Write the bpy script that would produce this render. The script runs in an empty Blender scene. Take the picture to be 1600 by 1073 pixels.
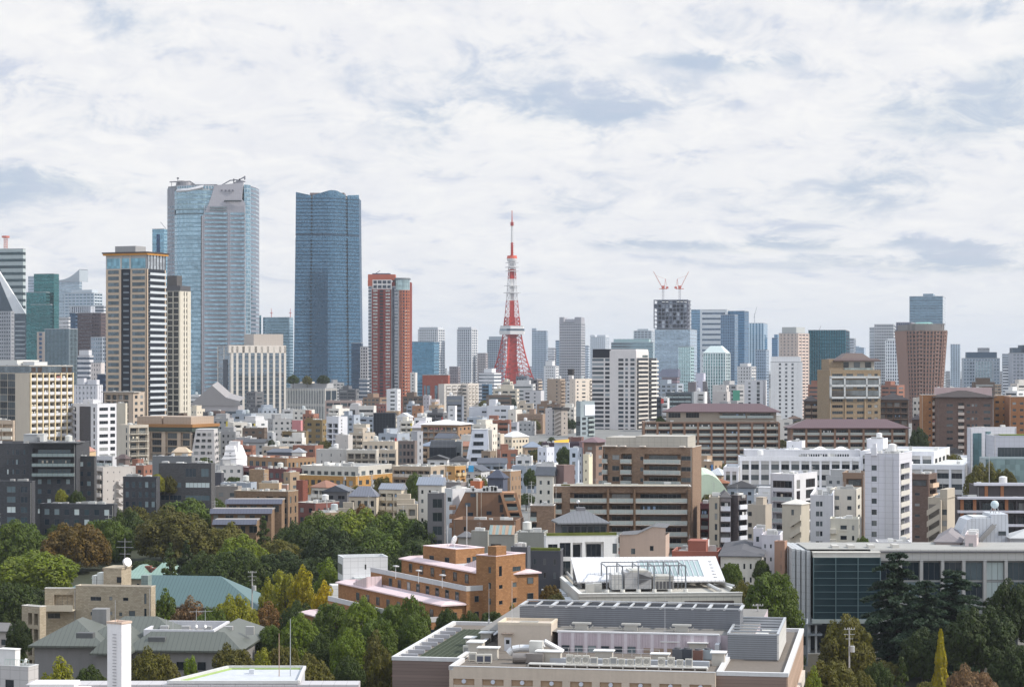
import bpy,math,random
import numpy as np
from mathutils import Vector
R=math.radians
random.seed(7)
scene=bpy.context.scene
COL=scene.collection
# ---------------------------------------------------------------- camera
F,HZ,CX,CH=3400.0,570.0,800.0,65.0  # focal length and horizon in photo pixels, eye height in metres
cam_data=bpy.data.cameras.new('camera')
cam_data.sensor_width=36.0
cam_data.lens=36.0*F/1600.0
cam_data.shift_y=(HZ-536.5)/1600.0
cam_data.clip_start,cam_data.clip_end=1.0,60000.0
cam=bpy.data.objects.new('camera',cam_data)
COL.objects.link(cam)
cam.location=(0,0,CH)
cam.rotation_euler=(R(90),0,0)
scene.camera=cam
# ---------------------------------------------------------------- light
SUN_EL,SUN_AZ=R(40),R(98)  # azimuth measured from the view direction (+Y) towards +X
sd=bpy.data.lights.new('sun','SUN')
sd.energy,sd.angle,sd.color=4.2,R(2.5),(1.0,0.93,0.83)
sun=bpy.data.objects.new('sun',sd)
COL.objects.link(sun)
sdir=Vector((math.sin(SUN_AZ)*math.cos(SUN_EL),math.cos(SUN_AZ)*math.cos(SUN_EL),math.sin(SUN_EL)))
sun.rotation_euler=sdir.to_track_quat('Z','Y').to_euler()
vs=scene.view_settings
vs.view_transform,vs.look,vs.exposure,vs.gamma='Standard','None',0.0,1.0
class NT:
 """small helper to write node trees"""
 def __init__(s,tree):
  s.t=tree
  s.t.nodes.clear()
 def n(s,typ,**kw):
  nd=s.t.nodes.new(typ)
  for k,v in kw.items():
   if k.startswith('i_'):
    nd.inputs[k[2:].replace('_',' ')].default_value=v
   else:
    setattr(nd,k,v)
  return nd
 def l(s,a,b):
  s.t.links.new(a,b)
 def sock(s,v,inp):
  if hasattr(v,'is_output')or hasattr(v,'links'):
   s.l(v,inp)
  else:
   inp.default_value=v
 def math(s,op,a,b=None,c=None,clamp=False):
  nd=s.n('ShaderNodeMath',operation=op,use_clamp=clamp)
  for i,v in enumerate((a,b,c)):
   if v is not None:
    s.sock(v,nd.inputs[i])
  return nd.outputs[0]
 def mix(s,f,a,b,blend='MIX'):
  nd=s.n('ShaderNodeMix',data_type='RGBA',blend_type=blend)
  s.sock(f,nd.inputs[0])
  s.sock(a,nd.inputs[6])
  s.sock(b,nd.inputs[7])
  return nd.outputs[2]
 def ramp(s,f,a,b):
  nd=s.n('ShaderNodeMapRange',interpolation_type='SMOOTHSTEP')
  s.sock(f,nd.inputs[0])
  nd.inputs[1].default_value,nd.inputs[2].default_value=a,b
  return nd.outputs[0]
 def noise(s,vec,scale,detail=4,rough=.5,dist=0):
  nd=s.n('ShaderNodeTexNoise',i_Scale=scale,i_Detail=detail,i_Roughness=rough,i_Distortion=dist)
  s.l(vec,nd.inputs['Vector'])
  return nd.outputs['Fac']
def make_world():
 w=bpy.data.worlds.new('World')
 scene.world=w
 w.use_nodes=True
 t=NT(w.node_tree)
 out=t.n('ShaderNodeOutputWorld')
 sky=t.n('ShaderNodeTexSky',sky_type='NISHITA',sun_disc=False,sun_elevation=SUN_EL,sun_rotation=SUN_AZ,dust_density=2.0)
 b1=t.n('ShaderNodeBackground',i_Strength=0.13)
 t.l(sky.outputs[0],b1.inputs[0])
 tc=t.n('ShaderNodeTexCoord')
 sx=t.n('ShaderNodeSeparateXYZ')
 t.l(tc.outputs['Generated'],sx.inputs[0])
 X,Y,Z=sx.outputs
# clouds flatten towards the horizon: the height is stretched by a logarithm
 zl=t.math('MULTIPLY',t.math('LOGARITHM',t.math('ADD',t.math('MAXIMUM',Z,0.0),0.05),math.e),.36)
 def vec(dx,dz):
  cb=t.n('ShaderNodeCombineXYZ')
  t.l(t.math('ADD',X,dx),cb.inputs[0])
  t.l(Y,cb.inputs[1])
  t.l(t.math('ADD',zl,dz),cb.inputs[2])
  return cb.outputs[0]
 p=vec(0.0,0.0)
 n1=t.noise(p,9.0,10,.62,.35)
 n2=t.noise(p,34.0,9,.62,.5)
 n3=t.noise(p,3.6,4,.5,.2)
 n2b=t.noise(vec(.005,.010),34.0,9,.62,.5)
 n1b=t.noise(vec(.012,.03),9.0,10,.62,.35)
 relief=t.math('ADD',t.math('MULTIPLY',t.math('SUBTRACT',n2,n2b),1.0),t.math('MULTIPLY',t.math('SUBTRACT',n1,n1b),1.3))
 ya=t.math('MAXIMUM',Y,0.05)
 u,v=t.math('DIVIDE',X,ya),t.math('DIVIDE',Z,ya)
 jit=t.math('MULTIPLY',t.math('SUBTRACT',n2,.5),.035)
 bias=None
# where the deck of cloud thins to blue-grey (photo-measured directions: azimuth, elevation, spread)
 for px,py,rx,ry,a in((40,288,210,24,.26),(230,40,190,60,.17),(60,200,160,40,.12),(700,185,130,24,.11),(650,245,70,40,.11),
 (1105,100,110,13,.28),(1510,182,150,34,.38),(1585,110,80,45,.34),(1250,385,460,10,.20),(1450,412,300,12,.22),
 (1320,300,230,50,.13),(120,130,200,22,.08),(1490,25,90,26,.22),(880,330,120,18,.05),
 (580,110,80,26,.08),(900,180,90,14,.10)):
  du=t.math('DIVIDE',t.math('SUBTRACT',t.math('ADD',u,t.math('MULTIPLY',jit,1.5)),(px-CX)/F),rx/F)
  dv=t.math('DIVIDE',t.math('SUBTRACT',t.math('ADD',v,t.math('MULTIPLY',jit,.45)),(HZ-py)/F),ry/F)
  g=t.math('ADD',t.math('MULTIPLY',du,du),t.math('MULTIPLY',dv,dv))
  g=t.math('MULTIPLY',t.math('EXPONENT',t.math('MULTIPLY',g,-1.0)),a)
  bias=g if bias is None else t.math('ADD',bias,g)
 dens=t.math('ADD',t.math('MULTIPLY',n1,.68),t.math('MULTIPLY',n2,.32))
 dens=t.math('ADD',dens,t.math('MULTIPLY',t.math('SUBTRACT',n3,.5),.55))
 dens=t.math('SUBTRACT',dens,bias)
 k=t.ramp(dens,.25,.47)
 c1=t.mix(k,(.55,.64,.79,1),(.90,.905,.94,1))
 k2=t.ramp(t.math('ADD',t.math('MULTIPLY',n2,.6),t.math('MULTIPLY',n1,.4)),.40,.62)
 c2=t.mix(t.math('MULTIPLY',k2,.8),c1,(1.0,.995,.99,1))
# undersides of the billows are lavender grey, their sunny tops white
 c2=t.mix(t.ramp(relief,-.06,-.5),c2,(.62,.68,.82,1))
 c2=t.mix(t.math('MULTIPLY',t.ramp(relief,.04,.36),.8),c2,(1.02,1.01,1.0,1))
# pale warm air low over the city
 low=t.ramp(v,.06,.0)
 c3=t.mix(t.math('MULTIPLY',low,.55),c2,(.88,.90,.915,1))
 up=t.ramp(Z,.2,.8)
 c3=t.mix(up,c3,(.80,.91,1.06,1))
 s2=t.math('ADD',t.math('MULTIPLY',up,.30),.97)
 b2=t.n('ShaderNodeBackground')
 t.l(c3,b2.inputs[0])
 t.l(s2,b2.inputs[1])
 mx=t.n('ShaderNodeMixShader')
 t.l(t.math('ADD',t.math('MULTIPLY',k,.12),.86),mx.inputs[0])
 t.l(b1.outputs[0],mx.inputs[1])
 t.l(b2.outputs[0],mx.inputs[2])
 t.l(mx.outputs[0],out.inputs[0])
make_world()
# ---------------------------------------------------------------- materials (base colour comes from each object's own colour)
MATS={}
def mat(name):
 if name in MATS:
  return MATS[name]
 m=bpy.data.materials.new(name)
 m.use_nodes=True
 t=NT(m.node_tree)
 out=t.n('ShaderNodeOutputMaterial')
 b=t.n('ShaderNodeBsdfPrincipled')
 t.l(b.outputs[0],out.inputs[0])
 oi=t.n('ShaderNodeObjectInfo')
 tc=t.n('ShaderNodeTexCoord')
 col=oi.outputs['Color']
 def mul(c,f):
  cc=t.n('ShaderNodeCombineColor')
  for i in range(3):
   t.sock(f,cc.inputs[i])
  return t.mix(1.0,c,cc.outputs[0],'MULTIPLY')
 def dirt(c,amt=.24):
  n1=t.noise(tc.outputs['Object'],.22,5,.6)
  mp=t.n('ShaderNodeMapping',i_Scale=(1.3,1.3,.07))
  t.l(tc.outputs['Object'],mp.inputs[0])
  n2=t.noise(mp.outputs[0],1.0,4,.6)
  n3=t.noise(tc.outputs['Object'],2.4,3,.6)
  s=t.math('ADD',t.math('MULTIPLY',n1,amt),t.math('MULTIPLY',n2,amt))
  s=t.math('ADD',s,t.math('MULTIPLY',n3,amt*.6))
  s=t.math('SUBTRACT',1.0+amt*1.3,s)
  return mul(c,s)
 uv=t.n('ShaderNodeSeparateXYZ')
 t.l(tc.outputs['UV'],uv.inputs[0])
 U,V=uv.outputs[0],uv.outputs[1]
 def line(c,per,wid):  # 1 on a line that repeats each «per» metres
  return t.math('LESS_THAN',t.math('FRACT',t.math('DIVIDE',c,per)),wid/per)
 rough,metal,spec=.85,0.0,.3
 if name=='wall':
  col=dirt(col)
 elif name=='tile':  # small facing tiles with courses
  br=t.n('ShaderNodeTexBrick',i_Scale=1.0,i_Mortar_Size=.022,i_Brick_Width=.6,i_Row_Height=.3)
  br.inputs['Color1'].default_value=(1,1,1,1)
  br.inputs['Color2'].default_value=(.74,.72,.70,1)
  br.inputs['Mortar'].default_value=(.62,.62,.62,1)
  t.l(tc.outputs['UV'],br.inputs[0])
  col=dirt(t.mix(1.0,col,br.outputs[0],'MULTIPLY'),.14)
 elif name=='siding':  # long horizontal boards of uneven tone
  f=t.math('FLOOR',t.math('DIVIDE',V,.55))
  wn=t.n('ShaderNodeTexWhiteNoise',noise_dimensions='1D')
  t.l(f,wn.inputs['W'])
  mp=t.n('ShaderNodeMapping',i_Scale=(.05,1.0,1.0))
  t.l(tc.outputs['UV'],mp.inputs[0])
  nn=t.noise(mp.outputs[0],1.6,4,.6)
  s=t.math('ADD',t.math('MULTIPLY',wn.outputs[0],.22),t.math('MULTIPLY',nn,.35))
  s=t.math('ADD',s,.62)
  s=t.math('SUBTRACT',s,t.math('MULTIPLY',line(V,.55,.05),.3))
  col=mul(col,s)
 elif name=='panel':  # cladding panels with joints
  g=t.math('MAXIMUM',line(U,1.8,.09),line(V,1.5,.09))
  col=dirt(mul(col,t.math('SUBTRACT',1.0,t.math('MULTIPLY',g,.28))),.08)
  rough=.5
 elif name=='seam':  # standing-seam sheet roof
  g=line(U,.9,.14)
  col=dirt(mul(col,t.math('SUBTRACT',1.0,t.math('MULTIPLY',g,.3))),.13)
  rough,spec=.45,.5
 elif name=='louvre':
  g=t.math('MULTIPLY',line(V,.35,.14),.35)
  col=dirt(mul(col,t.math('SUBTRACT',1.0,g)),.22)
  rough=.5
 elif name=='roofing':
  col=dirt(col,.34)
  rough=.9
 elif name=='metal':
  col=dirt(col,.1)
  rough,metal=.45,.35
 elif name=='net':
  g=t.math('MAXIMUM',line(U,1.8,.12),line(V,1.7,.12))
  col=dirt(mul(col,t.math('ADD',1.0,t.math('MULTIPLY',g,.9))),.2)
  rough=.95
 elif name=='window':  # room glass: some dark, some with blinds or curtains
  ge=t.n('ShaderNodeNewGeometry')
  r=t.math('FRACT',t.math('ADD',oi.outputs['Random'],ge.outputs['Random Per Island']))
  cr=t.n('ShaderNodeValToRGB')
  cr.color_ramp.interpolation='CONSTANT'
  e=cr.color_ramp.elements
  e[0].position,e[0].color=0,(.012,.017,.024,1)
  e[1].position,e[1].color=.34,(.022,.032,.040,1)
  for q,c in((.56,(.05,.065,.075,1)),(.78,(.11,.13,.14,1)),(.90,(.28,.29,.29,1))):
   x=e.new(q)
   x.color=c
  t.l(r,cr.inputs[0])
  col=t.mix(1.0,cr.outputs[0],oi.outputs['Color'],'MULTIPLY')
  rough,spec=.06,.6
 elif name=='curtain':  # glass of high-rise facades: panes of slightly different tone and mullions
  cb=t.n('ShaderNodeCombineXYZ')
  t.l(t.math('FLOOR',t.math('DIVIDE',U,1.7)),cb.inputs[0])
  t.l(t.math('FLOOR',t.math('DIVIDE',V,2.0)),cb.inputs[1])
  wn=t.n('ShaderNodeTexWhiteNoise',noise_dimensions='2D')
  t.l(cb.outputs[0],wn.inputs['Vector'])
  ge=t.n('ShaderNodeNewGeometry')
  s=t.math('ADD',t.math('MULTIPLY',wn.outputs[0],.42),t.math('MULTIPLY',oi.outputs['Random'],.18))
  big=t.noise(tc.outputs['UV'],.035,3,.6)
  s=t.math('ADD',s,t.math('MULTIPLY',big,.3))
  s=t.math('ADD',s,.38)
  s=t.math('SUBTRACT',s,t.math('MULTIPLY',line(U,3.4,.35),.16))
  col=mul(col,s)
  rough,metal,spec=.08,.72,.5
 elif name=='frame':
  rgb=t.n('ShaderNodeRGB')
  rgb.outputs[0].default_value=(.16,.165,.17,1)
  col=rgb.outputs[0]
  rough,metal=.5,.3
 elif name=='rail_glass':
  col=dirt(t.mix(.72,col,(.34,.43,.43,1)),.1)
  rough,spec=.12,.6
 elif name=='leaf':
  ge=t.n('ShaderNodeNewGeometry')
  rd=ge.outputs['Random Per Island']
  n1=t.noise(tc.outputs['Object'],.55,3,.6)
  n2=t.noise(tc.outputs['Object'],.16,2,.6)
  hs=t.n('ShaderNodeHueSaturation')
  t.l(t.math('ADD',.475,t.math('MULTIPLY',n2,.05)),hs.inputs[0])
  t.l(t.math('ADD',.85,t.math('MULTIPLY',rd,.3)),hs.inputs[1])
  t.l(t.math('ADD',t.math('MULTIPLY',rd,.28),t.math('ADD',t.math('MULTIPLY',n1,.85),.34)),hs.inputs[2])
  t.l(col,hs.inputs[4])
  col=hs.outputs[0]
  rough,spec=.6,.25
  tr=t.n('ShaderNodeBsdfTranslucent')
  t.l(col,tr.inputs[0])
  ms=t.n('ShaderNodeMixShader',i_Fac=.28)
  t.l(b.outputs[0],ms.inputs[1])
  t.l(tr.outputs[0],ms.inputs[2])
  t.l(ms.outputs[0],out.inputs[0])
 elif name=='ground':
  n1=t.noise(tc.outputs['Object'],.02,6,.65)
  n2=t.noise(tc.outputs['Object'],.3,4,.6)
  s=t.math('ADD',t.math('MULTIPLY',n1,.7),t.math('MULTIPLY',n2,.5))
  col=mul(col,t.math('ADD',s,.4))
  rough=.95
 t.l(col,b.inputs['Base Color'])
 b.inputs['Roughness'].default_value=rough
 b.inputs['Metallic'].default_value=metal
 b.inputs['Specular IOR Level'].default_value=spec
 MATS[name]=m
 return m
# ---------------------------------------------------------------- mesh helpers
def PX(px,d):return(px-CX)/F*d
def PZ(py,d):return CH-(py-HZ)/F*d
def at(px,py,z):  # world x, y of a photo point known to lie at height z
 d=F*(CH-z)/(py-HZ)
 return(px-CX)/F*d,d
TERR=[(-300,0),(520,0),(600,4),(700,10),(850,15),(1100,19),(1600,19),(2100,12),(2600,8),(4000,5),(22000,5)]
def ground(d):
 for(a,p),(b,q)in zip(TERR,TERR[1:]):
  if a<=d<=b:return p+(q-p)*(d-a)/(b-a)
 return 0.0
class MB:
 def __init__(s):
  s.v,s.f,s.m=[],[],[]
 def poly(s,pts,mi=0):
  b=len(s.v)
  s.v.extend(pts)
  s.f.append(tuple(range(b,b+len(pts))))
  s.m.append(mi)
 def box(s,x0,x1,y0,y1,z0,z1,mi=0,skip=''):
  a,b,c,d=(x0,y0),(x1,y0),(x1,y1),(x0,y1)
  P=lambda q,z:(q[0],q[1],z)
  if 'f' not in skip:s.poly([P(a,z0),P(b,z0),P(b,z1),P(a,z1)],mi)
  if 'r' not in skip:s.poly([P(b,z0),P(c,z0),P(c,z1),P(b,z1)],mi)
  if 'k' not in skip:s.poly([P(c,z0),P(d,z0),P(d,z1),P(c,z1)],mi)
  if 'l' not in skip:s.poly([P(d,z0),P(a,z0),P(a,z1),P(d,z1)],mi)
  if 't' not in skip:s.poly([P(a,z1),P(b,z1),P(c,z1),P(d,z1)],mi)
  if 'b' not in skip:s.poly([P(d,z0),P(c,z0),P(b,z0),P(a,z0)],mi)
  return s
 def prism(s,pl,z0,z1,mi=0,top=True,bottom=False,s1=1.0,c=None):
  n=len(pl)
  c=c or(0,0)
  q=[(c[0]+(x-c[0])*s1,c[1]+(y-c[1])*s1)for x,y in pl]
  for i in range(n):
   a,b=pl[i],pl[(i+1)%n]
   e,g=q[i],q[(i+1)%n]
   s.poly([(*a,z0),(*b,z0),(*g,z1),(*e,z1)],mi)
  if top:s.poly([(*p,z1)for p in q],mi)
  if bottom:s.poly([(*p,z0)for p in reversed(pl)],mi)
  return s
 def bar(s,p,q,r=.1,mi=0,r2=None,n=4):
  p,q=Vector(p),Vector(q)
  ax=(q-p)
  if ax.length<1e-6:return s
  ax.normalize()
  up=Vector((0,0,1))if abs(ax.z)<.95 else Vector((0,1,0))
  e1=ax.cross(up).normalized()
  e2=ax.cross(e1)
  r2=r if r2 is None else r2
  A,B=[],[]
  for i in range(n):
   a=2*math.pi*(i+.5)/n
   o=e1*math.cos(a)+e2*math.sin(a)
   A.append(tuple(p+o*r))
   B.append(tuple(q+o*r2))
  for i in range(n):
   j=(i+1)%n
   s.poly([A[j],A[i],B[i],B[j]],mi)
  s.poly(A,mi)
  s.poly(B[::-1],mi)
  return s
 def cyl(s,x,y,z0,z1,r0,r1=None,n=12,mi=0):
  r1=r0 if r1 is None else r1
  P=[(x+r0*math.cos(2*math.pi*i/n),y+r0*math.sin(2*math.pi*i/n))for i in range(n)]
  return s.prism(P,z0,z1,mi,s1=r1/r0,c=(x,y),bottom=True)
 def build(s,name,mats,parent=None,color=None,loc=(0,0,0),rz=0,smooth=False):
  return add(name,mesh_of(s,name,mats,smooth),parent,color,loc,rz)
def mesh_of(mb,name,mats,smooth=False):
 me=bpy.data.meshes.new(name)
 me.from_pydata(mb.v,[],mb.f)
 if isinstance(mats,str):mats=[mats]
 for m in mats:me.materials.append(mat(m))
 if len(mats)>1:me.polygons.foreach_set('material_index',mb.m)
 n=len(me.loops)
 if n:
  vi=np.empty(n,np.int32)
  me.loops.foreach_get('vertex_index',vi)
  co=np.array(mb.v,np.float64)[vi]
  nf=len(me.polygons)
  tot=np.empty(nf,np.int32)
  me.polygons.foreach_get('loop_total',tot)
  nr=np.empty(nf*3,np.float32)
  me.polygons.foreach_get('normal',nr)
  nr=np.repeat(nr.reshape(-1,3),tot,axis=0)
  h=np.hypot(nr[:,0],nr[:,1])
  steep=np.abs(nr[:,2])<.9
  hx=np.where(h>1e-4,nr[:,0]/np.maximum(h,1e-4),0)
  hy=np.where(h>1e-4,nr[:,1]/np.maximum(h,1e-4),-1)
  uu=np.where(steep|(h>.15),-hy*co[:,0]+hx*co[:,1],co[:,0])
  vv=np.where(steep,co[:,2],co[:,1]*.97+co[:,0]*.05)
  uvl=me.uv_layers.new(name='UVMap')
  uvl.data.foreach_set('uv',np.stack([uu,vv],1).astype(np.float32).ravel())
  if smooth:
   me.polygons.foreach_set('use_smooth',[True]*nf)
 return me
def add(name,me,parent=None,color=None,loc=(0,0,0),rz=0):
 o=bpy.data.objects.new(name,me)
 COL.objects.link(o)
 if parent:o.parent=parent
 o.location=loc
 if rz:o.rotation_euler=(0,0,rz)
 if color:o.color=(*color[:3],1)
 return o
LABELS={}
THINGS=[]  # (label, photo x, photo y, footprint) of everything placed
def tag(o,label,cat,group=None):
 o['label'],o['category']=label,cat
 if group:o['group']=group
 if label in LABELS and not group:print('DUPLICATE LABEL',label)
 LABELS[label]=o
 return o
def thing(name,label,cat,loc=(0,0,0),rz=0,group=None):
 o=add(name,None,None,None,loc,rz)
 o.empty_display_size=.5
 return tag(o,label,cat,group)
def struct(o):
 o['kind']='structure'
 return o
# at most 100 single parts of a name on one thing, the rest of them one «stuff» part
COUNT,OVER={},{}
def room(root,name):
 k=(root.name,name)
 COUNT[k]=COUNT.get(k,0)+1
 return COUNT[k]<=100
def over(root,name,mats,color):
 k=(root.name,name)
 if k not in OVER:OVER[k]=(MB(),root,name,mats,color)
 return OVER[k][0]
def flush_over():
 for mb,root,name,mats,color in OVER.values():
  o=mb.build(name,mats,root,color)
  o['kind']='stuff'
 OVER.clear()
FOOT=[]  # footprints (world polygons) already taken
def fit(xl,xc,xr,d,th,dep):
 """box seen from the camera: left edge, near corner, right edge in photo px. Returns location, rotation, width, depth"""
 k=lambda x:(x-CX)/F
 t=R(abs(th))
 c,s=math.cos(t),math.sin(t)
 if th==0:
  W,D,P,rz=PX(xr,d)-PX(xl,d),dep,(PX(xl,d),d),0.0
 elif th>0:  # front on the left of the corner, right side in view
  x0=PX(xc,d)
  W=(x0-k(xl)*d)/(c+k(xl)*s)
  den=s-k(xr)*c
  D=(k(xr)*d-x0)/den if den>.02 and xr>xc else dep
  D=min(D,90)
  P,rz=(x0-W*c,d+W*s),-t
 else:  # left side in view
  x0=PX(xc,d)
  W=(k(xr)*d-x0)/(c-k(xr)*s)
  den=s+k(xl)*c
  D=(x0-k(xl)*d)/den if den>.02 and xl<xc else dep
  D=min(D,90)
  P,rz=(x0,d),t
 return P,rz,W,D
def foot(P,rz,W,D,x0=0,y0=0,H=None):
 c,s=math.cos(rz),math.sin(rz)
 pl=[(P[0]+x*c-y*s,P[1]+x*s+y*c)for x,y in((x0,y0),(x0+W,y0),(x0+W,y0+D),(x0,y0+D))]
 FOOT.append((pl,H))
 return pl
# ---------------------------------------------------------------- ordinary buildings: walls with real openings, windows, balconies, roofs
WM,BM={},{}
def window_mesh(w,h,frame,fine):
 key=(round(w,2),round(h,2),frame,fine)
 if key not in WM:
  m=MB()
  m.poly([(0,0,0),(w,0,0),(w,0,h),(0,0,h)],0)
  if fine:
   t,y0,y1=.06,-.07,.02
   n=max(1,int(round(w/1.25)))
   for i in range(n+1):
    x=w*i/n
    m.box(max(0,x-t/2),min(w,x+t/2),y0,y1,0,h,1)
   m.box(0,w,y0+.01,y1,0,t,1)
   m.box(0,w,y0+.01,y1,h-t,h,1)
  else:
   m.box(0,w,-.05,.0,0,.12,1)
   if w>2.2:m.box(w*.5-.06,w*.5+.06,-.05,0,.12,h,1)
  WM[key]=mesh_of(m,'window',['window',frame])
 return WM[key]
def balcony_mesh(w,pj,style,h=1.05):
 key=(round(w,2),pj,style,round(h,2))
 if key not in BM:
  m=MB()
  m.box(0,w,-pj,-.003,-.18,0.0,0)
  t=.09
  if style=='glass':
   m.box(.03,w-.03,-pj+.02,-pj+.06,.08,h,1)
   m.box(.03,.07,-pj+.06,-.003,.08,h,1)
   m.box(w-.07,w-.03,-pj+.06,-.003,.08,h,1)
   m.box(0,w,-pj,-pj+.09,h,h+.07,2)
   n=max(1,int(w/1.6))
   for i in range(n+1):
    x=min(w-.06,w*i/n)
    m.box(x,x+.06,-pj-.01,-pj+.02,0,h,2)
  elif style=='bars':
   m.box(0,w,-pj,-pj+.07,h-.05,h,2)
   n=max(2,int(w/.45))
   for i in range(n+1):
    x=(w-.06)*i/n
    m.box(x,x+.06,-pj+.01,-pj+.06,0,h-.05,2)
  else:
   m.box(0,w,-pj,-pj+t,0,h,0)
   m.box(0,t,-pj+t,-.003,0,h,0)
   m.box(w-t,w,-pj+t,-.003,0,h,0)
   m.box(-.02,w+.02,-pj-.02,-pj+t+.02,h,h+.06,2)
  BM[key]=mesh_of(m,'balcony',['wall','rail_glass','metal'])
 return BM[key]
DET=random.Random(77)
class Bd:
 """a building standing where the photo shows it: left edge, near corner, right edge and top in photo px, distance in m"""
 def __init__(s,name,label,cat,xl,xc,xr,top,d,th=0,dep=12,col=(.7,.7,.7),wm='wall',st=3.1,tm=.9,z0=None,group=None,
 rail='solid',rcol=None,pj=.9,frame='frame',roofcol=(.36,.36,.36),fine=None,box=None,wcol=(1,1,1)):
  s.wcol=wcol
  if min(col)>.6:col=tuple(c*.91 for c in col)
  if box:
   P,rz,W,D,H=box
   s.H=H
  else:
   P,rz,W,D=fit(xl,xc,xr,d,th,dep)
   s.H=PZ(top,d)
  s.W,s.D,s.P,s.rz,s.d,s.st,s.tm,s.z0=W,D,P,rz,d,st,tm,max(0,ground(d)-2)if z0 is None else z0
  s.col,s.wm,s.rail,s.rcol,s.pj,s.frame,s.roofcol=col,wm,rail,rcol or col,pj,frame,roofcol
  s.fine=(d<1250)if fine is None else fine
  s.root=thing(name,label,cat,(P[0],P[1],0),rz,group)
  s.holes={'f':[],'r':[],'l':[],'k':[]}
  foot(P,rz,W,D,H=s.H)
  THINGS.append((label,(P[0]+W/2*math.cos(rz)),P[1],s.H))
  s.w=MB()
 def FW(s,side):return s.W if side in 'fk' else s.D
 def pt(s,side,u,z,dep=0):
  return{'f':(u,dep,z),'r':(s.W-dep,u,z),'l':(dep,s.D-u,z),'k':(s.W-u,s.D-dep,z)}[side]
 def rot(s,side):return{'f':0,'r':R(90),'l':R(-90),'k':R(180)}[side]
 def put(s,name,me,side,u,z,dep=0,color=None):
  o=add(name,me,s.root,color,s.pt(side,u,z,dep),s.rot(side))
  return o
 def merge(s,me_verts,side,u,z,dep,mb,mi=0):
  pass
 def win(s,side,u,z,w,h,dep,name='window',color=None):
  if room(s.root,name):
   s.put(name,window_mesh(w,h,s.frame,s.fine),side,u,z,dep,color or s.wcol)
  else:
   mb=over(s.root,name,'window',(1,1,1))
   q=[s.pt(side,u,z,dep),s.pt(side,u+w,z,dep),s.pt(side,u+w,z+h,dep),s.pt(side,u,z+h,dep)]
   mb.poly(q)
 def hole(s,side,u0,u1,z0,z1,dep):
  s.holes[side].append((u0,u1,z0,z1,dep))
 def rows(s,f0=0,f1=99):
  n=int((s.H-s.tm-s.z0)/s.st)
  return[s.H-s.tm-s.st*(i+1)for i in range(f0,min(n,f1))]
 def face(s,side,spec):
  """«kind n width_fraction v0 v1 [u0 u1 [floor0 floor1]]» joined by ; : w window, b balcony, o open loggia, s strip of glass set proud"""
  fw=s.FW(side)
  for part in spec.split(';'):
   q=part.split()
   if not q:continue
   k,n=q[0],int(q[1])
   wf,v0,v1=map(float,q[2:5])
   ua,ub=(float(q[5])*fw,float(q[6])*fw)if len(q)>6 else(.03*fw,.97*fw)
   f0,f1=(int(q[7]),int(q[8]))if len(q)>8 else(0,99)
   cw=(ub-ua)/n
   if cw<.3:continue
   for z in s.rows(f0,f1):
    for i in range(n):
     u0=ua+cw*i+cw*(1-wf)/2
     u1=u0+cw*wf
     za,zb=z+v0*s.st,z+v1*s.st
     if k=='w':
      s.hole(side,u0,u1,za,zb,.16)
      s.win(side,u0,za,u1-u0,zb-za,.12)
     elif k=='s':
      s.win(side,u0,za,u1-u0,zb-za,-.06)
     elif k in 'bo':
      s.hole(side,u0,u1,za,zb,1.25)
      g=(u1-u0)*.78
      s.win(side,u0+(u1-u0-g)/2,za+.08,g,(zb-za)*.82,1.2,'balcony_door')
      if k=='b':
       if s.fine and DET.random()<.22 and room(s.root,'laundry'):
        q_=MB()
        for e in range(DET.randrange(2,5)):
         x_=DET.uniform(.2,max(.3,u1-u0-.7))
         q_.box(x_,x_+DET.uniform(.3,.7),-.06,-.03,.95,1.9)
        s.put('laundry',mesh_of(q_,'laundry','wall'),side,u0,za,-.3,DET.choice(((.7,.7,.7),(.25,.35,.5),(.5,.2,.18),(.6,.55,.45))))
       if room(s.root,'balcony'):
        s.put('balcony',balcony_mesh(u1-u0,s.pj,s.rail),side,u0,za,0,s.rcol)
       else:
        mb=over(s.root,'balcony','wall',s.rcol)
        a=[s.pt(side,u0,za,-s.pj),s.pt(side,u1,za,-s.pj),s.pt(side,u1,za+1.05,-s.pj),s.pt(side,u0,za+1.05,-s.pj)]
        mb.poly(a)
  return s
 def lay(s,side):
  m,fw,H=s.w,s.FW(side),s.H
  hs=[(max(.02,a),min(fw-.02,b),max(.02,c),min(H-.05,e),dp)for a,b,c,e,dp in s.holes[side]]
  hs=[h for h in hs if h[1]-h[0]>.05 and h[3]-h[2]>.05]
  us=sorted({0.0,fw,*[round(h[0],3)for h in hs],*[round(h[1],3)for h in hs]})
  vs_=sorted({0.0,H,*[round(h[2],3)for h in hs],*[round(h[3],3)for h in hs]})
  ui,vi={u:i for i,u in enumerate(us)},{v:i for i,v in enumerate(vs_)}
  taken=set()
  for a,b,c,e,dp in hs:
   a,b,c,e=round(a,3),round(b,3),round(c,3),round(e,3)
   for i in range(ui[a],ui[b]):
    for j in range(vi[c],vi[e]):taken.add((i,j))
   P=lambda u,z,q:s.pt(side,u,z,q)
   m.poly([P(a,c,0),P(b,c,0),P(b,c,dp),P(a,c,dp)])
   m.poly([P(a,e,dp),P(b,e,dp),P(b,e,0),P(a,e,0)])
   m.poly([P(a,c,0),P(a,c,dp),P(a,e,dp),P(a,e,0)])
   m.poly([P(b,c,dp),P(b,c,0),P(b,e,0),P(b,e,dp)])
   m.poly([P(a,c,dp),P(b,c,dp),P(b,e,dp),P(a,e,dp)])
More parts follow.
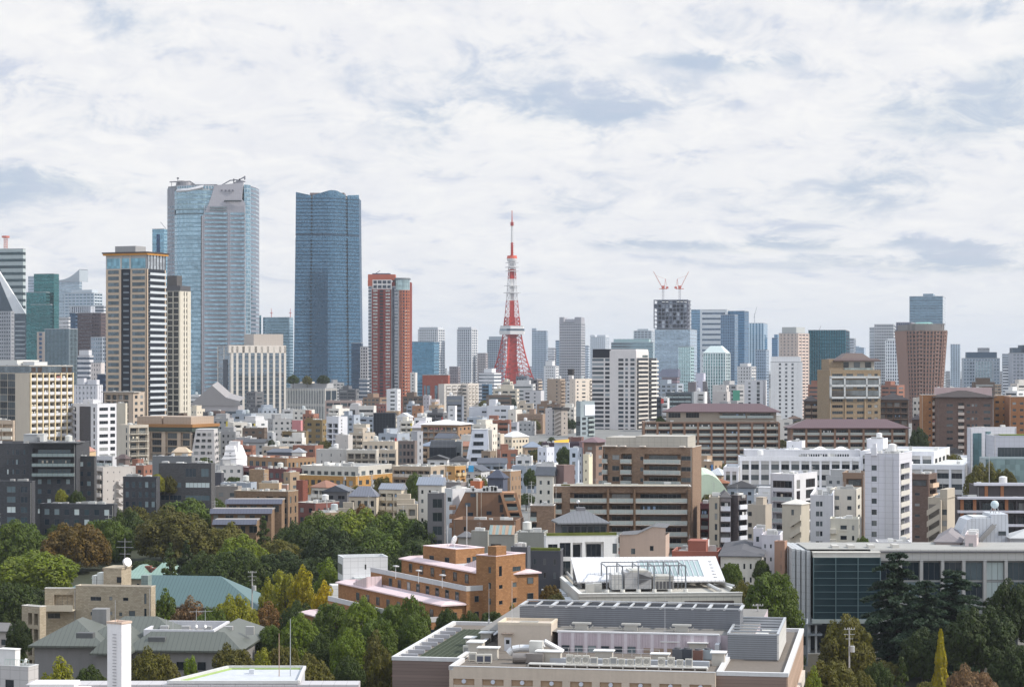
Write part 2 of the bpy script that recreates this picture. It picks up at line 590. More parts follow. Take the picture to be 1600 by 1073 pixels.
  for j in range(len(vs_)-1):
   i=0
   while i<len(us)-1:
    if(i,j)in taken:
     i+=1
     continue
    k=i
    while k<len(us)-1 and(k,j)not in taken:k+=1
    m.poly([s.pt(side,us[i],vs_[j]),s.pt(side,us[k],vs_[j]),s.pt(side,us[k],vs_[j+1]),s.pt(side,us[i],vs_[j+1])])
    i=k
 def walls(s,color=None):
  for side in 'frlk':s.lay(side)
  o=s.w.build('wall',s.wm,s.root,color or s.col)
  if s.fine and s.W>6:
   for u in(.018,.985):
    if DET.random()<.55:MB().bar((s.W*u,-.1,s.z0),(s.W*u,-.1,s.H-.3),.07).build('drain_pipe','metal',s.root,DET.choice(((.5,.5,.5),(.25,.24,.23),(.62,.6,.57))))
  return o
 def flat(s,cap=None,t=.28,drop=.75):
  W,D,H=s.W,s.D,s.H
  m=MB()
  z=H-drop
  m.poly([(t,t,z),(W-t,t,z),(W-t,D-t,z),(t,D-t,z)])
  s.roof=m.build('roof','roofing',s.root,s.roofcol)
  c=MB()
  e=.05
  for x0,x1,y0,y1 in((-e,W+e,-e,t),(-e,W+e,D-t,D+e),(-e,t,t,D-t),(W-t,W+e,t,D-t)):
   c.box(x0,x1,y0,y1,H-drop-.02 if False else H,H+.12)
  for a,b in(((t,t),(W-t,t)),((W-t,t),(W-t,D-t)),((W-t,D-t),(t,D-t)),((t,D-t),(t,t))):
   c.poly([(*b,z),(*a,z),(*a,H),(*b,H)])
  c.build('parapet','wall',s.root,cap or tuple(min(1,x*1.08+.03)for x in s.col))
  return s
 def hip(s,rise=2.2,oh=.5,col=(.1,.1,.11),mt='roofing',gable=False,axis=None,name='roof'):
  W,D,H=s.W+2*oh,s.D+2*oh,s.H
  m=MB()
  P=lambda x,y,z:(x-oh,y-oh,z)
  z0,z1=H-.05,H+rise
  along=(W>=D)if axis is None else axis=='x'
  if along:
   k=0 if gable else min(D/2,W/2-.1)
   a,b=(k,D/2),(W-k,D/2)
   m.poly([P(0,0,z0),P(W,0,z0),P(*b,z1),P(*a,z1)])
   m.poly([P(W,D,z0),P(0,D,z0),P(*a,z1),P(*b,z1)])
   m.poly([P(0,D,z0),P(0,0,z0),P(*a,z1)],1 if gable else 0)
   m.poly([P(W,0,z0),P(W,D,z0),P(*b,z1)],1 if gable else 0)
  else:
   k=0 if gable else min(W/2,D/2-.1)
   a,b=(W/2,k),(W/2,D-k)
   m.poly([P(W,0,z0),P(W,D,z0),P(*b,z1),P(*a,z1)])
   m.poly([P(0,D,z0),P(0,0,z0),P(*a,z1),P(*b,z1)])
   m.poly([P(0,0,z0),P(W,0,z0),P(*a,z1)],1 if gable else 0)
   m.poly([P(W,D,z0),P(0,D,z0),P(*b,z1)],1 if gable else 0)
  m.box(-oh,W-oh,-oh,D-oh,z0-.22,z0-.003,2)
  s.roof=m.build(name,[mt,'roofing','wall'],s.root,col)
  return s
 def up(s,name,x0,x1,y0,y1,h,color=None,mt=None,z=None,cap=True):
  """a box on the roof (fractions of the plan), part of the building"""
  z=s.H-.75 if z is None else z
  m=MB().box(x0*s.W,x1*s.W,y0*s.D,y1*s.D,z,z+h)
  if cap and h>1.5:
   m.box(x0*s.W-.1,x1*s.W+.1,y0*s.D-.1,y1*s.D+.1,z+h,z+h+.15)
  return m.build(name,mt or s.wm,s.root,color or s.col)
 def clutter(s,n=3,seed=0,tank=True,aerial=True):
  if n==0:return s
  rg=random.Random(seed+int(s.d*7)+int(s.P[0]*13))
  if s.d<1250:n+=3
  z=s.H-.75
  for i in range(n):
   w,dd,h=rg.uniform(.8,2.4),rg.uniform(.8,2.0),rg.uniform(.8,1.7)
   x,y=rg.uniform(.6,max(.7,s.W-w-.6)),rg.uniform(.6,max(.7,s.D-dd-.6))
   g=rg.choice((.75,.62,.5,.4))
   m=MB().box(x,x+w,y,y+dd,z+.15,z+h).box(x+.1,x+w-.1,y+.1,y+dd-.1,z,z+.15)
   m.build('rooftop_unit','metal',s.root,(g,g,g*.98))
  if tank and rg.random()<.28 and s.W>6 and s.D>5:
   x,y=rg.uniform(1.6,s.W-1.6),rg.uniform(1.6,s.D-1.6)
   m=MB()
   for a,b in((-.9,-.9),(.9,-.9),(.9,.9),(-.9,.9)):m.bar((x+a,y+b,z),(x+a,y+b,z+1.3),.08)
   m.cyl(x,y,z+1.3,z+3.0,1.15,n=14)
   m.cyl(x,y,z+3.0,z+3.25,1.15,.4,n=14)
   m.build('water_tank','metal',s.root,rg.choice(((.72,.72,.68),(.8,.8,.8),(.55,.6,.62))))
  if aerial and rg.random()<.6:
   x,y,h=rg.uniform(1,s.W-1),rg.uniform(.5,s.D-.5),rg.uniform(2.5,5)
   m=MB().bar((x,y,z),(x,y,z+h),.05)
   for q in(.75,.88):m.bar((x-.7,y,z+h*q),(x+.7,y,z+h*q),.03)
   m.build('aerial','metal',s.root,(.4,.4,.4))
  return s
def quick(name,label,cat,xl,xc,xr,top,d,th,col,front='',side='',left='',hipped=None,clut=2,ph=None,cap=None,**kw):
 b=Bd(name,label,cat,xl,xc,xr,top,d,th,col=col,**kw)
 if front:b.face('f',front)
 if side:b.face('r',side)
 if left:b.face('l',left)
 b.walls()
 if hipped:b.hip(**hipped)
 else:
  b.flat(cap)
  b.clutter(clut)
 for q in ph or[]:
  b.up('penthouse',*q)
 return b
# ---------------------------------------------------------------- high-rises: wall sections with a band of glass for every storey
def seg_pts(pts,s,c):
 return[(c[0]+(x-c[0])*s,c[1]+(y-c[1])*s)for x,y in pts]
def offset(pts,e):
 n=len(pts)
 out=[]
 for i in range(n):
  a,b=pts[max(0,i-1)],pts[min(n-1,i+1)]
  dx,dy=b[0]-a[0],b[1]-a[1]
  L=math.hypot(dx,dy)or 1
  out.append((pts[i][0]+dy/L*e,pts[i][1]-dx/L*e))
 return out
def curtain(root,pts,zb,zt,fh,v0,v1,wc,gc,wn='wall',bn='window_band',wmat='wall',gmat='curtain',proud=.12,piers=0,pw=.5,pc=None,
pp=.3,S=None,c=(0,0),ztop=None,skip=0,inset=0.0,nbands=999,wall=True):
 """pts: polyline from left to right as seen from outside (local x, y). S(z): plan scale. ztop(i): height of the wall's top at each vertex"""
 S=S or(lambda z:1.0)
 n=len(pts)
 if wall:
  m=MB()
  levels=[zb,zt]if S(zb)==S(zt)==S((zb+zt)/2)else[zb+(zt-zb)*i/14 for i in range(15)]
  for z0,z1 in zip(levels,levels[1:]):
   A,B=seg_pts(pts,S(z0),c),seg_pts(pts,S(z1),c)
   for i in range(n-1):
    ze=(lambda j:ztop(j)if ztop and z1==zt else z1)
    m.poly([(*A[i],z0),(*A[i+1],z0),(*B[i+1],ze(i+1)),(*B[i],ze(i))])
  m.build(wn,wmat,root,wc)
 k,z=0,zt-fh*(1+skip)
 while z>zb-.01 and k<nbands:
  a,b=z+v0*fh,z+v1*fh
  mb=MB()if room(root,bn)else over(root,bn,gmat,gc)
  A,B=offset(seg_pts(pts,S(a),c),proud),offset(seg_pts(pts,S(b),c),proud)
  A0,B0=seg_pts(pts,S(a),c),seg_pts(pts,S(b),c)
  if inset:
   A=[(A[0][0]+(A[1][0]-A[0][0])*inset,A[0][1]+(A[1][1]-A[0][1])*inset)]+A[1:-1]+[(A[-1][0]-(A[-1][0]-A[-2][0])*inset,A[-1][1]-(A[-1][1]-A[-2][1])*inset)]
   B=[(B[0][0]+(B[1][0]-B[0][0])*inset,B[0][1]+(B[1][1]-B[0][1])*inset)]+B[1:-1]+[(B[-1][0]-(B[-1][0]-B[-2][0])*inset,B[-1][1]-(B[-1][1]-B[-2][1])*inset)]
   A0,B0=offset(A,-proud),offset(B,-proud)
  for i in range(n-1):
   mb.poly([(*A[i],a),(*A[i+1],a),(*B[i+1],b),(*B[i],b)])
   mb.poly([(*B[i],b),(*B[i+1],b),(*B0[i+1],b),(*B0[i],b)])
   mb.poly([(*A0[i],a),(*A0[i+1],a),(*A[i+1],a),(*A[i],a)])
  if COUNT[(root.name,bn)]<=100:mb.build(bn,gmat,root,gc)
  z-=fh
  k+=1
 if piers:
  L=[0]
  for i in range(n-1):L.append(L[-1]+math.hypot(pts[i+1][0]-pts[i][0],pts[i+1][1]-pts[i][1]))
  for j in range(piers+1):
   q=L[-1]*j/piers
   q=min(max(q,pw/2),L[-1]-pw/2)
   i=max(k for k in range(n-1)if L[k]<=q)
   f=(q-L[i])/max(1e-6,L[i+1]-L[i])
   dx,dy=pts[i+1][0]-pts[i][0],pts[i+1][1]-pts[i][1]
   l=math.hypot(dx,dy)
   dx,dy=dx/l,dy/l
   x,y=pts[i][0]+dx*f*l,pts[i][1]+dy*f*l
   mb=MB()if room(root,'pier')else over(root,'pier','wall',pc or wc)
   for z0,z1 in([(zb,zt)]if S(zb)==S(zt)==S((zb+zt)/2)else[(zb+(zt-zb)*i/14,zb+(zt-zb)*(i+1)/14)for i in range(14)]):
    ring=[]
    for z in(z0,z1):
     o=seg_pts([(x,y)],S(z),c)[0]
     ring.append([(o[0]-dx*pw/2+dy*0,o[1]-dy*pw/2),(o[0]-dx*pw/2+dy*pp,o[1]-dy*pw/2-dx*pp),
     (o[0]+dx*pw/2+dy*pp,o[1]+dy*pw/2-dx*pp),(o[0]+dx*pw/2,o[1]+dy*pw/2)])
    for e in range(3):
     mb.poly([(*ring[0][e],z0),(*ring[0][e+1],z0),(*ring[1][e+1],z1),(*ring[1][e],z1)])
    if z1==zt:mb.poly([(*p,z1)for p in ring[1]])
   if COUNT[(root.name,'pier')]<=100:mb.build('pier','wall',root,pc or wc)
class Tw:
 """a rectangular high-rise; front and the visible side are curtain sections"""
 def __init__(s,name,label,cat,xl,xc,xr,top,d,th=0,dep=30,group=None):
  s.P,s.rz,s.W,s.D=fit(xl,xc,xr,d,th,dep)
  s.H,s.th,s.d=PZ(top,d),th,d
  s.root=thing(name,label,cat,(s.P[0],s.P[1],0),s.rz,group)
  foot(s.P,s.rz,s.W,s.D,H=s.H)
  THINGS.append((label,s.P[0]+s.W/2,s.P[1],s.H))
 def pl(s,side,u0=0,u1=1):
  W,D=s.W,s.D
  a,b={'f':((0,0),(W,0)),'r':((W,0),(W,D)),'l':((0,D),(0,0)),'k':((W,D),(0,D))}[side]
  g=lambda u:(a[0]+(b[0]-a[0])*u,a[1]+(b[1]-a[1])*u)
  return[g(u0),g(u1)]
 def sec(s,side,wc,gc,fh=4,v0=.25,v1=.8,u0=0,u1=1,zt=None,**kw):
  curtain(s.root,s.pl(side,u0,u1),0,zt or s.H,fh,v0,v1,wc,gc,**kw)
  return s
 def shell(s,col,roof=(.35,.36,.38),sides='k',mt='wall'):
  m=MB()
  for k in sides:
   a,b=s.pl(k)
   m.poly([(*a,0),(*b,0),(*b,s.H),(*a,s.H)])
  m.build('wall',mt,s.root,col)
  MB().box(-.15,s.W+.15,-.15,s.D+.15,s.H,s.H+.6).build('roof','roofing',s.root,roof)
  return s
 def top(s,name,x0,x1,y0,y1,h,col=(.5,.5,.52),mt='panel',z=None):
  z=s.H+.6 if z is None else z
  MB().box(x0*s.W,x1*s.W,y0*s.D,y1*s.D,z,z+h).build(name,mt,s.root,col)
  return s
def sky(label,xl,xc,xr,top,d,th,wc,gc,fh=4.0,v=(.3,.85),piers=(0,0),pw=.5,pc=None,side=None,cat='high-rise',name='high_rise_tower',dep=30,ph=None,phc=None,roof=(.35,.36,.38),sp=None,**kw):
 t=Tw(name,label,cat,xl,xc,xr,top,d,th,dep)
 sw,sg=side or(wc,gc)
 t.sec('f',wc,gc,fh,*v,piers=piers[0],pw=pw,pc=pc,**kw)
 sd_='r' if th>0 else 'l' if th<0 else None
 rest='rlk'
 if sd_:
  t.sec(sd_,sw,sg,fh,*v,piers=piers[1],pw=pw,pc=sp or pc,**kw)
  rest=rest.replace(sd_,'')
 t.shell(wc,roof,rest)
 for q in ph or[]:t.top('penthouse',*q,col=phc or wc)
 return t
# ================================================================ the ground
def plane(name,pts,z,m,col,kind='structure'):
 o=MB()
 o.poly([(*p,z)for p in pts])
 o=o.build(name,m,None,col)
 o['kind']=kind
 return o
m=MB()  # the city climbs a low hill in the middle distance
for(y0,z0),(y1,z1)in zip(TERR,TERR[1:]):m.poly([(-9000,y0,z0),(9000,y0,z0),(9000,y1,z1),(-9000,y1,z1)])
struct(m.build('ground','ground',None,(.20,.20,.195)))
# ================================================================ landmark high-rises
def mori():
 d=2100.0
 k=d/F
 t=thing('office_tower','huge rounded glass and grey stone office tower with armour-like top','skyscraper',(PX(327,d),d,0))
 X=lambda px:(px-327)*k
 H=PZ(287,d)
 FOOT.append([(PX(255,d),d-10),(PX(400,d),d-10),(PX(400,d),d+80),(PX(255,d),d+80)])
 THINGS.append(('great round glass tower',PX(327,d),d,H))
 grey,glass,stone=(.30,.31,.35),(.33,.49,.60),(.40,.395,.435)
 wing=[(X(257),34),(X(257.5),16),(X(264),8),(X(272),5)]
 curtain(t,wing,0,PZ(293,d),4.1,.3,.75,grey,(.26,.34,.42),piers=8,pw=.7,pc=(.34,.36,.4),skip=4)
 bulge=[(X(272),4),(X(277),-1),(X(285),-5),(X(297),-8),(X(308),-9),(X(320),-8.6),(X(336),-6)]
# full-height bowed glass, taller to the right where the stone leans away
 curtain(t,bulge[:6],0,PZ(336,d),4.1,.14,.95,(.20,.34,.42),glass,wn='curtain_wall',wmat='panel')
 curtain(t,offset(bulge,-.9),PZ(336,d),PZ(328,d),4.0,.1,.9,(.16,.2,.22),(.10,.17,.19),wn='dark_storey')
 curtain(t,bulge,PZ(328,d),PZ(298,d),4.6,.18,.9,(.33,.46,.50),(.36,.55,.58),wn='crown_wall',wmat='panel')
 curtain(t,offset(bulge,-1.2),PZ(298,d),PZ(290,d),4.6,.2,.8,(.42,.44,.48),(.34,.46,.5),wn='crown_wall',piers=16,pw=.5,pc=(.5,.52,.55))
 m=MB()  # upturned pale visor over the bowed glass
 A,B=offset(bulge[1:6],1.6),offset(bulge[1:6],.2)
 zs=[PZ(y,d)for y in(299,299,298.5,296.5,293.5)]
 for i in range(4):
  m.poly([(*A[i],zs[i]),(*A[i+1],zs[i+1]),(*B[i+1],zs[i+1]+2.2),(*B[i],zs[i]+2.2)])
  m.poly([(*B[i],zs[i]-1.2),(*B[i+1],zs[i+1]-1.2),(*A[i+1],zs[i+1]),(*A[i],zs[i])])
 m.build('visor','wall',t,(.6,.6,.62))
# stone shield: its left edge steps outwards and leans up to the right
 y=-9.6
 edge=[(317,0),(317,PZ(340,d)),(320,PZ(336,d)),(327,PZ(322,d)),(332,PZ(308,d)),(337,PZ(291,d)),(381,PZ(286,d)),(379,PZ(312,d)),(384,PZ(318,d)),(385,0)]
 m=MB()
 fr=[(X(p),y+(p-317)*.06,z)for p,z in edge]
 bk=[(a,b+6,c)for a,b,c in fr]
 m.poly(fr[::-1])
 for i in range(len(fr)):
  j=(i+1)%len(fr)
  m.poly([fr[i],fr[j],bk[j],bk[i]])
 m.build('stone_shield','panel',t,stone)
 fh=4.15
 z=PZ(338,d)
 n=0
 while z>8:
  for a,b in((321,357),(360.5,383.5)):
   mb=MB().box(X(a),X(b),y-.1+(a-317)*.06,y+.4+(b-317)*.06,z+.9,z+2.9)
   mb.build('window_band','curtain',t,(.42,.48,.54))if room(t,'window_band')else over(t,'window_band','curtain',(.42,.48,.54)).box(X(a),X(b),y-.1+(a-317)*.06,y+.4+(b-317)*.06,z+.9,z+2.9)
  z-=fh
 for i in range(24):
  a=321+i*2.65
  MB().box(X(a),X(a)+.42,y-.25+(a-317)*.06,y+.2+(a-317)*.06,0,PZ(322,d)).build('pier','wall',t,stone)
 for z0 in(330,326):MB().box(X(330),X(356),y+.3,y+1.5,PZ(z0,d),PZ(z0-1.6,d)).build('window_band','curtain',t,(.2,.27,.3))
 MB().box(X(352),X(379),y+1.2,y+2.2,PZ(316,d),PZ(314,d)).build('slot','panel',t,(.06,.07,.08))
 for p in(347,353,358.5,364):MB().box(X(p),X(p+2.6),y+1.4,y+2.6,PZ(300,d),PZ(297.5,d)).build('vent','panel',t,(.16,.16,.19))
 MB().box(X(316.2),X(317.2),-10.5,-6,0,PZ(338,d)).build('recess','wall',t,(.03,.035,.04))
 right=[(X(382),-4),(X(386),-3),(X(390),1),(X(391),4)]
 curtain(t,right,0,PZ(289,d),4.1,.15,.93,(.30,.38,.44),(.44,.58,.66),wn='curtain_wall')
 curtain(t,[(X(389),3),(X(393),7),(X(396.6),16),(X(397),40)],0,PZ(291,d),4.1,.3,.7,(.20,.22,.27),(.14,.18,.24),wn='wall')
 MB().prism([(X(397),40),(X(392),70),(X(262),70),(X(257),34)],0,PZ(294,d),0).build('wall','wall',t,grey)
 m=MB()
 m.prism([(X(258),30),(X(259),14),(X(273),4),(X(300),-5),(X(336),-4),(X(380),-4),(X(392),9),(X(396),36),(X(390),68),(X(263),68)],PZ(297,d),PZ(290,d),0)
 m.build('roof','roofing',t,(.25,.26,.28))
 m=MB()  # helipad arms and cleaning cranes
 zr=PZ(290,d)
 m.cyl(X(279),20,zr,zr+6,4.2,n=18).cyl(X(283),22,zr,zr+4.5,9,8,n=20)
 m.bar((X(262),12,zr+4.4),(X(292),20,zr+5.6),.8).bar((X(292),20,zr+5.6),(X(303),20,zr+1),.9)
 m.bar((X(265),12,zr-.5),(X(265),12,zr+4),.3).bar((X(274),14,zr+4),(X(274.5),14,zr+8.6),.35).box(X(273),X(276),13,15,zr+7.4,zr+9)
 m.box(X(296),X(337),8,30,zr,zr+1.8)
 m.build('helipad_deck','metal',t,(.2,.2,.22))
 m=MB()
 for a,b in(((342,288),(356,280)),((356,280),(366,279)),((360,286),(374,277)),((366,279),(380,282)),((374,277),(380,274)),((356,286),(372,285)),((362,284),(362,277)),((370,287),(371,277))):
  m.bar((X(a[0]),16,PZ(a[1],d)),(X(b[0]),16,PZ(b[1],d)),.75)
 m.box(X(366),X(377),13,18,PZ(284,d),PZ(280.5,d)).box(X(378.4),X(380.4),14,16,PZ(279,d),PZ(273,d))
 m.build('roof_crane','metal',t,(.24,.24,.27))
mori()
def azabudai():
 d=2900.0
 k=d/F
 t=thing('office_tower','tallest dark blue glass skyscraper, widening downwards, with a petal-shaped crown','skyscraper',(PX(511,d),d,0))
 H=PZ(297,d)
 X=lambda px:(px-511)*k
 S=lambda z:1.0+.085*max(0,1-z/H)**1.25
 FOOT.append([(PX(455,d),d-10),(PX(568,d),d-10),(PX(568,d),d+90),(PX(455,d),d+90)])
 THINGS.append(('tall blue glass skyscraper',PX(511,d),d,H))
 c=(0,40)
 blue,wall=(.095,.20,.31),(.03,.055,.09)
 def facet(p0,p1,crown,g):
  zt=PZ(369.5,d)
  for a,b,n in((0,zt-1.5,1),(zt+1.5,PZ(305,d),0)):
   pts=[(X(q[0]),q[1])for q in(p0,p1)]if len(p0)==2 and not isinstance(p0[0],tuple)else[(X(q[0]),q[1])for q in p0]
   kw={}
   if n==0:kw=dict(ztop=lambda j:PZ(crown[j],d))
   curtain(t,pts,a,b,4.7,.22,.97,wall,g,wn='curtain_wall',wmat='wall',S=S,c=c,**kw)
   if n==0:  # glass of the crown above the last full storey
    m=MB()
    P=offset(seg_pts(pts,S(b),c),.1)
    for i in range(len(P)-1):
     m.poly([(*P[i],b-.3),(*P[i+1],b-.3),(*P[i+1],PZ(crown[i+1],d)),(*P[i],PZ(crown[i],d))])
    m.build('crown_glass','curtain',t,g)
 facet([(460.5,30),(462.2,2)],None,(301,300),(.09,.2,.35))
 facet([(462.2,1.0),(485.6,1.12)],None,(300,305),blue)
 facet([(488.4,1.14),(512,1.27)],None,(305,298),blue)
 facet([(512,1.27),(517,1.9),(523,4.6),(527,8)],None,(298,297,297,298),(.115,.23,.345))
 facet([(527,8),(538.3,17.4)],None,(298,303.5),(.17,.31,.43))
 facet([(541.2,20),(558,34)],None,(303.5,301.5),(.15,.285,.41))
 for pts in([(485.2,2.4),(488.8,2.4)],[(538.0,18.6),(541.6,21.6)]):
  curtain(t,[(X(a),b)for a,b in pts],0,PZ(304.5,d),4.7,.3,.7,(.025,.03,.04),(.03,.04,.05),wn='recess',S=S,c=c)
 ring=[(X(461),30),(X(462.6),2.2),(X(512),2.2),(X(517),2.8),(X(523),5.6),(X(527),9),(X(557.4),34)]
 curtain(t,ring,PZ(371.5,d),PZ(367.5,d),3.4,.1,.9,(.025,.03,.04),(.03,.04,.05),wn='recess',S=S,c=c)
 pl=[(X(461),30),(X(462.8),3),(X(512),1.2),(X(527),9),(X(557.2),34),(X(557),88),(X(461),88)]
 m=MB()
 for i in range(14):
  z0,z1=PZ(306,d)*i/14,PZ(306,d)*(i+1)/14
  A,B=seg_pts(pl,S(z0),c),seg_pts(pl,S(z1),c)
  for q in(4,5,6):m.poly([(*A[q],z0),(*A[(q+1)%7],z0),(*B[(q+1)%7],z1),(*B[q],z1)])
 m.build('wall','wall',t,(.08,.12,.18))
 MB().prism(pl,PZ(309,d),PZ(306,d)).build('roof','roofing',t,(.2,.2,.2))
 MB().box(X(482),X(536),20,50,PZ(306,d),PZ(299.5,d)).build('penthouse','panel',t,(.22,.16,.15))
azabudai()
def tokyo_tower():
 d=3300.0
 k=d/F
 t=thing('lattice_tower','red and white steel lattice broadcasting tower rising above the roofs','tower',(PX(800,d),d,0),R(28))
 THINGS.append(('red and white lattice tower',PX(800,d),d,330))
 FOOT.append([(PX(755,d),d-50),(PX(845,d),d-50),(PX(845,d),d+50),(PX(755,d),d+50)])
 red,white=(.46,.035,.022),(.66,.66,.67)
 Z=lambda py:PZ(py,d)
# half width (m) of the square section against photo y
 prof=[(640,38),(620,32.5),(600,26.5),(580,20.5),(560,16),(540,12.4),(522,10),(505,8.6),(480,7),(455,5.4),(430,4.2),(407,3.4)]
 def hw(py):
  for(a,b),(c,e)in zip(prof,prof[1:]):
   if c<=py<=a:return e+(b-e)*(py-c)/(a-c)
  return prof[-1][1]
 cs=((-1,-1),(1,-1),(1,1),(-1,1))
 P=lambda i,py,q=1:(cs[i][0]*hw(py)*q,cs[i][1]*hw(py)*q,Z(py))
 bands=[(640,508,red),(508,496,red),(496,470,red),(470,436,white),(436,421,red),(421,402,white)]
 for y0,y1,colr in bands:
  n=max(2,int((y0-y1)/7))
  ys=[y0+(y1-y0)*i/n for i in range(n+1)]
  r=1.1 if y0>500 else .55
  for i in range(4):
   m=MB()
   for a,b in zip(ys,ys[1:]):m.bar(P(i,a),P(i,b),r)
   m.build('leg','metal',t,colr)
  for i in range(4):
   m=MB()
   j=(i+1)%4
   for a,b in zip(ys,ys[1:]):
    m.bar(P(i,b),P(j,b),r*.5)
    mid=tuple((x+y)/2 for x,y in zip(P(i,b),P(j,b)))
    if y0>560:
     m.bar(P(i,a),mid,r*.45)
     m.bar(P(j,a),mid,r*.45)
    else:
     m.bar(P(i,a),P(j,b),r*.42)
     m.bar(P(j,a),P(i,b),r*.42)
    if y0>500:  # inner ladder bars
     for q in(.62,):
      m.bar(P(i,a,q),P(i,b,q),r*.4)
      m.bar(P(i,b),P(i,b,q),r*.35)
   m.build('bracing','metal',t,colr)
 m=MB().box(-5.4,5.4,-5.4,5.4,0,Z(522))
 for i in range(14):m.box(-5.7,5.7,-5.7,5.7,Z(606)+5.6*i,Z(606)+5.6*i+.7)
 m.build('lift_shaft','metal',t,(.40,.06,.045))
 MB().box(-2.6,2.6,-2.6,2.6,Z(508),Z(470)).build('lift_shaft','metal',t,red)
 MB().box(-2.4,2.4,-2.4,2.4,Z(470),Z(436)).build('lift_shaft','metal',t,(.62,.62,.63))
 MB().box(-2.8,2.8,-2.8,2.8,Z(436),Z(421)).build('lift_shaft','metal',t,red)
 MB().box(-2.2,2.2,-2.2,2.2,Z(421),Z(406)).build('lift_shaft','metal',t,(.66,.66,.68))
 dk=thing('main_deck','','')
 del dk['label'],dk['category']
 LABELS.pop('',None)
 dk.parent=t
 sq=lambda q:[(-q,-q*.72),(-q*.72,-q),(q*.72,-q),(q,-q*.72),(q,q*.72),(q*.72,q),(-q*.72,q),(-q,q*.72)]
 MB().prism(sq(15.6),Z(522.5),Z(517),s1=1.03,bottom=True).prism(sq(15.2),Z(513.5),Z(511),s1=.98).build('deck_body','panel',dk,white)
 MB().prism(sq(15.4),Z(517),Z(513.5),top=False).build('deck_window','curtain',dk,(.25,.32,.38))
 MB().prism(sq(14.6),Z(511),Z(509)).build('deck_roof','panel',dk,(.5,.5,.52))
 m=MB().cyl(0,0,Z(408),Z(404),7.4,8.2,n=16)
 m.build('top_deck','panel',t,white)
 MB().cyl(0,0,Z(404),Z(399.5),8.0,7.2,n=16).build('top_deck','panel',t,(.62,.10,.05))
 for y,q in((424,6.2),(418,6.8),(411,6.2),(447,7.4),(458,8.2)):
  MB().box(-q*1.2,q*1.2,-q*1.2,q*1.2,Z(y),Z(y)+.9).build('platform','metal',t,(.6,.6,.62)if y!=447 else(.7,.7,.7))
 for y0,y1,r0,r1,cc in((400,379,2.0,1.7,red),(379,353,1.5,1.3,white),(353,347,1.9,1.9,red),(347,329,.8,.3,(.55,.06,.03))):
  m=MB().bar((0,0,Z(y0)),(0,0,Z(y1)),r0,r2=r1,n=8)
  for i in range(6):
   z=Z(y0)+(Z(y1)-Z(y0))*(i+.5)/6
   m.box(-r0*1.25,r0*1.25,-r0*1.25,r0*1.25,z,z+.35)
  m.build('mast','metal',t,cc)
tokyo_tower()
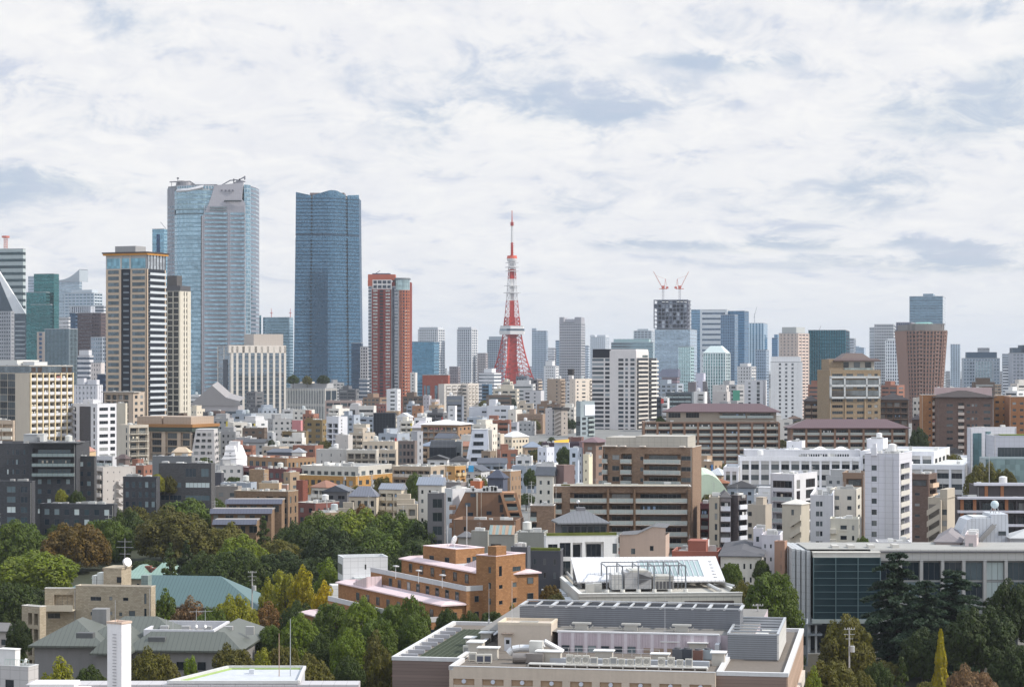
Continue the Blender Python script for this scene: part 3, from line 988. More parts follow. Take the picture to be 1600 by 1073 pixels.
def red_tower():
 d=2150.0
 k=d/F
 t=thing('apartment_tower','slim red brick apartment tower with a glass drum at its top right corner','high-rise',(PX(607,d),d,0))
 FOOT.append([(PX(572,d),d-6),(PX(643,d),d-6),(PX(643,d),d+40),(PX(572,d),d+40)])
 THINGS.append(('red brick tower',PX(607,d),d,PZ(428,d)))
 X=lambda p:(p-607)*k
 red,orange,pale,g=(.20,.042,.034),(.36,.125,.075),(.50,.50,.52),(.30,.36,.40)  # orange: the same red brick with sunlight put into the colour
 fh=3.26
 curtain(t,[(X(574.5),12),(X(575.5),2),(X(581),0)],0,PZ(447,d),fh,.25,.8,pale,(.2,.24,.3),inset=.12)
 curtain(t,[(X(581),-1),(X(611),-1)],0,PZ(452,d),fh,.5,.52,red,(.1,.1,.1),bn='ledge',gmat='wall')
 for a,b,gm,gg in((583,590,'curtain',(.46,.5,.5)),(593.5,598.8,'wall',(.03,.03,.04)),(602.5,609.5,'curtain',(.46,.5,.5))):
  nm='window' if gm=='curtain' else 'loggia'
  for i in range(int(PZ(452,d)/fh)):
   z=PZ(452,d)-fh*(i+1)
   if z<2:break
   mb=MB().box(X(a),X(b),-1.12,-.9,z+.9,z+2.5)
   if nm=='loggia':mb.box(X(a),X(b),-1.5,-1.12,z+.5,z+1.25)
   if room(t,nm):mb.build(nm,[gm],t,gg)
   else:over(t,nm,gm,gg).box(X(a),X(b),-1.12,-.9,z+.9,z+2.5)
 curtain(t,[(X(611),3),(X(623.5),3)],0,PZ(447,d),fh,.2,.8,pale,(.2,.23,.28),inset=.16)
 curtain(t,[(X(613),2.4),(X(616),2.4)],0,PZ(449,d),fh,.02,.98,(.05,.05,.07),(.06,.07,.1),wn='recess')
 drum=[(X(623.5)+math.sin(a)*8.2+2.4,1.5+8.2-math.cos(a)*8.2)for a in[R(-16+12.5*i)for i in range(11)]]
 curtain(t,drum,0,PZ(453,d),fh,.3,.72,orange,(.17,.15,.16),piers=10,pw=1.1,pc=orange,pp=.16,pd=0)if False else curtain(t,drum,0,PZ(453,d),fh,.26,.76,orange,(.03,.025,.03),piers=6,pw=1.5,pc=orange,pp=.3)
 for i in range(36):MB().prism([(x,y-.35)for x,y in drum[3:8]]+[(drum[7][0],drum[7][1]+1),(drum[3][0],drum[3][1]+1)],4+i*fh,4.5+i*fh).build('balcony','wall',t,(.55,.45,.38))
 curtain(t,[(X(582),0),(X(612),0)],PZ(452,d),PZ(437,d),4.6,.2,.8,(.62,.60,.60),(.3,.4,.46),wn='penthouse_wall',piers=4,pw=.9)
 m=MB()
 P=[(X(626)+8.6*math.cos(2*math.pi*i/20),10+8.6*math.sin(2*math.pi*i/20))for i in range(20)]
 m.prism(P,PZ(453,d),PZ(437,d))
 m.build('glass_drum','curtain',t,(.38,.5,.52))
 MB().prism([(X(626)+9.4*math.cos(2*math.pi*i/20),10+9.4*math.sin(2*math.pi*i/20))for i in range(20)],PZ(437,d),PZ(434,d),bottom=True).build('roof','roofing',t,(.16,.18,.2))
 m=MB().box(X(574.5),X(617),3,22,PZ(437.5,d),PZ(428.5,d)).box(X(574.5),X(582),1.5,22,PZ(447,d),PZ(437.5,d))
 m.build('parapet','wall',t,(.42,.12,.075))
 MB().box(X(581),X(609),6,18,PZ(428.5,d),PZ(426.6,d)).bar((X(586),8,PZ(427,d)),(X(593),8,PZ(422.5,d)),.4).build('rooftop_unit','metal',t,(.08,.1,.16))
 MB().prism([(X(641),14),(X(641),40),(X(575),40),(X(574.5),12),(X(581),3),(X(623),4)],0,PZ(440,d)).build('wall','wall',t,red)
red_tower()
def tan_tower():
 d=1160.0
 t=Tw('apartment_tower','tan apartment tower with orange-edged oversailing roof and dark balcony side','high-rise',165.5,229.5,258.5,397,d,24)
 THINGS[-1]=('tan tower with orange roof edge',t.P[0]+10,d,t.H)
 tan,dark=(.50,.40,.31),(.035,.04,.055)
 fh=3.3
 zt=PZ(420,d)
 W,D=t.W,t.D
 curtain(t.root,t.pl('f',0,.375),0,zt,fh,.26,.84,tan,(.13,.17,.20),inset=.15,bn='window',pp=.1)
 curtain(t.root,t.pl('f',.60,1),0,zt,fh,.26,.84,tan,(.13,.17,.20),inset=.12,bn='window')
 m=MB()
 m.poly([(W*.375,.8,0),(W*.6,.8,0),(W*.6,.8,zt),(W*.375,.8,zt)])
 m.poly([(W*.375,0,0),(W*.375,.8,0),(W*.375,.8,zt),(W*.375,0,zt)])
 m.poly([(W*.6,.8,0),(W*.6,0,0),(W*.6,0,zt),(W*.6,.8,zt)])
 m.build('recess','wall',t.root,dark)
 for i in range(37):
  z=zt-fh*(i+1)
  MB().box(W*.42,W*.56,.1,.75,z+.3,z+.5).box(W*.42,W*.56,.1,.18,z+.5,z+1.3).build('balcony','wall',t.root,(.18,.21,.24))
# dark right side with pale balcony fronts
 curtain(t.root,t.pl('r',.05,.95),0,zt,fh,.02,.98,dark,(.045,.055,.075),bn='balcony_door')
 m=MB()
 for a,b in((0,.05),(.95,1)):m.box(W-.6,W+.25,a*D,b*D,0,zt)
 m.build('wall','wall',t.root,tan)
 for i in range(37):
  z=zt-fh*(i+1)
  MB().box(W,W+1.5,.06*D,.94*D,z+.05,z+.3).box(W+1.38,W+1.5,.06*D,.94*D,z+.3,z+1.35).build('balcony','wall',t.root,(.50,.54,.58))
# glass storeys under the roof
 zg=t.H
 curtain(t.root,t.pl('f'),zt,zg,zg-zt,.06,.74,(.42,.43,.44),(.24,.46,.58),wn='penthouse_wall',inset=.03)
 for u in(.375,.60):MB().box(W*u-.5,W*u+.5,-.3,.2,zt,zg).build('pier','wall',t.root,(.5,.48,.45))
 curtain(t.root,t.pl('r'),zt,zg,zg-zt,.02,.98,(.6,.6,.6),(.66,.70,.74),wn='penthouse_wall',piers=6,pw=.7,pc=(.12,.13,.15))
 MB().box(-1.6,W+1.6,-1.6,D+1.6,zg+.6,zg+1.3).build('roof','roofing',t.root,(.07,.055,.05))
 MB().box(-1.2,W+1.2,-1.2,D+1.2,zg-.4,zg+.6).build('fascia','wall',t.root,(.55,.26,.06))
 MB().box(W*.12,W*.62,4,14,zg+1.3,zg+4.8).build('penthouse','panel',t.root,(.33,.33,.34))
 m=MB()
 for k in 'lk':
  a,b=t.pl(k)
  m.poly([(*a,0),(*b,0),(*b,t.H),(*a,t.H)])
 m.build('wall','wall',t.root,tan)
tan_tower()
def neighbour_tower():
 d=1250.0
 t=Tw('apartment_tower','slimmer cream and black tower close behind the tan tower','high-rise',252,281,297.5,455,d,30)
 THINGS[-1]=('slim cream and black tower',t.P[0]+5,d,t.H)
 fh=3.3
 curtain(t.root,t.pl('f'),0,t.H,fh,.12,.92,(.52,.49,.42),(.075,.085,.09),inset=.02,bn='loggia',gmat='window')
 for u in(.02,.35,.66,.98):MB().box(t.W*u-.3,t.W*u+.3,-.5,.2,0,t.H).build('pier','wall',t.root,(.52,.49,.42))
 curtain(t.root,t.pl('r'),0,t.H,fh,.25,.85,(.62,.58,.50),(.06,.06,.065),piers=4,pw=1.5,pc=(.62,.58,.50),pp=.3)
 t.shell((.4,.38,.35),(.2,.2,.2),'lk')
 t.top('penthouse',-.02,1.02,.02,.98,2.6,(.10,.10,.11))
 t.top('penthouse',.25,.78,.1,.6,8.5,(.10,.095,.095))
neighbour_tower()
def motoazabu():
 d=1850.0
 k=d/F
 t=thing('apartment_tower','brown pink apartment tower that flares wider towards its top','high-rise',(PX(1451,d),d,0),R(8))
 FOOT.append([(PX(1415,d),d-10),(PX(1486,d),d-10),(PX(1486,d),d+60),(PX(1415,d),d+60)])
 THINGS.append(('flaring pink-brown tower',PX(1451,d),d,100))
 H=PZ(517,d)
 a=17.5
 ch=5.5
 pl=[(-a,ch-a),(ch-a,-a),(-3,-a-1.2),(3,-a-1.2),(a-ch,-a),(a,ch-a),(a,a-ch)]
 c=(0,0)
 def S(z):
  f=min(1,max(0,(z-42)/(H-42)))
  return .85+.19*f
 pl=[(x,y+18)for x,y in pl]
 c=(0,18)
 wc=(.27,.17,.14)
 curtain(t,pl,0,H,3.25,.28,.80,wc,(.16,.15,.16),S=S,c=c,piers=22,pw=1.1,pc=wc,pp=.7)
 for i in range(0,29):
  z=H-3.25*(i+1)
  P=offset(seg_pts(pl,S(z),c),.9)
  m=MB()
  for q in(1,3,4):
   A,B=P[q],P[q+1]
   g=lambda f:(A[0]+(B[0]-A[0])*f,A[1]+(B[1]-A[1])*f)
   n,e=g(.3),g(.7)
   m.poly([(*n,z+.2),(*e,z+.2),(*e,z+1.2),(*n,z+1.2)])
   m.poly([(*e,z+.2),(*n,z+.2),(n[0],n[1]+1,z+.2),(e[0],e[1]+1,z+.2)])
  m.build('balcony','wall',t,(.30,.20,.17))
 back=[(a,a-ch+18),(a,a+18),(-a,a+18),(-a,ch-a+18)]
 m=MB()
 for i in range(10):
  z0,z1=H*i/10,H*(i+1)/10
  A,B=seg_pts(back,S(z0),c),seg_pts(back,S(z1),c)
  for q in range(3):m.poly([(*A[q],z0),(*A[q+1],z0),(*B[q+1],z1),(*B[q],z1)])
 m.build('wall','wall',t,wc)
 full=pl[:-1]+back[:3]
 MB().prism(seg_pts(full,1.05,c),H,H+.8,bottom=True).build('roof','roofing',t,(.2,.18,.17))
 MB().prism(seg_pts(full,.93,c),H+.8,H+5.5).build('penthouse','panel',t,(.20,.19,.19))
 m=MB()
 for i in range(9):m.box(-15+i*3.6,-14.4+i*3.6,2.2,2.8,H+.8,H+6.4)
 m.box(-15.5,15.5,1.9,3.1,H+5.6,H+6.2)
 m.build('pergola','metal',t,(.22,.2,.2))
 MB().cyl(1,16,H+5.5,H+7.6,10,6,n=20).build('dome','metal',t,(.22,.42,.38))
motoazabu()
# ================================================================ the rest of the skyline, left to right
G1,G2,G3,G4=(.18,.34,.44),(.10,.22,.34),(.05,.20,.21),(.34,.46,.55)
t=sky('dark green glass tower in horizontal stripes at the left edge',-45,36,40,389,2600,12,(.40,.46,.47),(.045,.085,.10),8,(.12,.55))
m=MB()
for i in range(7):
 z=4+i*2.6
 for a,b in((-1,-1),(1,-1),(1,1),(-1,1)):m.bar((t.W-26+a*1.5,8+b*1.5,t.H+.6+i*2.2),(t.W-26+a*1.5,8+b*1.5,t.H+.6+(i+1)*2.2),.3)
 m.box(t.W-27.8,t.W-24.2,6.2,9.8,t.H+.6+(i+1)*2.2,t.H+1+(i+1)*2.2)
m.cyl(t.W-26,8,t.H+14,t.H+16.4,4.6,4.6,n=12)
m.build('antenna_mast','metal',t.root,(.62,.2,.16))
def wedge():
 d=2520.0
 o=thing('office_building','dark glass wedge with a white sloping spine against the striped tower','building',(PX(-30,d),d,0))
 k=d/F
 P=[((x+30)*k,PZ(y,d))for x,y in((-30,640),(40,640),(40,491),(22,489),(-14,404),(-30,404))]
 m=MB()
 fr,bk=[(x,0,z)for x,z in P],[(x,26,z)for x,z in P]
 m.poly(fr)
 for i in range(6):m.poly([fr[(i+1)%6],fr[i],bk[i],bk[(i+1)%6]])
 m.build('curtain_wall','curtain',o,(.07,.10,.13))
 m=MB()
 q=[((x+30)*k,PZ(y,d))for x,y in((-15,403),(-13,405),(40,490),(22,490))]
 fr,bk=[(x,-1.2,z)for x,z in q],[(x,5,z)for x,z in q]
 m.poly([fr[3],fr[2],fr[1],fr[0]])
 for i in range(4):m.poly([fr[i],fr[(i+1)%4],bk[(i+1)%4],bk[i]])
 m.build('spine','wall',o,(.74,.76,.79))  # white stands for sky reflected in the slope, put into the colour
 for i in range(9):
  z=PZ(560,d)+i*5.2
  MB().box((24+30)*k,(39.5+30)*k,-.4,.1,z,z+1.6).build('ledge','wall',o,(.42,.46,.5))
 THINGS.append(('glass wedge',PX(5,d),d,100))
wedge()
sky('grey office block with rows of small windows at far left',-20,17,22,487,2350,20,(.36,.37,.40),(.15,.18,.21),4,(.25,.75),(10,3),.8,dep=25)
t=sky('teal green glass tower with a stepped left shoulder',53,84,92,428,2500,22,(.045,.13,.14),(.05,.20,.21),4,(.15,.95))
sky('lower teal shoulder building beside the green tower',41,72,80,457,2490,10,(.05,.15,.16),(.055,.20,.22),4,(.15,.95),dep=9)
sky('teal front block at the foot of the green tower',48,78,82,476,2475,14,(.05,.13,.14),(.055,.18,.195),4,(.12,.95),dep=10)
t=sky('pale glass tower with an upswept curved top',92,124,128,440,2900,20,(.42,.48,.54),(.36,.46,.55),4,(.2,.9))
m=MB()
N=10
for i in range(N):
 f0,f1=i/N,(i+1)/N
 zz=lambda f:t.H+.6+2+14*f**2
 for y0,y1 in((0,4),):m.poly([(t.W*f0,0,t.H),(t.W*f1,0,t.H),(t.W*f1,0,zz(f1)),(t.W*f0,0,zz(f0))])
 m.poly([(t.W*f0,0,zz(f0)),(t.W*f1,0,zz(f1)),(t.W*f1,22,zz(f1)),(t.W*f0,22,zz(f0))])
m.poly([(t.W,0,t.H),(t.W,22,t.H),(t.W,22,t.H+16),(t.W,0,t.H+16)])
m.build('roof','panel',t.root,(.40,.45,.50))
sky('rear pale office tower left of the curved-top tower',44,54,58,432,3050,20,(.42,.48,.56),(.36,.44,.53),4,(.2,.85))
sky('blue-white office tower with stepped flat top',101,147,160,458,2800,22,(.52,.58,.64),(.20,.30,.40),4,(.3,.8),(8,3),.9,ph=[(.2,.9,.1,.8,4)])
sky('tower of white vertical fins before the blue-white tower',109,142,148,479,2650,20,(.16,.20,.28),(.09,.12,.18),4,(.2,.9),(11,3),1.4,(.66,.68,.74))
sky('white slab behind the purple-brown tower',147,162,166,478,2680,20,(.7,.7,.72),(.4,.45,.5),4)
sky('purple-brown office tower with a fine window grid',119,158,165,489,2400,18,(.13,.095,.10),(.14,.15,.18),3.8,(.3,.75),(16,4),.8)
sky('narrow navy block wedged before the purple-brown tower',109,118,121,489,2380,20,(.06,.10,.17),(.05,.10,.17),4)
sky('small white block beside the teal tower',92,107,110,496,2300,20,(.66,.66,.68),(.4,.42,.45),4)
sky('narrow tan block with blue windows by the black tower',58,69,71,519,2050,18,(.46,.39,.35),(.06,.11,.20),4.2,(.2,.85),(1,1),2.2)
sky('black-green glass tower with close vertical fins',70,108,121,514,2000,26,(.07,.11,.13),(.08,.15,.18),4,(.1,.95),(18,6),.55,(.22,.27,.31))
sky('blue-grey slab half hidden behind the tan tower',142,160,166,527,2100,18,(.42,.46,.52),(.24,.32,.40),3.8,(.3,.8),(5,2),.6)
sky('pale office block with dark ribbon windows left of the tan tower',121,140,146,556,1700,24,(.60,.60,.63),(.12,.15,.2),3.8,(.25,.75),ph=[(.1,.9,.1,.9,4)])
sky('pinkish white block left of the tan tower',142,158,163,567,1600,24,(.66,.60,.58),(.3,.3,.32),3.4,(.3,.75),(4,2),1.2)
sky('small navy block at the foot of the tan tower',152,164,168,585,1480,20,(.05,.07,.12),(.05,.07,.12),3.6)
sky('white low block with roof plant left of the tan tower',116,152,160,602,1400,22,(.62,.62,.66),(.35,.38,.42),3.4,(.35,.75),(6,2),1.6,ph=[(.1,.4,.1,.6,4),(.5,.9,.3,.9,3)])
t=sky('blue glass tower with a navy stripe behind the round tower',238,256,262,358,2600,20,(.28,.44,.54),(.22,.42,.56),4,(.12,.9))
MB().box(t.W*.38,t.W*.66,-.5,.1,0,t.H-6).build('recess','curtain',t.root,(.03,.07,.16))
MB().bar((t.W*.5,6,t.H+9),(t.W*.95,6,t.H+1),.4).build('rooftop_unit','metal',t.root,(.35,.35,.37))
sky('thin teal tower right of the round tower',397,404,408,493,3000,24,(.2,.36,.42),(.22,.44,.5),4,(.15,.95))
t=sky('pale blue glass block crowned by two thin red and white antennas',411,451,458,496,3000,16,(.34,.48,.58),(.34,.50,.60),4,(.15,.9),dep=40)
for u in(.22,.96):
 m=MB().bar((t.W*u,10,t.H),(t.W*u,10,t.H+13),.6,r2=.25).box(t.W*u-1.5,t.W*u+1.5,9,11,t.H+6,t.H+7)
 m.build('antenna_mast','metal',t.root,(.6,.2,.2))
def hyatt():
 d=2000.0
 t=sky('broad stone hotel block of tall pale piers below the round tower',340,361,447,541,d,-62 if False else-28,(.52,.48,.44),(.18,.24,.30),4,(.04,.96),(9,2),2.2,(.60,.56,.51),cat='hotel',name='hotel_block')
 MB().box(-2,t.W,-.3,3,t.H-6,t.H+1).build('cornice','wall',t.root,(.62,.57,.52))
 t.top('penthouse',.46,1.0,.2,.9,11,(.45,.40,.36))
 MB().box(t.W*.2,t.W*.98,-.25,.1,t.H-5,t.H-1.5).build('window_band','curtain',t.root,(.32,.42,.5))
 MB().box(-.5,.1,t.D*.25,t.D*.55,8,t.H-12).build('recess','wall',t.root,(.08,.09,.11))
hyatt()
t=sky('low hotel wing with close vertical blades and trees on its roof',447,508,526,607,1950,22,(.34,.33,.32),(.10,.13,.16),14,(.03,.86),(24,2),.7,(.58,.56,.52),cat='hotel',name='hotel_block',ph=[(.02,.95,.3,.9,4)],phc=(.40,.40,.41))
t=sky('grey windowless hall with a long sloping roof below the round tower',299,372,380,634,1800,14,(.38,.36,.37),(.16,.2,.24),9,(.2,.5),cat='hall',name='event_hall')
m=MB()
W,D,H=t.W,t.D,t.H
P=[(-2,-1,H),(W*.45,-1,H+17),(W*.75,-1,H+7),(W+2,-1,H+4)]
for i in range(3):m.poly([P[i],P[i+1],(P[i+1][0],D,P[i+1][2]+3),(P[i][0],D,P[i][2]+3)])
m.poly([(-2,-1,H),(W+2,-1,H),P[3],P[2],P[1]])
m.build('roof','seam',t.root,(.30,.28,.28))
sky('dark navy slab at the foot of the blue skyscraper',549,564,567,536,2450,16,(.06,.09,.14),(.05,.09,.15),4,(.1,.9),dep=18)
sky('white block of deep balconies left of the red brick tower',563,575,578,542,2300,14,(.66,.64,.64),(.08,.08,.1),3.3,(.2,.75),(3,1),1.0)
sky('low office block at the foot of the blue skyscraper',561,574,577,592,1950,14,(.5,.5,.52),(.12,.16,.22),3.6,(.2,.8))
sky('glass blue office tower right of the red brick tower',641,678,686,534,2600,18,(.13,.27,.38),(.12,.28,.42),4,(.2,.95))
sky('white-ribbed apartment tower behind the glass blue tower',653,685,695,515,3000,20,(.55,.58,.62),(.25,.33,.42),3.4,(.3,.8),(10,3),1.5,(.72,.72,.74),ph=[(.05,.95,.05,.95,3)])
sky('slim grey apartment tower with pale corner balconies left of the lattice tower',714,737,746,515,3000,22,(.50,.52,.57),(.22,.28,.36),3.4,(.3,.8),(7,3),1.3,(.62,.64,.68),ph=[(.05,.95,.05,.95,3)],sp=(.78,.78,.78))
sky('brown-grey twin block left of the slim grey tower',702,716,719,573,2800,14,(.26,.23,.25),(.17,.17,.2),3.4,(.3,.75),(5,1),1.0)
sky('small brown apartment tower left of the lattice tower',746,759,762,552,3000,16,(.38,.35,.36),(.26,.27,.3),3.4,(.3,.75),(5,1),1.0)
sky('grey-blue tower with rounded top behind the lattice tower',761,787,790,531,3450,10,(.38,.44,.50),(.24,.31,.40),3.6,(.3,.8),(8,1),1.0,ph=[(.1,.9,.1,.9,5)])
sky('white office with grey ribbon windows left of the lattice tower base',748,772,783,583,2600,20,(.72,.72,.74),(.35,.39,.45),4.2,(.2,.65),ph=[(.25,.75,.2,.8,5)])
sky('pale blue tower right of the lattice tower, higher on its left',831,854,856,517,3600,8,(.42,.49,.57),(.36,.46,.57),3.6,(.2,.85),(10,1),.8,ph=[(0,.3,0,.9,4)])
sky('white narrow tower behind the stepped white block',856,866,869,544,3200,14,(.68,.69,.72),(.5,.54,.6),3.6)
t=sky('low white block stepped like a pyramid right of the lattice tower',850,868,873,572,2800,16,(.74,.74,.75),(.38,.4,.44),3.6,(.3,.75),(6,2),1.4)
t.top('penthouse',.1,.7,.1,.9,6,(.74,.74,.75))
sky('pale blue slab behind the notched grey tower',868,878,880,532,3700,10,(.40,.50,.60),(.36,.48,.6),4)
t=sky('broad grey tower with notched crown',874,908,914,505,3200,12,(.42,.42,.45),(.25,.27,.32),3.9,(.3,.75),(12,3),.9)
t.top('penthouse',0,.2,0,.9,8.5,(.36,.36,.4))
t.top('penthouse',.70,1,0,.9,8.5,(.36,.36,.4))
t.top('penthouse',.2,.7,.3,.9,6,(.5,.5,.54))
t.top('crown_gap',.2,.7,0,.3,1.2,(.15,.16,.18))
sky('pale sliver of a tower right of the notched grey tower',912,919,921,540,3500,12,(.52,.58,.66),(.45,.54,.64),4)
sky('faint pale twin-topped tower far behind',922,946,952,527,4200,16,(.58,.62,.68),(.48,.55,.63),3.6,(.2,.85),(8,2),1.4,ph=[(0,.3,0,.9,4),(.45,1,0,.9,4)])
sky('wide green-blue glass block behind the white tower',955,1020,1024,535,3400,8,(.30,.42,.46),(.24,.36,.42),4.4,(.2,.85),ph=[(.05,.9,.1,.8,5)],phc=(.34,.48,.5))
sky('pale tower with a penthouse rising above the green-blue block',990,1018,1022,517,3700,10,(.44,.50,.55),(.34,.40,.48),4,(.2,.7),(5,2),1.5,ph=[(.2,.8,.1,.9,3)])
def building_site():
 d=2700.0
 t=Tw('tower_under_construction','unfinished tower, bare steel frame above pale blue glazed storeys','construction site',1022,1074,1080,468,d,10)
 THINGS[-1]=('unfinished tower with cranes',t.P[0]+20,d,t.H)
 zg=PZ(513,d)
 W,D,H=t.W,t.D,t.H
 MB().box(3,W-3,5,D,0,H-3).build('core','wall',t.root,(.13,.15,.19))
 fh=5.0
 z=H
 n=9
 while z>zg-2:
  MB().box(0,W,0,D,z-.9,z).build('floor_slab','wall',t.root,(.20,.22,.27))
  z-=fh
 for i in range(n+1):
  x=W*i/n
  MB().box(x-.6,x+.6,.1,1.0,zg,H).build('column','wall',t.root,(.14,.15,.19))
 for j in range(4):
  MB().box(W-.9,W-.05,D*j/4,D*j/4+1.0,zg,H).build('column','wall',t.root,(.2,.2,.24))
 rg=random.Random(4)
 for i in range(26):  # stacked boards and sheeting seen between the slabs
  a=rg.randrange(n)
  f=rg.randrange(int((H-zg)/fh))
  MB().box(W*a/n+.6,W*(a+1)/n-.6,1.1,1.3,H-fh*(f+1),H-fh*f-.9).build('sheeting','wall',t.root,rg.choice(((.55,.6,.66),(.3,.34,.4),(.10,.12,.16))))
 u=sky('pale blue glazed lower block under the unfinished steel frame',1023,1078,1089,515,d-30,12,(.38,.48,.58),(.36,.47,.58),4.2,(.15,.9),dep=28)
 for px,tx,ty,col in((1037,1022,424,(.62,.18,.14)),(1063,1077,424,(.62,.18,.14))):
  c=thing('tower_crane','red and white crane leaning '+('left' if tx<px else 'right')+' on top of the unfinished tower','crane',(PX(px,d),d+10,H))
  q=d/F
  m=MB()
  for a,b in((-1,-1),(1,-1),(1,1),(-1,1)):m.bar((a,b,0),(a,b,14),.28)
  for i in range(5):m.bar((-1,-1,i*2.8),(1,-1,i*2.8+2.8),.18).bar((1,1,i*2.8),(-1,1,i*2.8+2.8),.18)
  m.build('mast','metal',c,(.55,.55,.58))
  s=1 if tx>px else-1
  MB().box(-1.8,1.8,-1.6,1.6,14,17.5).box(-s*5-1.5,-s*5+1.5,-1.6,1.6,14,16.4).box(-5,5,-1.4,1.4,13.3,14).build('cab','metal',c,col)
  e=Vector(((tx-px)*q,0,PZ(ty,d)-H))
  m=MB()
  b0=Vector((s*1.5,0,16))
  for o in((0,-.8,.6),(0,.8,.6),(0,0,-.7)):m.bar(b0+Vector(o),e+Vector(o)*.4,.3)
  for i in range(12):
   p0,p1=b0.lerp(e,i/12),b0.lerp(e,(i+1)/12)
   m.bar(p0+Vector((0,-.8,.6)),p1+Vector((0,0,-.7)),.16).bar(p0+Vector((0,0,-.7)),p1+Vector((0,.8,.6)),.16)
  m.build('jib','metal',c,(.70,.45,.42))
  m=MB().bar((-s*2,0,17),(-s*3,0,26),.35).bar((-s*3,0,26),tuple(b0.lerp(e,.75)),.12).bar((-s*3,0,26),(-s*5,0,16),.2)
  m.build('a_frame','metal',c,col)
building_site()
sky('teal-white glass office in front of the pale blue glazed block',1060,1079,1084,542,2500,18,(.42,.60,.62),(.38,.56,.60),3.8,(.2,.85),(7,2),.5,(.62,.74,.76))
t=sky('dusky brown low block shaped like a cut pyramid',1034,1058,1062,590,2300,12,(.26,.20,.24),(.22,.18,.22),4.2,(.3,.7))
MB().prism([(-6,-1),(t.W+1,-1),(t.W+1,t.D),(-6,t.D)],t.H+.6,t.H+9,s1=.72,c=(t.W+1,t.D*.5)).build('roof','roofing',t.root,(.15,.16,.22))
sky('blue glass tower edged white at the left of the striped slab',1080,1096,1098,484,3350,8,(.20,.33,.46),(.17,.31,.46),4,(.2,.9),dep=30)
t=sky('wide slab tower striped with pale horizontal bands',1096,1135,1140,484,3300,10,(.62,.66,.70),(.10,.16,.24),8,(.15,.5))
for u in(0,1):MB().box(t.W*u-2,t.W*u+1,-1,1,0,t.H+1).build('pier','wall',t.root,(.66,.7,.74))
sky('dark blue tower in front of the striped slab',1126,1148,1153,492,3150,16,(.13,.22,.33),(.11,.20,.33),4,(.25,.9),(8,2),.8,(.2,.29,.4))
sky('dark blue slab tower with rounded right edge',1137,1163,1170,486,3300,22,(.08,.18,.30),(.08,.19,.33),4,(.15,.95),dep=30)
t=sky('sky-blue tower with white vertical stripes and a thin crane on top',1170,1194,1199,505,3900,12,(.18,.36,.54),(.17,.38,.58),4,(.15,.95),(5,1),2.2,(.5,.62,.72))
MB().bar((t.W*.35,8,t.H),(t.W*.35,8,t.H+18),.8).bar((t.W*.3,8,t.H+10),(t.W*.5,8,t.H+30),.5).build('crane','metal',t.root,(.5,.52,.56))
sky('grey-blue office block below the sky-blue tower',1180,1197,1201,547,3000,14,(.32,.40,.50),(.24,.33,.44),4,(.25,.85),(5,1),.8)
t=sky('white-ribbed green glass tower with a gabled crown',1098,1134,1141,552,2600,18,(.55,.66,.68),(.24,.42,.46),3.8,(.1,.9),(9,3),1.0,(.80,.82,.82))
MB().prism([(0,0),(t.W,0),(t.W,t.D),(0,t.D)],t.H+.6,t.H+9,s1=.45,c=(t.W/2,t.D/2)).build('roof','seam',t.root,(.62,.72,.72))
sky('pale apartment block with a plant-room top below the dark blue towers',1152,1174,1181,573,2250,18,(.62,.62,.63),(.22,.24,.28),3.4,(.3,.75),(5,2),1.5,ph=[(.15,.7,.1,.9,3)])
sky('blue sliver of a tower left of the beige rounded tower',1206,1215,1218,528,4000,14,(.16,.28,.42),(.14,.28,.44),4,ph=[(.4,1,0,1,6)])
t=sky('beige pink apartment tower with a rounded rooftop crown',1217,1247,1264,521,2200,30,(.50,.42,.39),(.30,.30,.31),3.3,(.32,.75),(5,3),2.2,(.54,.46,.42),side=((.60,.47,.42),(.2,.18,.18)),ph=[(.1,.85,.1,.9,6)],phc=(.44,.46,.46))
t=sky('dark teal glass tower with ribbed front',1263,1321,1327,516,2300,12,(.03,.09,.12),(.035,.12,.165),3.6,(.3,.95),(15,2),.5,(.07,.2,.25),dep=30)
MB().bar((t.W*.28,6,t.H),(t.W*.33,6,t.H+5),.3).build('rooftop_unit','metal',t.root,(.4,.4,.42))
sky('grey sliver behind the dark teal tower',1326,1334,1337,529,3000,14,(.42,.45,.51),(.34,.4,.47),3.8)
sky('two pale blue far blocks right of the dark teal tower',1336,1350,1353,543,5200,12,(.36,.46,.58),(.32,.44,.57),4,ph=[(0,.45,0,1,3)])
sky('white grey tower with a narrow left shoulder',1366,1396,1401,507,3000,12,(.52,.53,.55),(.30,.33,.38),4,(.3,.75),(8,2),.8)
sky('narrow shoulder block left of the white grey tower',1359,1366,1368,512,3010,8,(.50,.53,.57),(.42,.48,.54),4,dep=20)
sky('dusky violet office block behind the flaring tower',1400,1424,1430,504,2900,16,(.16,.16,.21),(.10,.13,.19),4,(.3,.8),(7,2),.9,(.24,.23,.29))
sky('white office tower with a strong square grid',1383,1416,1421,532,2500,12,(.74,.75,.77),(.13,.19,.28),3.9,(.2,.85),(9,2),1.3,(.76,.77,.79),ph=[(.1,.85,.1,.9,2)])
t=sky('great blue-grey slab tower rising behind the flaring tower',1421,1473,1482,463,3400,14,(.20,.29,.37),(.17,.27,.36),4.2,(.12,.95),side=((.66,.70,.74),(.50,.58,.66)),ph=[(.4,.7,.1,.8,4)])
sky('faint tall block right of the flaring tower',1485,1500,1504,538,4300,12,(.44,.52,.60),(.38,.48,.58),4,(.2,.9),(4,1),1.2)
sky('wide blue-grey office block with glass centre bays',1505,1562,1567,560,2600,8,(.36,.40,.45),(.22,.30,.38),3.9,(.3,.8),(12,2),1.1,ph=[(.1,.93,.1,.9,7)],phc=(.07,.11,.16))
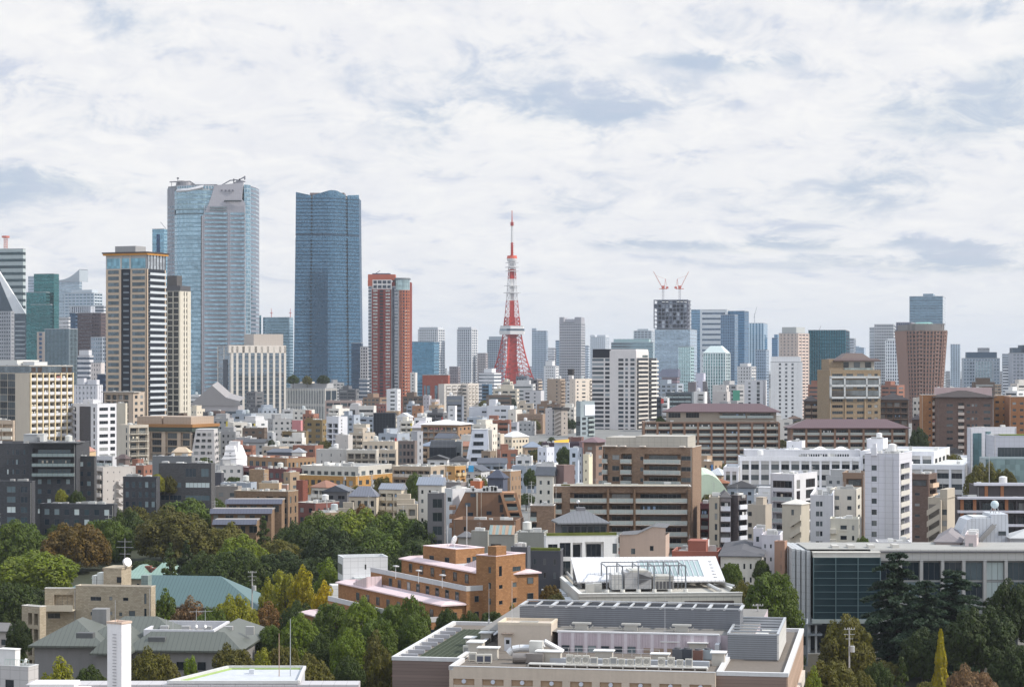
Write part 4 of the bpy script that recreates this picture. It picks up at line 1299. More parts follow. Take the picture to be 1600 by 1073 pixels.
sky('glass bay building before the wide blue-grey block',1523,1551,1554,564,2560,8,(.30,.36,.42),(.34,.46,.52),3.9,(.2,.85),(6,1),1.2,(.38,.42,.46),dep=8)
sky('small grey plant tower atop the far wide block',1528,1546,1549,544,2680,10,(.36,.38,.42),(.28,.3,.34),4,dep=14)
sky('faint grey block in the gap right of the wide block',1566,1578,1581,553,3600,12,(.40,.44,.50),(.34,.4,.47),4)
sky('white low office in the gap right of the wide block',1567,1582,1586,572,2900,12,(.66,.68,.71),(.3,.34,.4),4)
sky('grey office tower with dark top at the right edge',1582,1640,1642,552,2500,4,(.36,.38,.43),(.22,.26,.32),3.9,(.3,.8),(10,1),1.0,ph=[(.02,.8,.1,.9,6),(.25,.7,.1,.9,9)],phc=(.07,.10,.14))
# white tower in the middle distance
def white_tower():
 d=1550.0
 t=Tw('apartment_tower','white apartment tower with a black box on its left roof corner','high-rise',925,994,1026,548,d,22)
 THINGS[-1]=('white tower with black roof box',t.P[0]+10,d,t.H)
 W,D,H=t.W,t.D,t.H
 fh=3.12
 pale,g=(.66,.63,.63),(.045,.065,.095)
 zt=PZ(559,d)
 n=int(zt/fh)
 m=MB()
 a,b=t.pl('f')
 MB().box(0,W,0,.6,0,zt).box(W*.40,W,.02,.6,zt,H).build('wall','wall',t.root,pale)
 for i in range(n):
  z=zt-fh*(i+1)
  for u0,u1,nm in((.005,.265,'window'),(.30,.40,'window'),(.60,.715,'window'),(.755,.815,'small_window'),(.87,.965,'small_window')):
   mb=MB().box(W*u0,W*u1,-.08,.06,z+.75,z+2.65)
   gg=(.9,1,1.1)
   if room(t.root,nm):mb.build(nm,'window',t.root,gg)
   else:over(t.root,nm,'window',gg).box(W*u0,W*u1,-.08,.06,z+.75,z+2.65)
 for i in range(n):  # lit right side: two stacks of balconies
  z=zt-fh*(i+1)
  MB().box(W,W+1.3,D*.04,D*.52,z,z+.2).box(W+1.2,W+1.3,D*.04,D*.52,z+.2,z+1.2).build('balcony','wall',t.root,(.60,.56,.52))
  MB().box(W+.1,W+2.0,D*.62,D*.97,z,z+.2).box(W+1.9,W+2.0,D*.62,D*.97,z+.2,z+1.25).build('balcony','wall',t.root,(.74,.71,.66))
 curtain(t.root,t.pl('r'),0,zt,fh,.05,.95,(.40,.38,.38),(.055,.06,.07),bn='balcony_door',gmat='window')
 for q in(0,.56,.98):MB().box(W-.3,W+.4,D*q,D*q+.5,0,zt).build('pier','wall',t.root,(.70,.66,.62))
 MB().box(W*.01,W*.385,.3,D*.5,zt-1,PZ(545,d)).build('roof_box','wall',t.root,(.018,.02,.03))
 MB().box(W*.42,W*.99,.6,D*.6,H,H+1.2).build('penthouse','wall',t.root,pale)
 MB().box(W-.05,W+.3,D*.3,D*.55,zt+.5,H-3).build('window','curtain',t.root,(.3,.4,.4))
 MB().box(0,W,.6,D,zt-.6,zt).build('roof','roofing',t.root,(.4,.4,.4))
 MB().box(0,W,.6,D,0,zt-.6,skip='r').build('wall','wall',t.root,pale)
 MB().box(W*.4,W,.6,D*.6,zt,H,skip='f').build('wall','wall',t.root,pale)
white_tower()
sky('white square-windowed tower block right of the striped slab',1204,1253,1256,566,1700,8,(.76,.76,.77),(.12,.14,.16),3.1,(.25,.72),(5,1),3.2,(.76,.76,.77),ph=[(.02,.96,.1,.9,4)],phc=(.76,.76,.77))
# ================================================================ middle distance, left to right, as the photo shows them
WHT,CRM,BEI,GRY,LGR=(.76,.76,.78),(.66,.60,.51),(.50,.45,.38),(.36,.36,.37),(.55,.55,.56)
TAN,BRN,DBR,CHR,MAR,ORG=(.40,.30,.21),(.25,.165,.115),(.13,.088,.068),(.078,.081,.092),(.14,.055,.05),(.45,.215,.085)
AB,OB,HO='apartment_building','office_building','house'
BLD='building'
# --- far left
def beige_grid():
 b=Bd(AB,'beige apartment block gridded by pale yellow piers over dark loggias',BLD,-40,46,114,571,1000,34,col=(.52,.46,.38),st=3.25,tm=3.6,pj=.25,rcol=(.62,.62,.64),roofcol=(.3,.3,.32))
 b.face('r','b 7 .86 .03 .86 .02 .99')
 b.face('f','s 2 .92 .02 .95 .0 .32;s 2 .92 .02 .95 .47 .75')
 b.walls()
 W,D,H=b.W,b.D,b.H
 for i in range(8):
  y=D*(.02+.97*i/7)
  MB().box(W,W+.55,y-.3,y+.3,0,H-3.4).build('pier','wall',b.root,(.70,.57,.36))
 MB().box(-.1,W+.12,-.1,D+.1,H-3.35,H-.3).build('glass_attic','curtain',b.root,(.20,.24,.27))
 for i in(0,1,5,6):MB().box(W+.1,W+.2,D*(.02+.97*i/7)+.6,D*(.02+.97*(i+1)/7)-.6,H-3.1,H-.7).build('loggia','wall',b.root,(.05,.035,.03))
 b.flat((.6,.62,.64)).clutter(5)
 b.up('penthouse',.3,.62,.2,.7,3.2,(.7,.69,.66))
 b.up('penthouse',.64,.85,.3,.6,2.4,(.66,.66,.65))
beige_grid()
quick(AB,'low tan block with cream slab edges at far left edge',BLD,-14,21,23,657,850,12,(.50,.40,.31),'b 2 .9 .05 .85',rail='solid',rcol=(.70,.66,.58),st=3.2)
b=quick(AB,'slate grey and white apartment block with twin window columns',BLD,113,152,182,631,1010,38,(.73,.73,.77),'b 1 .9 .1 .85 .0 .16;w 1 .7 .2 .8 .36 .58;w 1 .35 .1 .8 .8 .95','w 1 .9 .25 .75 .08 .58;w 1 .9 .25 .8 .66 .94',rail='bars',rcol=(.6,.6,.62),ph=[(.2,.6,.3,.7,2.6)])
MB().box(b.W*.30,b.W*.74,-.12,.1,0,b.H-1.2).build('cladding','tile',b.root,(.10,.095,.105))
quick(OB,'blank cream block behind the slate and white apartments',BLD,178,196,199,630,1090,12,(.60,.55,.46),cap=(.62,.58,.5),clut=1,dep=16)
b=quick(AB,'cream balcony block with laundry rails left of the dark podium',BLD,183,202,232,664,930,48,(.52,.47,.40),'w 1 .3 .2 .9 .6 .95','b 2 .95 .1 .92',rail='bars',rcol=(.62,.58,.50),pj=1.1)
quick(HO,'small brown house squeezed below the cream balcony block','house',182,196,203,716,860,30,(.16,.12,.11),'w 1 .6 .2 .7',hipped=dict(rise=1.6,col=(.12,.09,.09)))
quick(HO,'low white flats with small red awnings below the slate and white block',BLD,150,176,182,713,870,24,(.55,.55,.58),'b 2 .9 .1 .8',rail='glass',rcol=(.6,.6,.62))
b=quick(HO,'house with a salmon pink monopitch roof behind the charcoal terraces','house',114,140,150,706,740,26,(.58,.42,.26),clut=0)
m=MB()
W,D,H=b.W,b.D,b.H
m.poly([(-.4,-.4,H+3.4),(W*.55,-.6,H+.2),(W+.3,-.4,H+.1),(W+.3,D,H+.4),(0,D,H+3.8)]).__class__
m.build('roof','seam',b.root,(.50,.25,.19))
b=quick(AB,'pale grey flats with outside stair and round wall vents',BLD,150,161,212,730,760,-38,(.50,.47,.45),'w 3 .12 .62 .8 .05 .6;w 1 .1 .4 .7 .8 .95',left='b 1 .85 .05 .85',clut=3)
m=MB()
for i in range(4):
 z=b.H-6-i*3
 m.box(b.W*.42,b.W*.8,-1.5,-.01,z,z+1.1).bar((b.W*.42,-1.5,z),(b.W*.8,-1.5,z-3),.3)
m.build('stair','wall',b.root,(.55,.52,.50))
# --- dark podium of the tan tower
def podium():
 b=Bd('podium_building','dark glazed podium with beige columns and an orange eaves band',BLD,212,299,337,668,1050,24,col=(.50,.40,.31),st=3.4,tm=2.2)
 b.face('f','o 1 .96 .05 .98 .02 .2;o 1 .96 .05 .98 .25 .47;o 1 .96 .05 .98 .53 .75;o 1 .9 .05 .98 .8 .98')
 b.face('r','o 3 .9 .05 .98')
 b.walls()
 b.flat()
 W,D,H=b.W,b.D,b.H
 MB().box(-1.5,W+1.5,-1.5,D+1.5,H+.12,H+1.6).build('eaves','wall',b.root,(.30,.15,.055))
 MB().box(-1,W+1,-1,D+1,H-2.0,H+.1).box(W*.1,W,-1.4,-1,H-1.2,H-.2).build('planter','wall',b.root,(.06,.08,.07))
 MB().box(.5,W*.46,.5,D-1,H+1.6,H+5.2).box(W*.49,W-.5,.5,D-1,H+1.6,H+5.2).build('attic_wall','panel',b.root,(.42,.33,.26))
 b.clutter(4)
podium()
b=Bd('podium_building','tan stone annex with a thin roof slab at the foot of the tan tower',BLD,162,208,226,613,1120,24,col=(.46,.38,.31),st=3.3)
b.face('f','o 4 .9 .1 .95 .05 .85')
b.face('r','w 2 .5 .3 .8')
b.walls();b.flat();b.clutter(2)
MB().box(-1,b.W+1,-1,b.D*.5,b.H,b.H+.5).build('roof_slab','wall',b.root,(.42,.40,.38))
# --- charcoal complex at left
def charcoal():
 b=Bd(AB,'charcoal tiled apartment block with long planted balconies at left',BLD,-60,50,119,693,690,-14 if False else 0,dep=22,col=CHR,wm='tile',wcol=(2.6,2.8,2.8),st=3.1,tm=1.0,rail='glass',rcol=(.075,.078,.085),pj=1.6)
 b.face('f','b 1 1.0 .0 .86 .620 .985 0 3;w 3 .28 .2 .72 .38 .52 0 3;w 2 .28 .2 .72 .45 .58 0 3;w 4 .4 .2 .7 .64 .97 3 7;w 2 .3 .25 .7 .1 .3 0 6')
 b.walls();b.flat((.10,.10,.11));b.clutter(9)
 W,D,H=b.W,b.D,b.H
 MB().box(W*.60,W+.6,-2.2,D*.5,H+.12,H+.5).build('roof_slab','wall',b.root,(.11,.112,.12))
 b.up('penthouse',.5,.62,.3,.7,3.4,(.4,.41,.42),'metal')
 b.up('water_tank',.66,.69,.2,.45,3.6,(.72,.72,.70),'metal')
 rg=random.Random(2)
 m=MB()
 for f in range(1,3):
  for i in range(16):
   x,z=W*rg.uniform(.63,.97),H-1-3.1*(f+1)
   m.cyl(x,-.9,z,z+rg.uniform(.5,1.3),rg.uniform(.2,.45),.1,n=6)
 m.build('balcony_plants','leaf',b.root,(.07,.10,.03))
 quick(AB,'charcoal wing with square windows joined right of the planted balconies',BLD,118,148,151,713,696,8,(.10,.10,.108),'w 2 .5 .25 .75 .1 .9',wm='tile',wcol=(2.6,2.8,2.8),clut=1,dep=16)
 quick(AB,'lower charcoal wing with wide louvred garage vents at left edge',BLD,-50,50,55,752,664,10,(.085,.088,.10),'w 1 .9 .2 .8 .6 .75;w 1 .7 .2 .8 .8 .95',wm='tile',wcol=(2.6,2.8,2.8),clut=5,dep=14)
 for i in range(5):MB().box(b.W*.76,b.W*.94,-2.4,-2.3,b.H-6.2-i*3.1,b.H-4.6-i*3.1).build('garage_louvre','louvre',b.root,(.30,.30,.31))if False else None
 quick(AB,'low charcoal entrance block behind the dark treetops',BLD,62,178,184,788,668,10,(.085,.088,.10),'w 7 .5 .2 .8',wm='tile',wcol=(2.6,2.8,2.8),dep=14,clut=7)
 b=Bd(AB,'charcoal block with deep ribbon windows beside the lift tower',BLD,248,330,336,724,700,8,col=(.115,.114,.12),wm='tile',wcol=(2.6,2.8,2.8),st=4.1,tm=1.0,dep=18)
 b.face('f','w 1 .9 .2 .85 .50 .72 0 1;w 1 .9 .2 .85 .80 .96 0 1;w 1 .95 .35 .75 .03 .44 1 4;w 1 .95 .35 .75 .50 .98 1 4')
 b.walls();b.flat((.16,.16,.165));b.clutter(8)
 quick(AB,'charcoal middle block with planted terrace between the two charcoal blocks',BLD,192,246,250,745,690,6,(.08,.082,.095),'w 5 .5 .2 .8',wm='tile',wcol=(2.6,2.8,2.8),clut=6,dep=16)
 quick(OB,'grey louvred plant room on the charcoal rooftops','plant room',238,300,305,713,730,10,(.24,.25,.26),wm='louvre',clut=6,dep=14)
charcoal()
# --- around the white tapering house
def slanted(name,label,cat,xs,d,dep,col,rows,wins,side_col=None,roofc=(.5,.5,.5),th=0,rwin=0):
 """block whose left edge leans: xs = (bottom-left, top-left, top-right, bottom-right, top y, bottom y)"""
 x0,x1,x2,x3,yt,yb=xs
 P=(PX(x0,d),d)
 o=thing(name,label,cat,(P[0],P[1],0),R(-th))
 k=d/F
 H,zb=PZ(yt,d),PZ(yb,d)
 W=(x3-x0)*k
 s=(x1-x0)*k/(H-zb)
 s2=(x3-x2)*k/(H-zb)
 foot(P,R(-th),W,dep)
 THINGS.append((label,P[0]+W/2,d,H))
 lo,hi=(lambda z:max(0,(z-zb))*s),(lambda z:W-max(0,z-zb)*s2)
 m=MB()
 A=[(0,0),(W,0),(W,zb),(hi(H),H),(lo(H),H),(0,zb)]
 fr,bk=[(x,0,z)for x,z in A],[(x,dep,z)for x,z in A]
 m.poly(fr)
 for i in range(6):m.poly([fr[(i+1)%6],fr[i],bk[i],bk[(i+1)%6]],0)
 m.poly(bk[::-1])
 m.build('wall','wall',o,col)
 MB().box(lo(H)-.1,hi(H)+.1,-.1,dep+.1,H,H+.2).build('roof','roofing',o,roofc)
 st=(H-1-zb)/rows
 for r in range(rows):
  z=H-1-st*(r+1)
  a,b=lo(z)+.8,hi(z+st)-.8
  for i in range(wins):
   u0=a+(b-a)*(i+.18)/wins
   u1=a+(b-a)*(i+.82)/wins
   add('window',window_mesh(u1-u0,st*.48,'frame',True),o,(1,1,1),(u0,-.06,z+st*.3))
  for i in range(rwin):
   add('window',window_mesh(dep/rwin*.4,st*.45,'frame',True),o,(1,1,1),(hi(z+st*.8)+.03+(s2>0)*.6,dep*(i+.3)/rwin,z+st*.3),R(90))
 return o
slanted(AB,'pale grey apartment block with a leaning left edge and fifteen small windows',BLD,(297,306,334,336,671,722),1040,14,(.52,.50,.50),5,3,rwin=2)
quick(AB,'low orange-cream gabled house with square windows before the dark podium','house',270,294,299,706,960,14,(.60,.47,.32),'w 4 .6 .25 .8',hipped=dict(rise=2.2,col=(.55,.44,.33)))
quick(HO,'blank cream party-wall house right of the leaning grey block','house',335,349,354,677,1120,20,(.70,.66,.58),clut=1,cap=(.75,.72,.66))
def taper():
 d=960.0
 k=d/F
 o=thing('house','white windowless house flaring outwards at its base like a bell','house',(PX(347,d),d,0))
 X=lambda p:(p-347)*k
 foot((PX(347,d),d),0,X(382),9)
 THINGS.append(('white bell-shaped house',PX(364,d),d,PZ(690,d)))
 zz=[(0,347,383),(PZ(716,d),347,382.5),(PZ(711,d),350,380),(PZ(703,d),351.5,377),(PZ(696,d),352,374)]
 m=MB()
 for(z0,a0,b0),(z1,a1,b1)in zip(zz,zz[1:]):
  m.poly([(X(a0),0,z0),(X(b0)*.62+X(a0)*.38,0,z0),(X(b1)*.62+X(a1)*.38,.4,z1),(X(a1),.4,z1)])
  m.poly([(X(b0)*.62+X(a0)*.38,0,z0),(X(b0),4,z0),(X(b1),4,z1),(X(b1)*.62+X(a1)*.38,.4,z1)])
  m.poly([(X(b0),4,z0),(X(b0),10,z0),(X(b1),10,z1),(X(b1),4,z1)])
  m.poly([(X(a0),10,z0),(X(a0),0,z0),(X(a1),.4,z1),(X(a1),10,z1)])
 m.box(X(357),X(371.5),1.2,9,PZ(711,d),PZ(690.5,d))
 m.poly([(X(352),.4,zz[-1][0]),(X(374),4,zz[-1][0]),(X(374),10,zz[-1][0]),(X(352),10,zz[-1][0])])
 m.build('wall','wall',o,(.78,.77,.79))
 MB().box(X(357)-.1,X(371.5)+.1,1.1,9.1,PZ(690.5,d),PZ(690,d)).build('roof','roofing',o,(.6,.6,.6))
 add('window',window_mesh(.7,1.3,'frame',True),o,(1,1,1),(X(358.4),.12,PZ(712,d)))
taper()
quick(AB,'grey apartment block with a brown stripe and a sunlit tan end wall',BLD,369,391,401,684,1060,30,(.40,.40,.42),'b 1 .8 .1 .85 .15 .5','w 2 .3 .3 .7',rail='solid',rcol=(.36,.36,.37))
quick(AB,'dark brown apartment slab standing left behind the white bell-shaped house',BLD,330,345,352,642,1330,34,(.17,.12,.105),'w 2 .5 .3 .75','b 1 .9 .1 .85',rcol=(.15,.1,.09))
quick(OB,'low grey car deck with a dark ribbon opening',BLD,372,405,411,674,1180,14,(.46,.45,.45),'w 2 .9 .3 .7',clut=6,st=3.6,dep=26)
b=quick(OB,'low commercial block behind a long white roof screen',BLD,392,462,466,655,1420,8,(.46,.43,.42),'w 6 .5 .3 .7',clut=6,dep=20)
MB().box(0,b.W,-.4,.1,b.H,b.H+4).build('roof_screen','panel',b.root,(.80,.79,.77))
b=quick(AB,'olive brown apartment block with stepped lower wing and pink roof box',BLD,476,504,511,656,1150,26,(.22,.155,.07),'w 2 .5 .25 .75','w 2 .5 .3 .7',rcol=(.22,.16,.08),ph=[(.0,.4,.3,.8,1.6)],dep=14)
quick(AB,'lower olive brown wing with overhanging slab roof',BLD,440,478,482,674,1130,8,(.20,.145,.075),'b 3 .85 .1 .8',rcol=(.2,.15,.09),rail='bars',dep=12)
quick(HO,'small pink roof pavilion left of the olive brown block','house',456,470,473,657,1200,16,(.56,.24,.25),clut=0,dep=8)
quick(AB,'grey walk-up flats left of the olive brown wing',BLD,412,426,431,676,1140,26,(.42,.43,.46),'w 2 .5 .3 .75')
quick(HO,'three-tier white house like a wedding cake','house',438,472,478,684,1010,20,(.76,.74,.70),'b 3 .9 .1 .8',rcol=(.76,.74,.70),pj=1.5,ph=[(.5,.95,.2,.9,3)])
quick(HO,'dark slate mansard house with a row of white dormer windows','house',417,458,463,706,930,12,(.10,.11,.14),'w 7 .55 .25 .75',hipped=dict(rise=1.4,col=(.13,.14,.17)))
quick(HO,'white gabled house joined right of the slate mansard house','house',456,472,478,706,925,16,(.74,.72,.69),'w 2 .4 .3 .7',hipped=dict(rise=1.8,col=(.3,.31,.34)))
def maroon_terraces():
 quick(AB,'brown terraced apartment building with cream and maroon eaves',BLD,386,448,493,716,880,44,(.30,.19,.11),'w 6 .6 .2 .8','w 7 .5 .2 .75',st=3.4,cap=(.34,.17,.115),clut=6)
 b=quick(AB,'maroon balcony storeys stepping out below the brown terraced building',BLD,361,447,477,733,850,42,(.14,.055,.055),'b 5 .96 .05 .8 .02 .55;w 4 .6 .2 .8 .58 1','b 2 .98 .1 .8',st=3.4,rail='glass',rcol=(.2,.1,.1),pj=1.4,clut=1)
 quick(HO,'plain tan cube with a corner seam before the maroon storeys','house',389,413,420,734,800,24,(.38,.26,.165),'w 1 .12 .3 .6 .7 .9',clut=2,wm='tile')
 quick(AB,'narrow tan stair block between maroon storeys and orange flats',BLD,443,453,468,738,830,40,(.34,.25,.17),'w 1 .3 .3 .7','w 1 .4 .3 .7',clut=2)
maroon_terraces()
b=quick(AB,'white narrow tower with two columns of dark loggias and a blank sunlit wall',BLD,510,529,543,651,1080,36,(.70,.71,.76),'o 2 .82 .12 .88',st=2.75,tm=3.0,clut=3)
m=MB()
for i in range(9):m.box(b.W+.02,b.W+.3,b.D*.3,b.D*.36,b.H-2-i*1.6,b.H-1.4-i*1.6)
m.build('vent','metal',b.root,(.3,.3,.3))
def grey_beige_L():
 quick(AB,'grey-beige blank end block of the long balcony building',BLD,494,541,546,702,960,8,(.50,.48,.46),'w 3 .1 .3 .7',clut=3,dep=16)
 quick('lift_tower','square grey-beige lift tower rising from the long balcony building','lift tower',524,544,551,680,975,26,(.52,.49,.47),'w 1 .15 .4 .6 .7 .9',clut=1)
 quick(AB,'long beige building with two rows of railed balconies and drain pipes',BLD,541,588,592,703,955,6,(.54,.50,.44),'b 4 .92 .06 .82',rail='bars',rcol=(.30,.26,.22),cap=(.72,.70,.66),clut=2,dep=14)
 quick(AB,'cream wing with a dark planted roof terrace',BLD,566,617,624,690,1010,18,(.62,.53,.42),'w 6 .55 .2 .7',clut=4,dep=16)
 quick(AB,'cream stepped lower wing with dark ribbon windows',BLD,583,619,625,703,975,14,(.60,.51,.41),'w 3 .85 .25 .8',clut=2,dep=12)
 b=quick(AB,'brown-grey block with a tight grid of teal windows',BLD,622,648,652,689,950,12,(.20,.16,.145),'w 4 .62 .25 .85',clut=1,dep=14)
 quick('lift_tower','grey concrete lift slab with slit windows right of the teal-windowed block','lift tower',642,652,661,674,965,44,(.38,.39,.42),side='w 1 .2 .3 .8',clut=0)
grey_beige_L()
def netted(label,xl,xr,top,bot,d,dep,slope):
 o=thing('building_under_wraps',label,'scaffolded building',(PX(xl,d),d,0))
 W,H=PX(xr,d)-PX(xl,d),PZ(top,d)
 foot((PX(xl,d),d),0,W,dep)
 THINGS.append((label,PX((xl+xr)/2,d),d,H))
 hs=H-3.0 if slope else H
 m=MB().box(0,W,0,dep,0,hs)
 m.build('safety_net','net',o,(.022,.026,.034))
 if slope:
  m=MB()
  m.poly([(0,0,hs),(W,0,hs),(W-.3,3,H),(.6,3,H)])
  m.poly([(.6,3,H),(W-.3,3,H),(W,dep,H),(0,dep,H)])
  m.build('roof_net','net',o,(.05,.055,.065))
 m=MB()
 for i in range(int(W/1.8)+1):m.bar((i*1.8,-.12,0),(i*1.8,-.12,hs+.8),.05)
 for z in range(2,int(hs),2):m.bar((0,-.12,z),(W,-.12,z),.04)
 m.build('scaffold','metal',o,(.05,.055,.065))
netted('building wrapped in black netting, the farther flat-topped one',583.5,617,645,680,1300,12,False)
netted('building wrapped in black netting, the nearer one with a sloped top',671,712,688,724,930,12,True)
quick(OB,'grey-green concrete flank standing right of the nearer netted building',BLD,711,721,723,690,945,10,(.25,.26,.27),'s 1 .5 .2 .8',dep=9)
b=quick(AB,'brown apartment building with white rails under a broad white roof',BLD,658,716,736,663,1150,18,(.34,.21,.125),'b 6 .85 .1 .85','w 3 .4 .3 .7',rail='bars',rcol=(.66,.62,.58),st=3.2,hipped=dict(rise=2.4,oh=1.2,col=(.78,.77,.80),mt='seam'))
quick(HO,'pavilion under a pale mauve hipped roof left of the brown white-railed building','house',644,670,676,668,1180,16,(.5,.47,.45),'w 3 .5 .3 .7',hipped=dict(rise=3.6,oh=1,col=(.52,.49,.52),mt='seam'))
slanted(AB,'white stepped apartment building leaning back over glazed bays',BLD,(727,738,762,765,671,724),930,12,(.62,.66,.75),4,1,rwin=0)  # white front in shade: the bluish cast is put into the colour
quick(AB,'sunlit cream rear half of the leaning white building',BLD,752,769,777,672,945,30,(.74,.69,.60),'w 1 .3 .3 .7 .3 .6','w 2 .3 .3 .7',clut=2)  # same white building, sunlight put into the colour as cream
quick(AB,'brown cube at the foot of the leaning white building',BLD,752,766,776,705,900,36,(.25,.19,.14),'w 1 .5 .3 .7','w 2 .3 .3 .7',clut=1)
b=quick('school','cream school block with a curved pale roof and rows of small windows','school',783,800,826,682,1120,48,(.64,.56,.45),'w 3 .4 .3 .75','w 5 .5 .3 .7',hipped=dict(rise=2.6,oh=.4,col=(.74,.74,.76),mt='seam'))
quick(HO,'narrow beige house with paired windows left of the curved-roof school','house',770,782,788,678,1090,26,(.58,.51,.42),'w 2 .5 .3 .75',clut=1)
quick(OB,'long grey office with two dark ribbon windows',BLD,767,808,811,660,1330,6,(.46,.46,.50),'w 2 .92 .3 .65',st=4.6,clut=6,dep=18)
def white_long():
 quick('school','long white building with grouped windows and a small roof tower','school',733,761,764,636,1520,4,(.66,.68,.74),'w 1 .9 .3 .6 .7 .98',st=4.4,clut=3,dep=20)
 quick('school','white windowed centre of the long white building','school',761,797,803,634,1510,10,(.74,.75,.80),'w 2 .8 .3 .62 .3 .85',st=4.4,clut=5,dep=20,ph=[(.05,.35,.2,.7,5)])
 quick('school','sunlit cream right end of the long white building','school',794,806,816,640,1500,40,(.70,.66,.60),'w 1 .2 .3 .6',st=4.4,clut=1)  # white walls again, made cream to carry the sunlight in the colour
white_long()
quick(AB,'brown apartment tower with stepping left corner balconies',BLD,808,848,853,647,1450,10,(.33,.235,.175),'b 3 .72 .25 .75 .02 .97',rcol=(.35,.25,.19),pj=.7,st=2.7,ph=[(.45,.65,.2,.7,4)],clut=1,dep=14)
b=quick(AB,'pale windowed half of the tower with a zigzag outside stair',BLD,852,866,868,638,1420,10,(.56,.53,.53),'w 1 .25 .3 .6 .2 .5;w 1 .9 .05 .9 .82 .95',st=2.75,clut=1,dep=12)
b=quick(AB,'stair half with a dark roof crown, tower beside brown apartments',BLD,866,877,887,640,1415,42,(.36,.32,.29),'','w 1 .2 .3 .6',clut=1,cap=(.06,.06,.06))
m=MB()
for i in range(11):
 z=b.H-3.5-i*2.75
 m.bar((.4,-.4,z),(b.W-.6,-.4,z+2.2),.5)
m.build('stair','wall',b.root,(.56,.51,.47))
MB().box(-1,b.W+1,-1,b.D+1,b.H+.12,b.H+1.4).build('roof_crown','roofing',b.root,(.05,.045,.045))
quick(AB,'light grey block with pairs of greenish windows right of the tower mound',BLD,818,845,850,610,1750,14,(.55,.54,.56),'w 1 .7 .3 .75 .05 .4;w 1 .5 .3 .7 .55 .75',clut=2,cap=(.12,.12,.14))
quick(AB,'tan brown tower block with a strip of balconies on its sunlit edge',BLD,855,875,883,592,1850,34,(.36,.28,.22),'w 1 .35 .3 .7 .6 .9','b 1 .9 .2 .8',clut=2)
quick(OB,'dark grey twin office towers below the lattice tower, left one',BLD,806,823,827,588,2000,14,(.16,.18,.22),'w 4 .6 .3 .7',st=3.6,clut=1,fine=False)
quick(OB,'dark grey twin office towers below the lattice tower, right one with tan edges',BLD,825,840,847,592,2010,26,(.22,.20,.21),'w 2 .7 .2 .8','b 1 .9 .2 .8',rcol=(.55,.46,.38),clut=1,fine=False)
quick(AB,'cream tower block with a shaded brown left wall',BLD,890,899,928,592,1780,-50,(.62,.55,.48),'w 1 .35 .3 .7 .0 .25;w 1 .6 .3 .7 .3 .6;b 1 .8 .2 .8 .75 1',left='w 1 .1 .3 .5',rcol=(.72,.66,.60),clut=2)
t=quick(OB,'white office with a black cube and round clock on its roof',BLD,885,896,899,596,1900,16,(.68,.67,.67),'w 2 .6 .3 .7',clut=1)
MB().box(t.W*.25,t.W*.75,2,7,t.H+1.5,t.H+5.5).build('roof_cube','wall',t.root,(.7,.69,.68))
MB().box(t.W*.12,t.W*.8,2,8,t.H+5.5,t.H+11).build('roof_cube','wall',t.root,(.03,.025,.025))
m=MB().bar((t.W*.5,1.9,t.H+3.4),(t.W*.5,1.7,t.H+3.4),1.5,n=16)
m.build('clock','wall',t.root,(.55,.5,.5))
t=quick(OB,'blue-grey glass office with a big white sign panel near its top',BLD,900,907,929,627,1380,-52,(.28,.33,.36),'w 1 .9 .2 .8 .1 .4;b 1 .9 .1 .85 .5 .98',left='s 1 .98 .02 .98',rail='glass',rcol=(.4,.43,.42),tm=9.5,clut=1)
MB().box(t.W*.28,t.W*.98,-.5,-.05,t.H-9,t.H-2.2).build('sign_panel','wall',t.root,(.72,.74,.80))
# --- below the red tower and lattice tower
quick(AB,'slim white slab close to the right of the red brick tower',BLD,641,649,652,582,2000,14,(.60,.58,.56),'w 1 .3 .3 .7',fine=False,clut=1)
t=sky('red brown office block with tall blue window slots',660,700,703,586,1900,8,(.36,.105,.075),(.12,.2,.28),4.2,(.0,0.0),cat='office',name='office_building',nbands=0,wmat='tile')
for u0,u1 in((.06,.13),(.17,.30),(.48,.60),(.82,.95)):
 MB().box(t.W*u0,t.W*u1,-.15,.1,0,t.H-9).build('window_band','curtain',t.root,(.16,.24,.30))
quick(AB,'white slab apartments with a red sign frame on the right edge',BLD,604,621,626,608,1600,22,(.76,.76,.78),'w 1 .8 .3 .7 .3 .8','w 1 .3 .3 .7',st=3.0,clut=2)
b=quick(AB,'light grey balcony block with greenery along its roof, shaded left wall',BLD,685,694,724,600,1780,-50,(.54,.51,.48),'b 3 .82 .2 .8 .08 .98',rcol=(.62,.59,.57),pj=.6,st=3.0,clut=3)
quick(AB,'sunlit cream right half of the light grey balcony block',BLD,720,731,748,599,1790,54,(.68,.62,.56),'w 1 .6 .3 .7','b 3 .7 .2 .75',rcol=(.74,.69,.63),pj=.6,st=3.0,clut=3)  # lighter, warmer copy of the grey block, sunlight put into the colour
quick(OB,'dark blue-grey office in front of the light grey balcony block',BLD,698,722,725,619,1500,8,(.20,.22,.26),'w 1 .92 .15 .65',st=3.5,clut=2)
quick('lift_tower','white narrow lift tower in front of the dark blue-grey office','lift tower',700,711,714,634,1290,14,(.78,.78,.80),'w 1 .4 .35 .65',clut=1)
quick(AB,'mauve grey apartment pair, taller left part',BLD,661,671,674,618,1700,22,(.46,.43,.46),'w 2 .3 .3 .6','w 1 .3 .3 .6',clut=2)
quick(AB,'mauve grey apartment pair, lower right part with a red awning',BLD,672,681,687,624,1680,32,(.52,.48,.49),'w 2 .3 .3 .6','w 1 .5 .3 .7',clut=2)
quick(AB,'orange brick block right of the white slab with red sign',BLD,644,659,662,634,1450,14,(.36,.19,.11),'w 2 .3 .3 .6',clut=2)
quick(OB,'low white office with a small red roof sign',BLD,662,693,698,643,1380,12,(.72,.72,.73),'w 4 .5 .3 .7',clut=4)
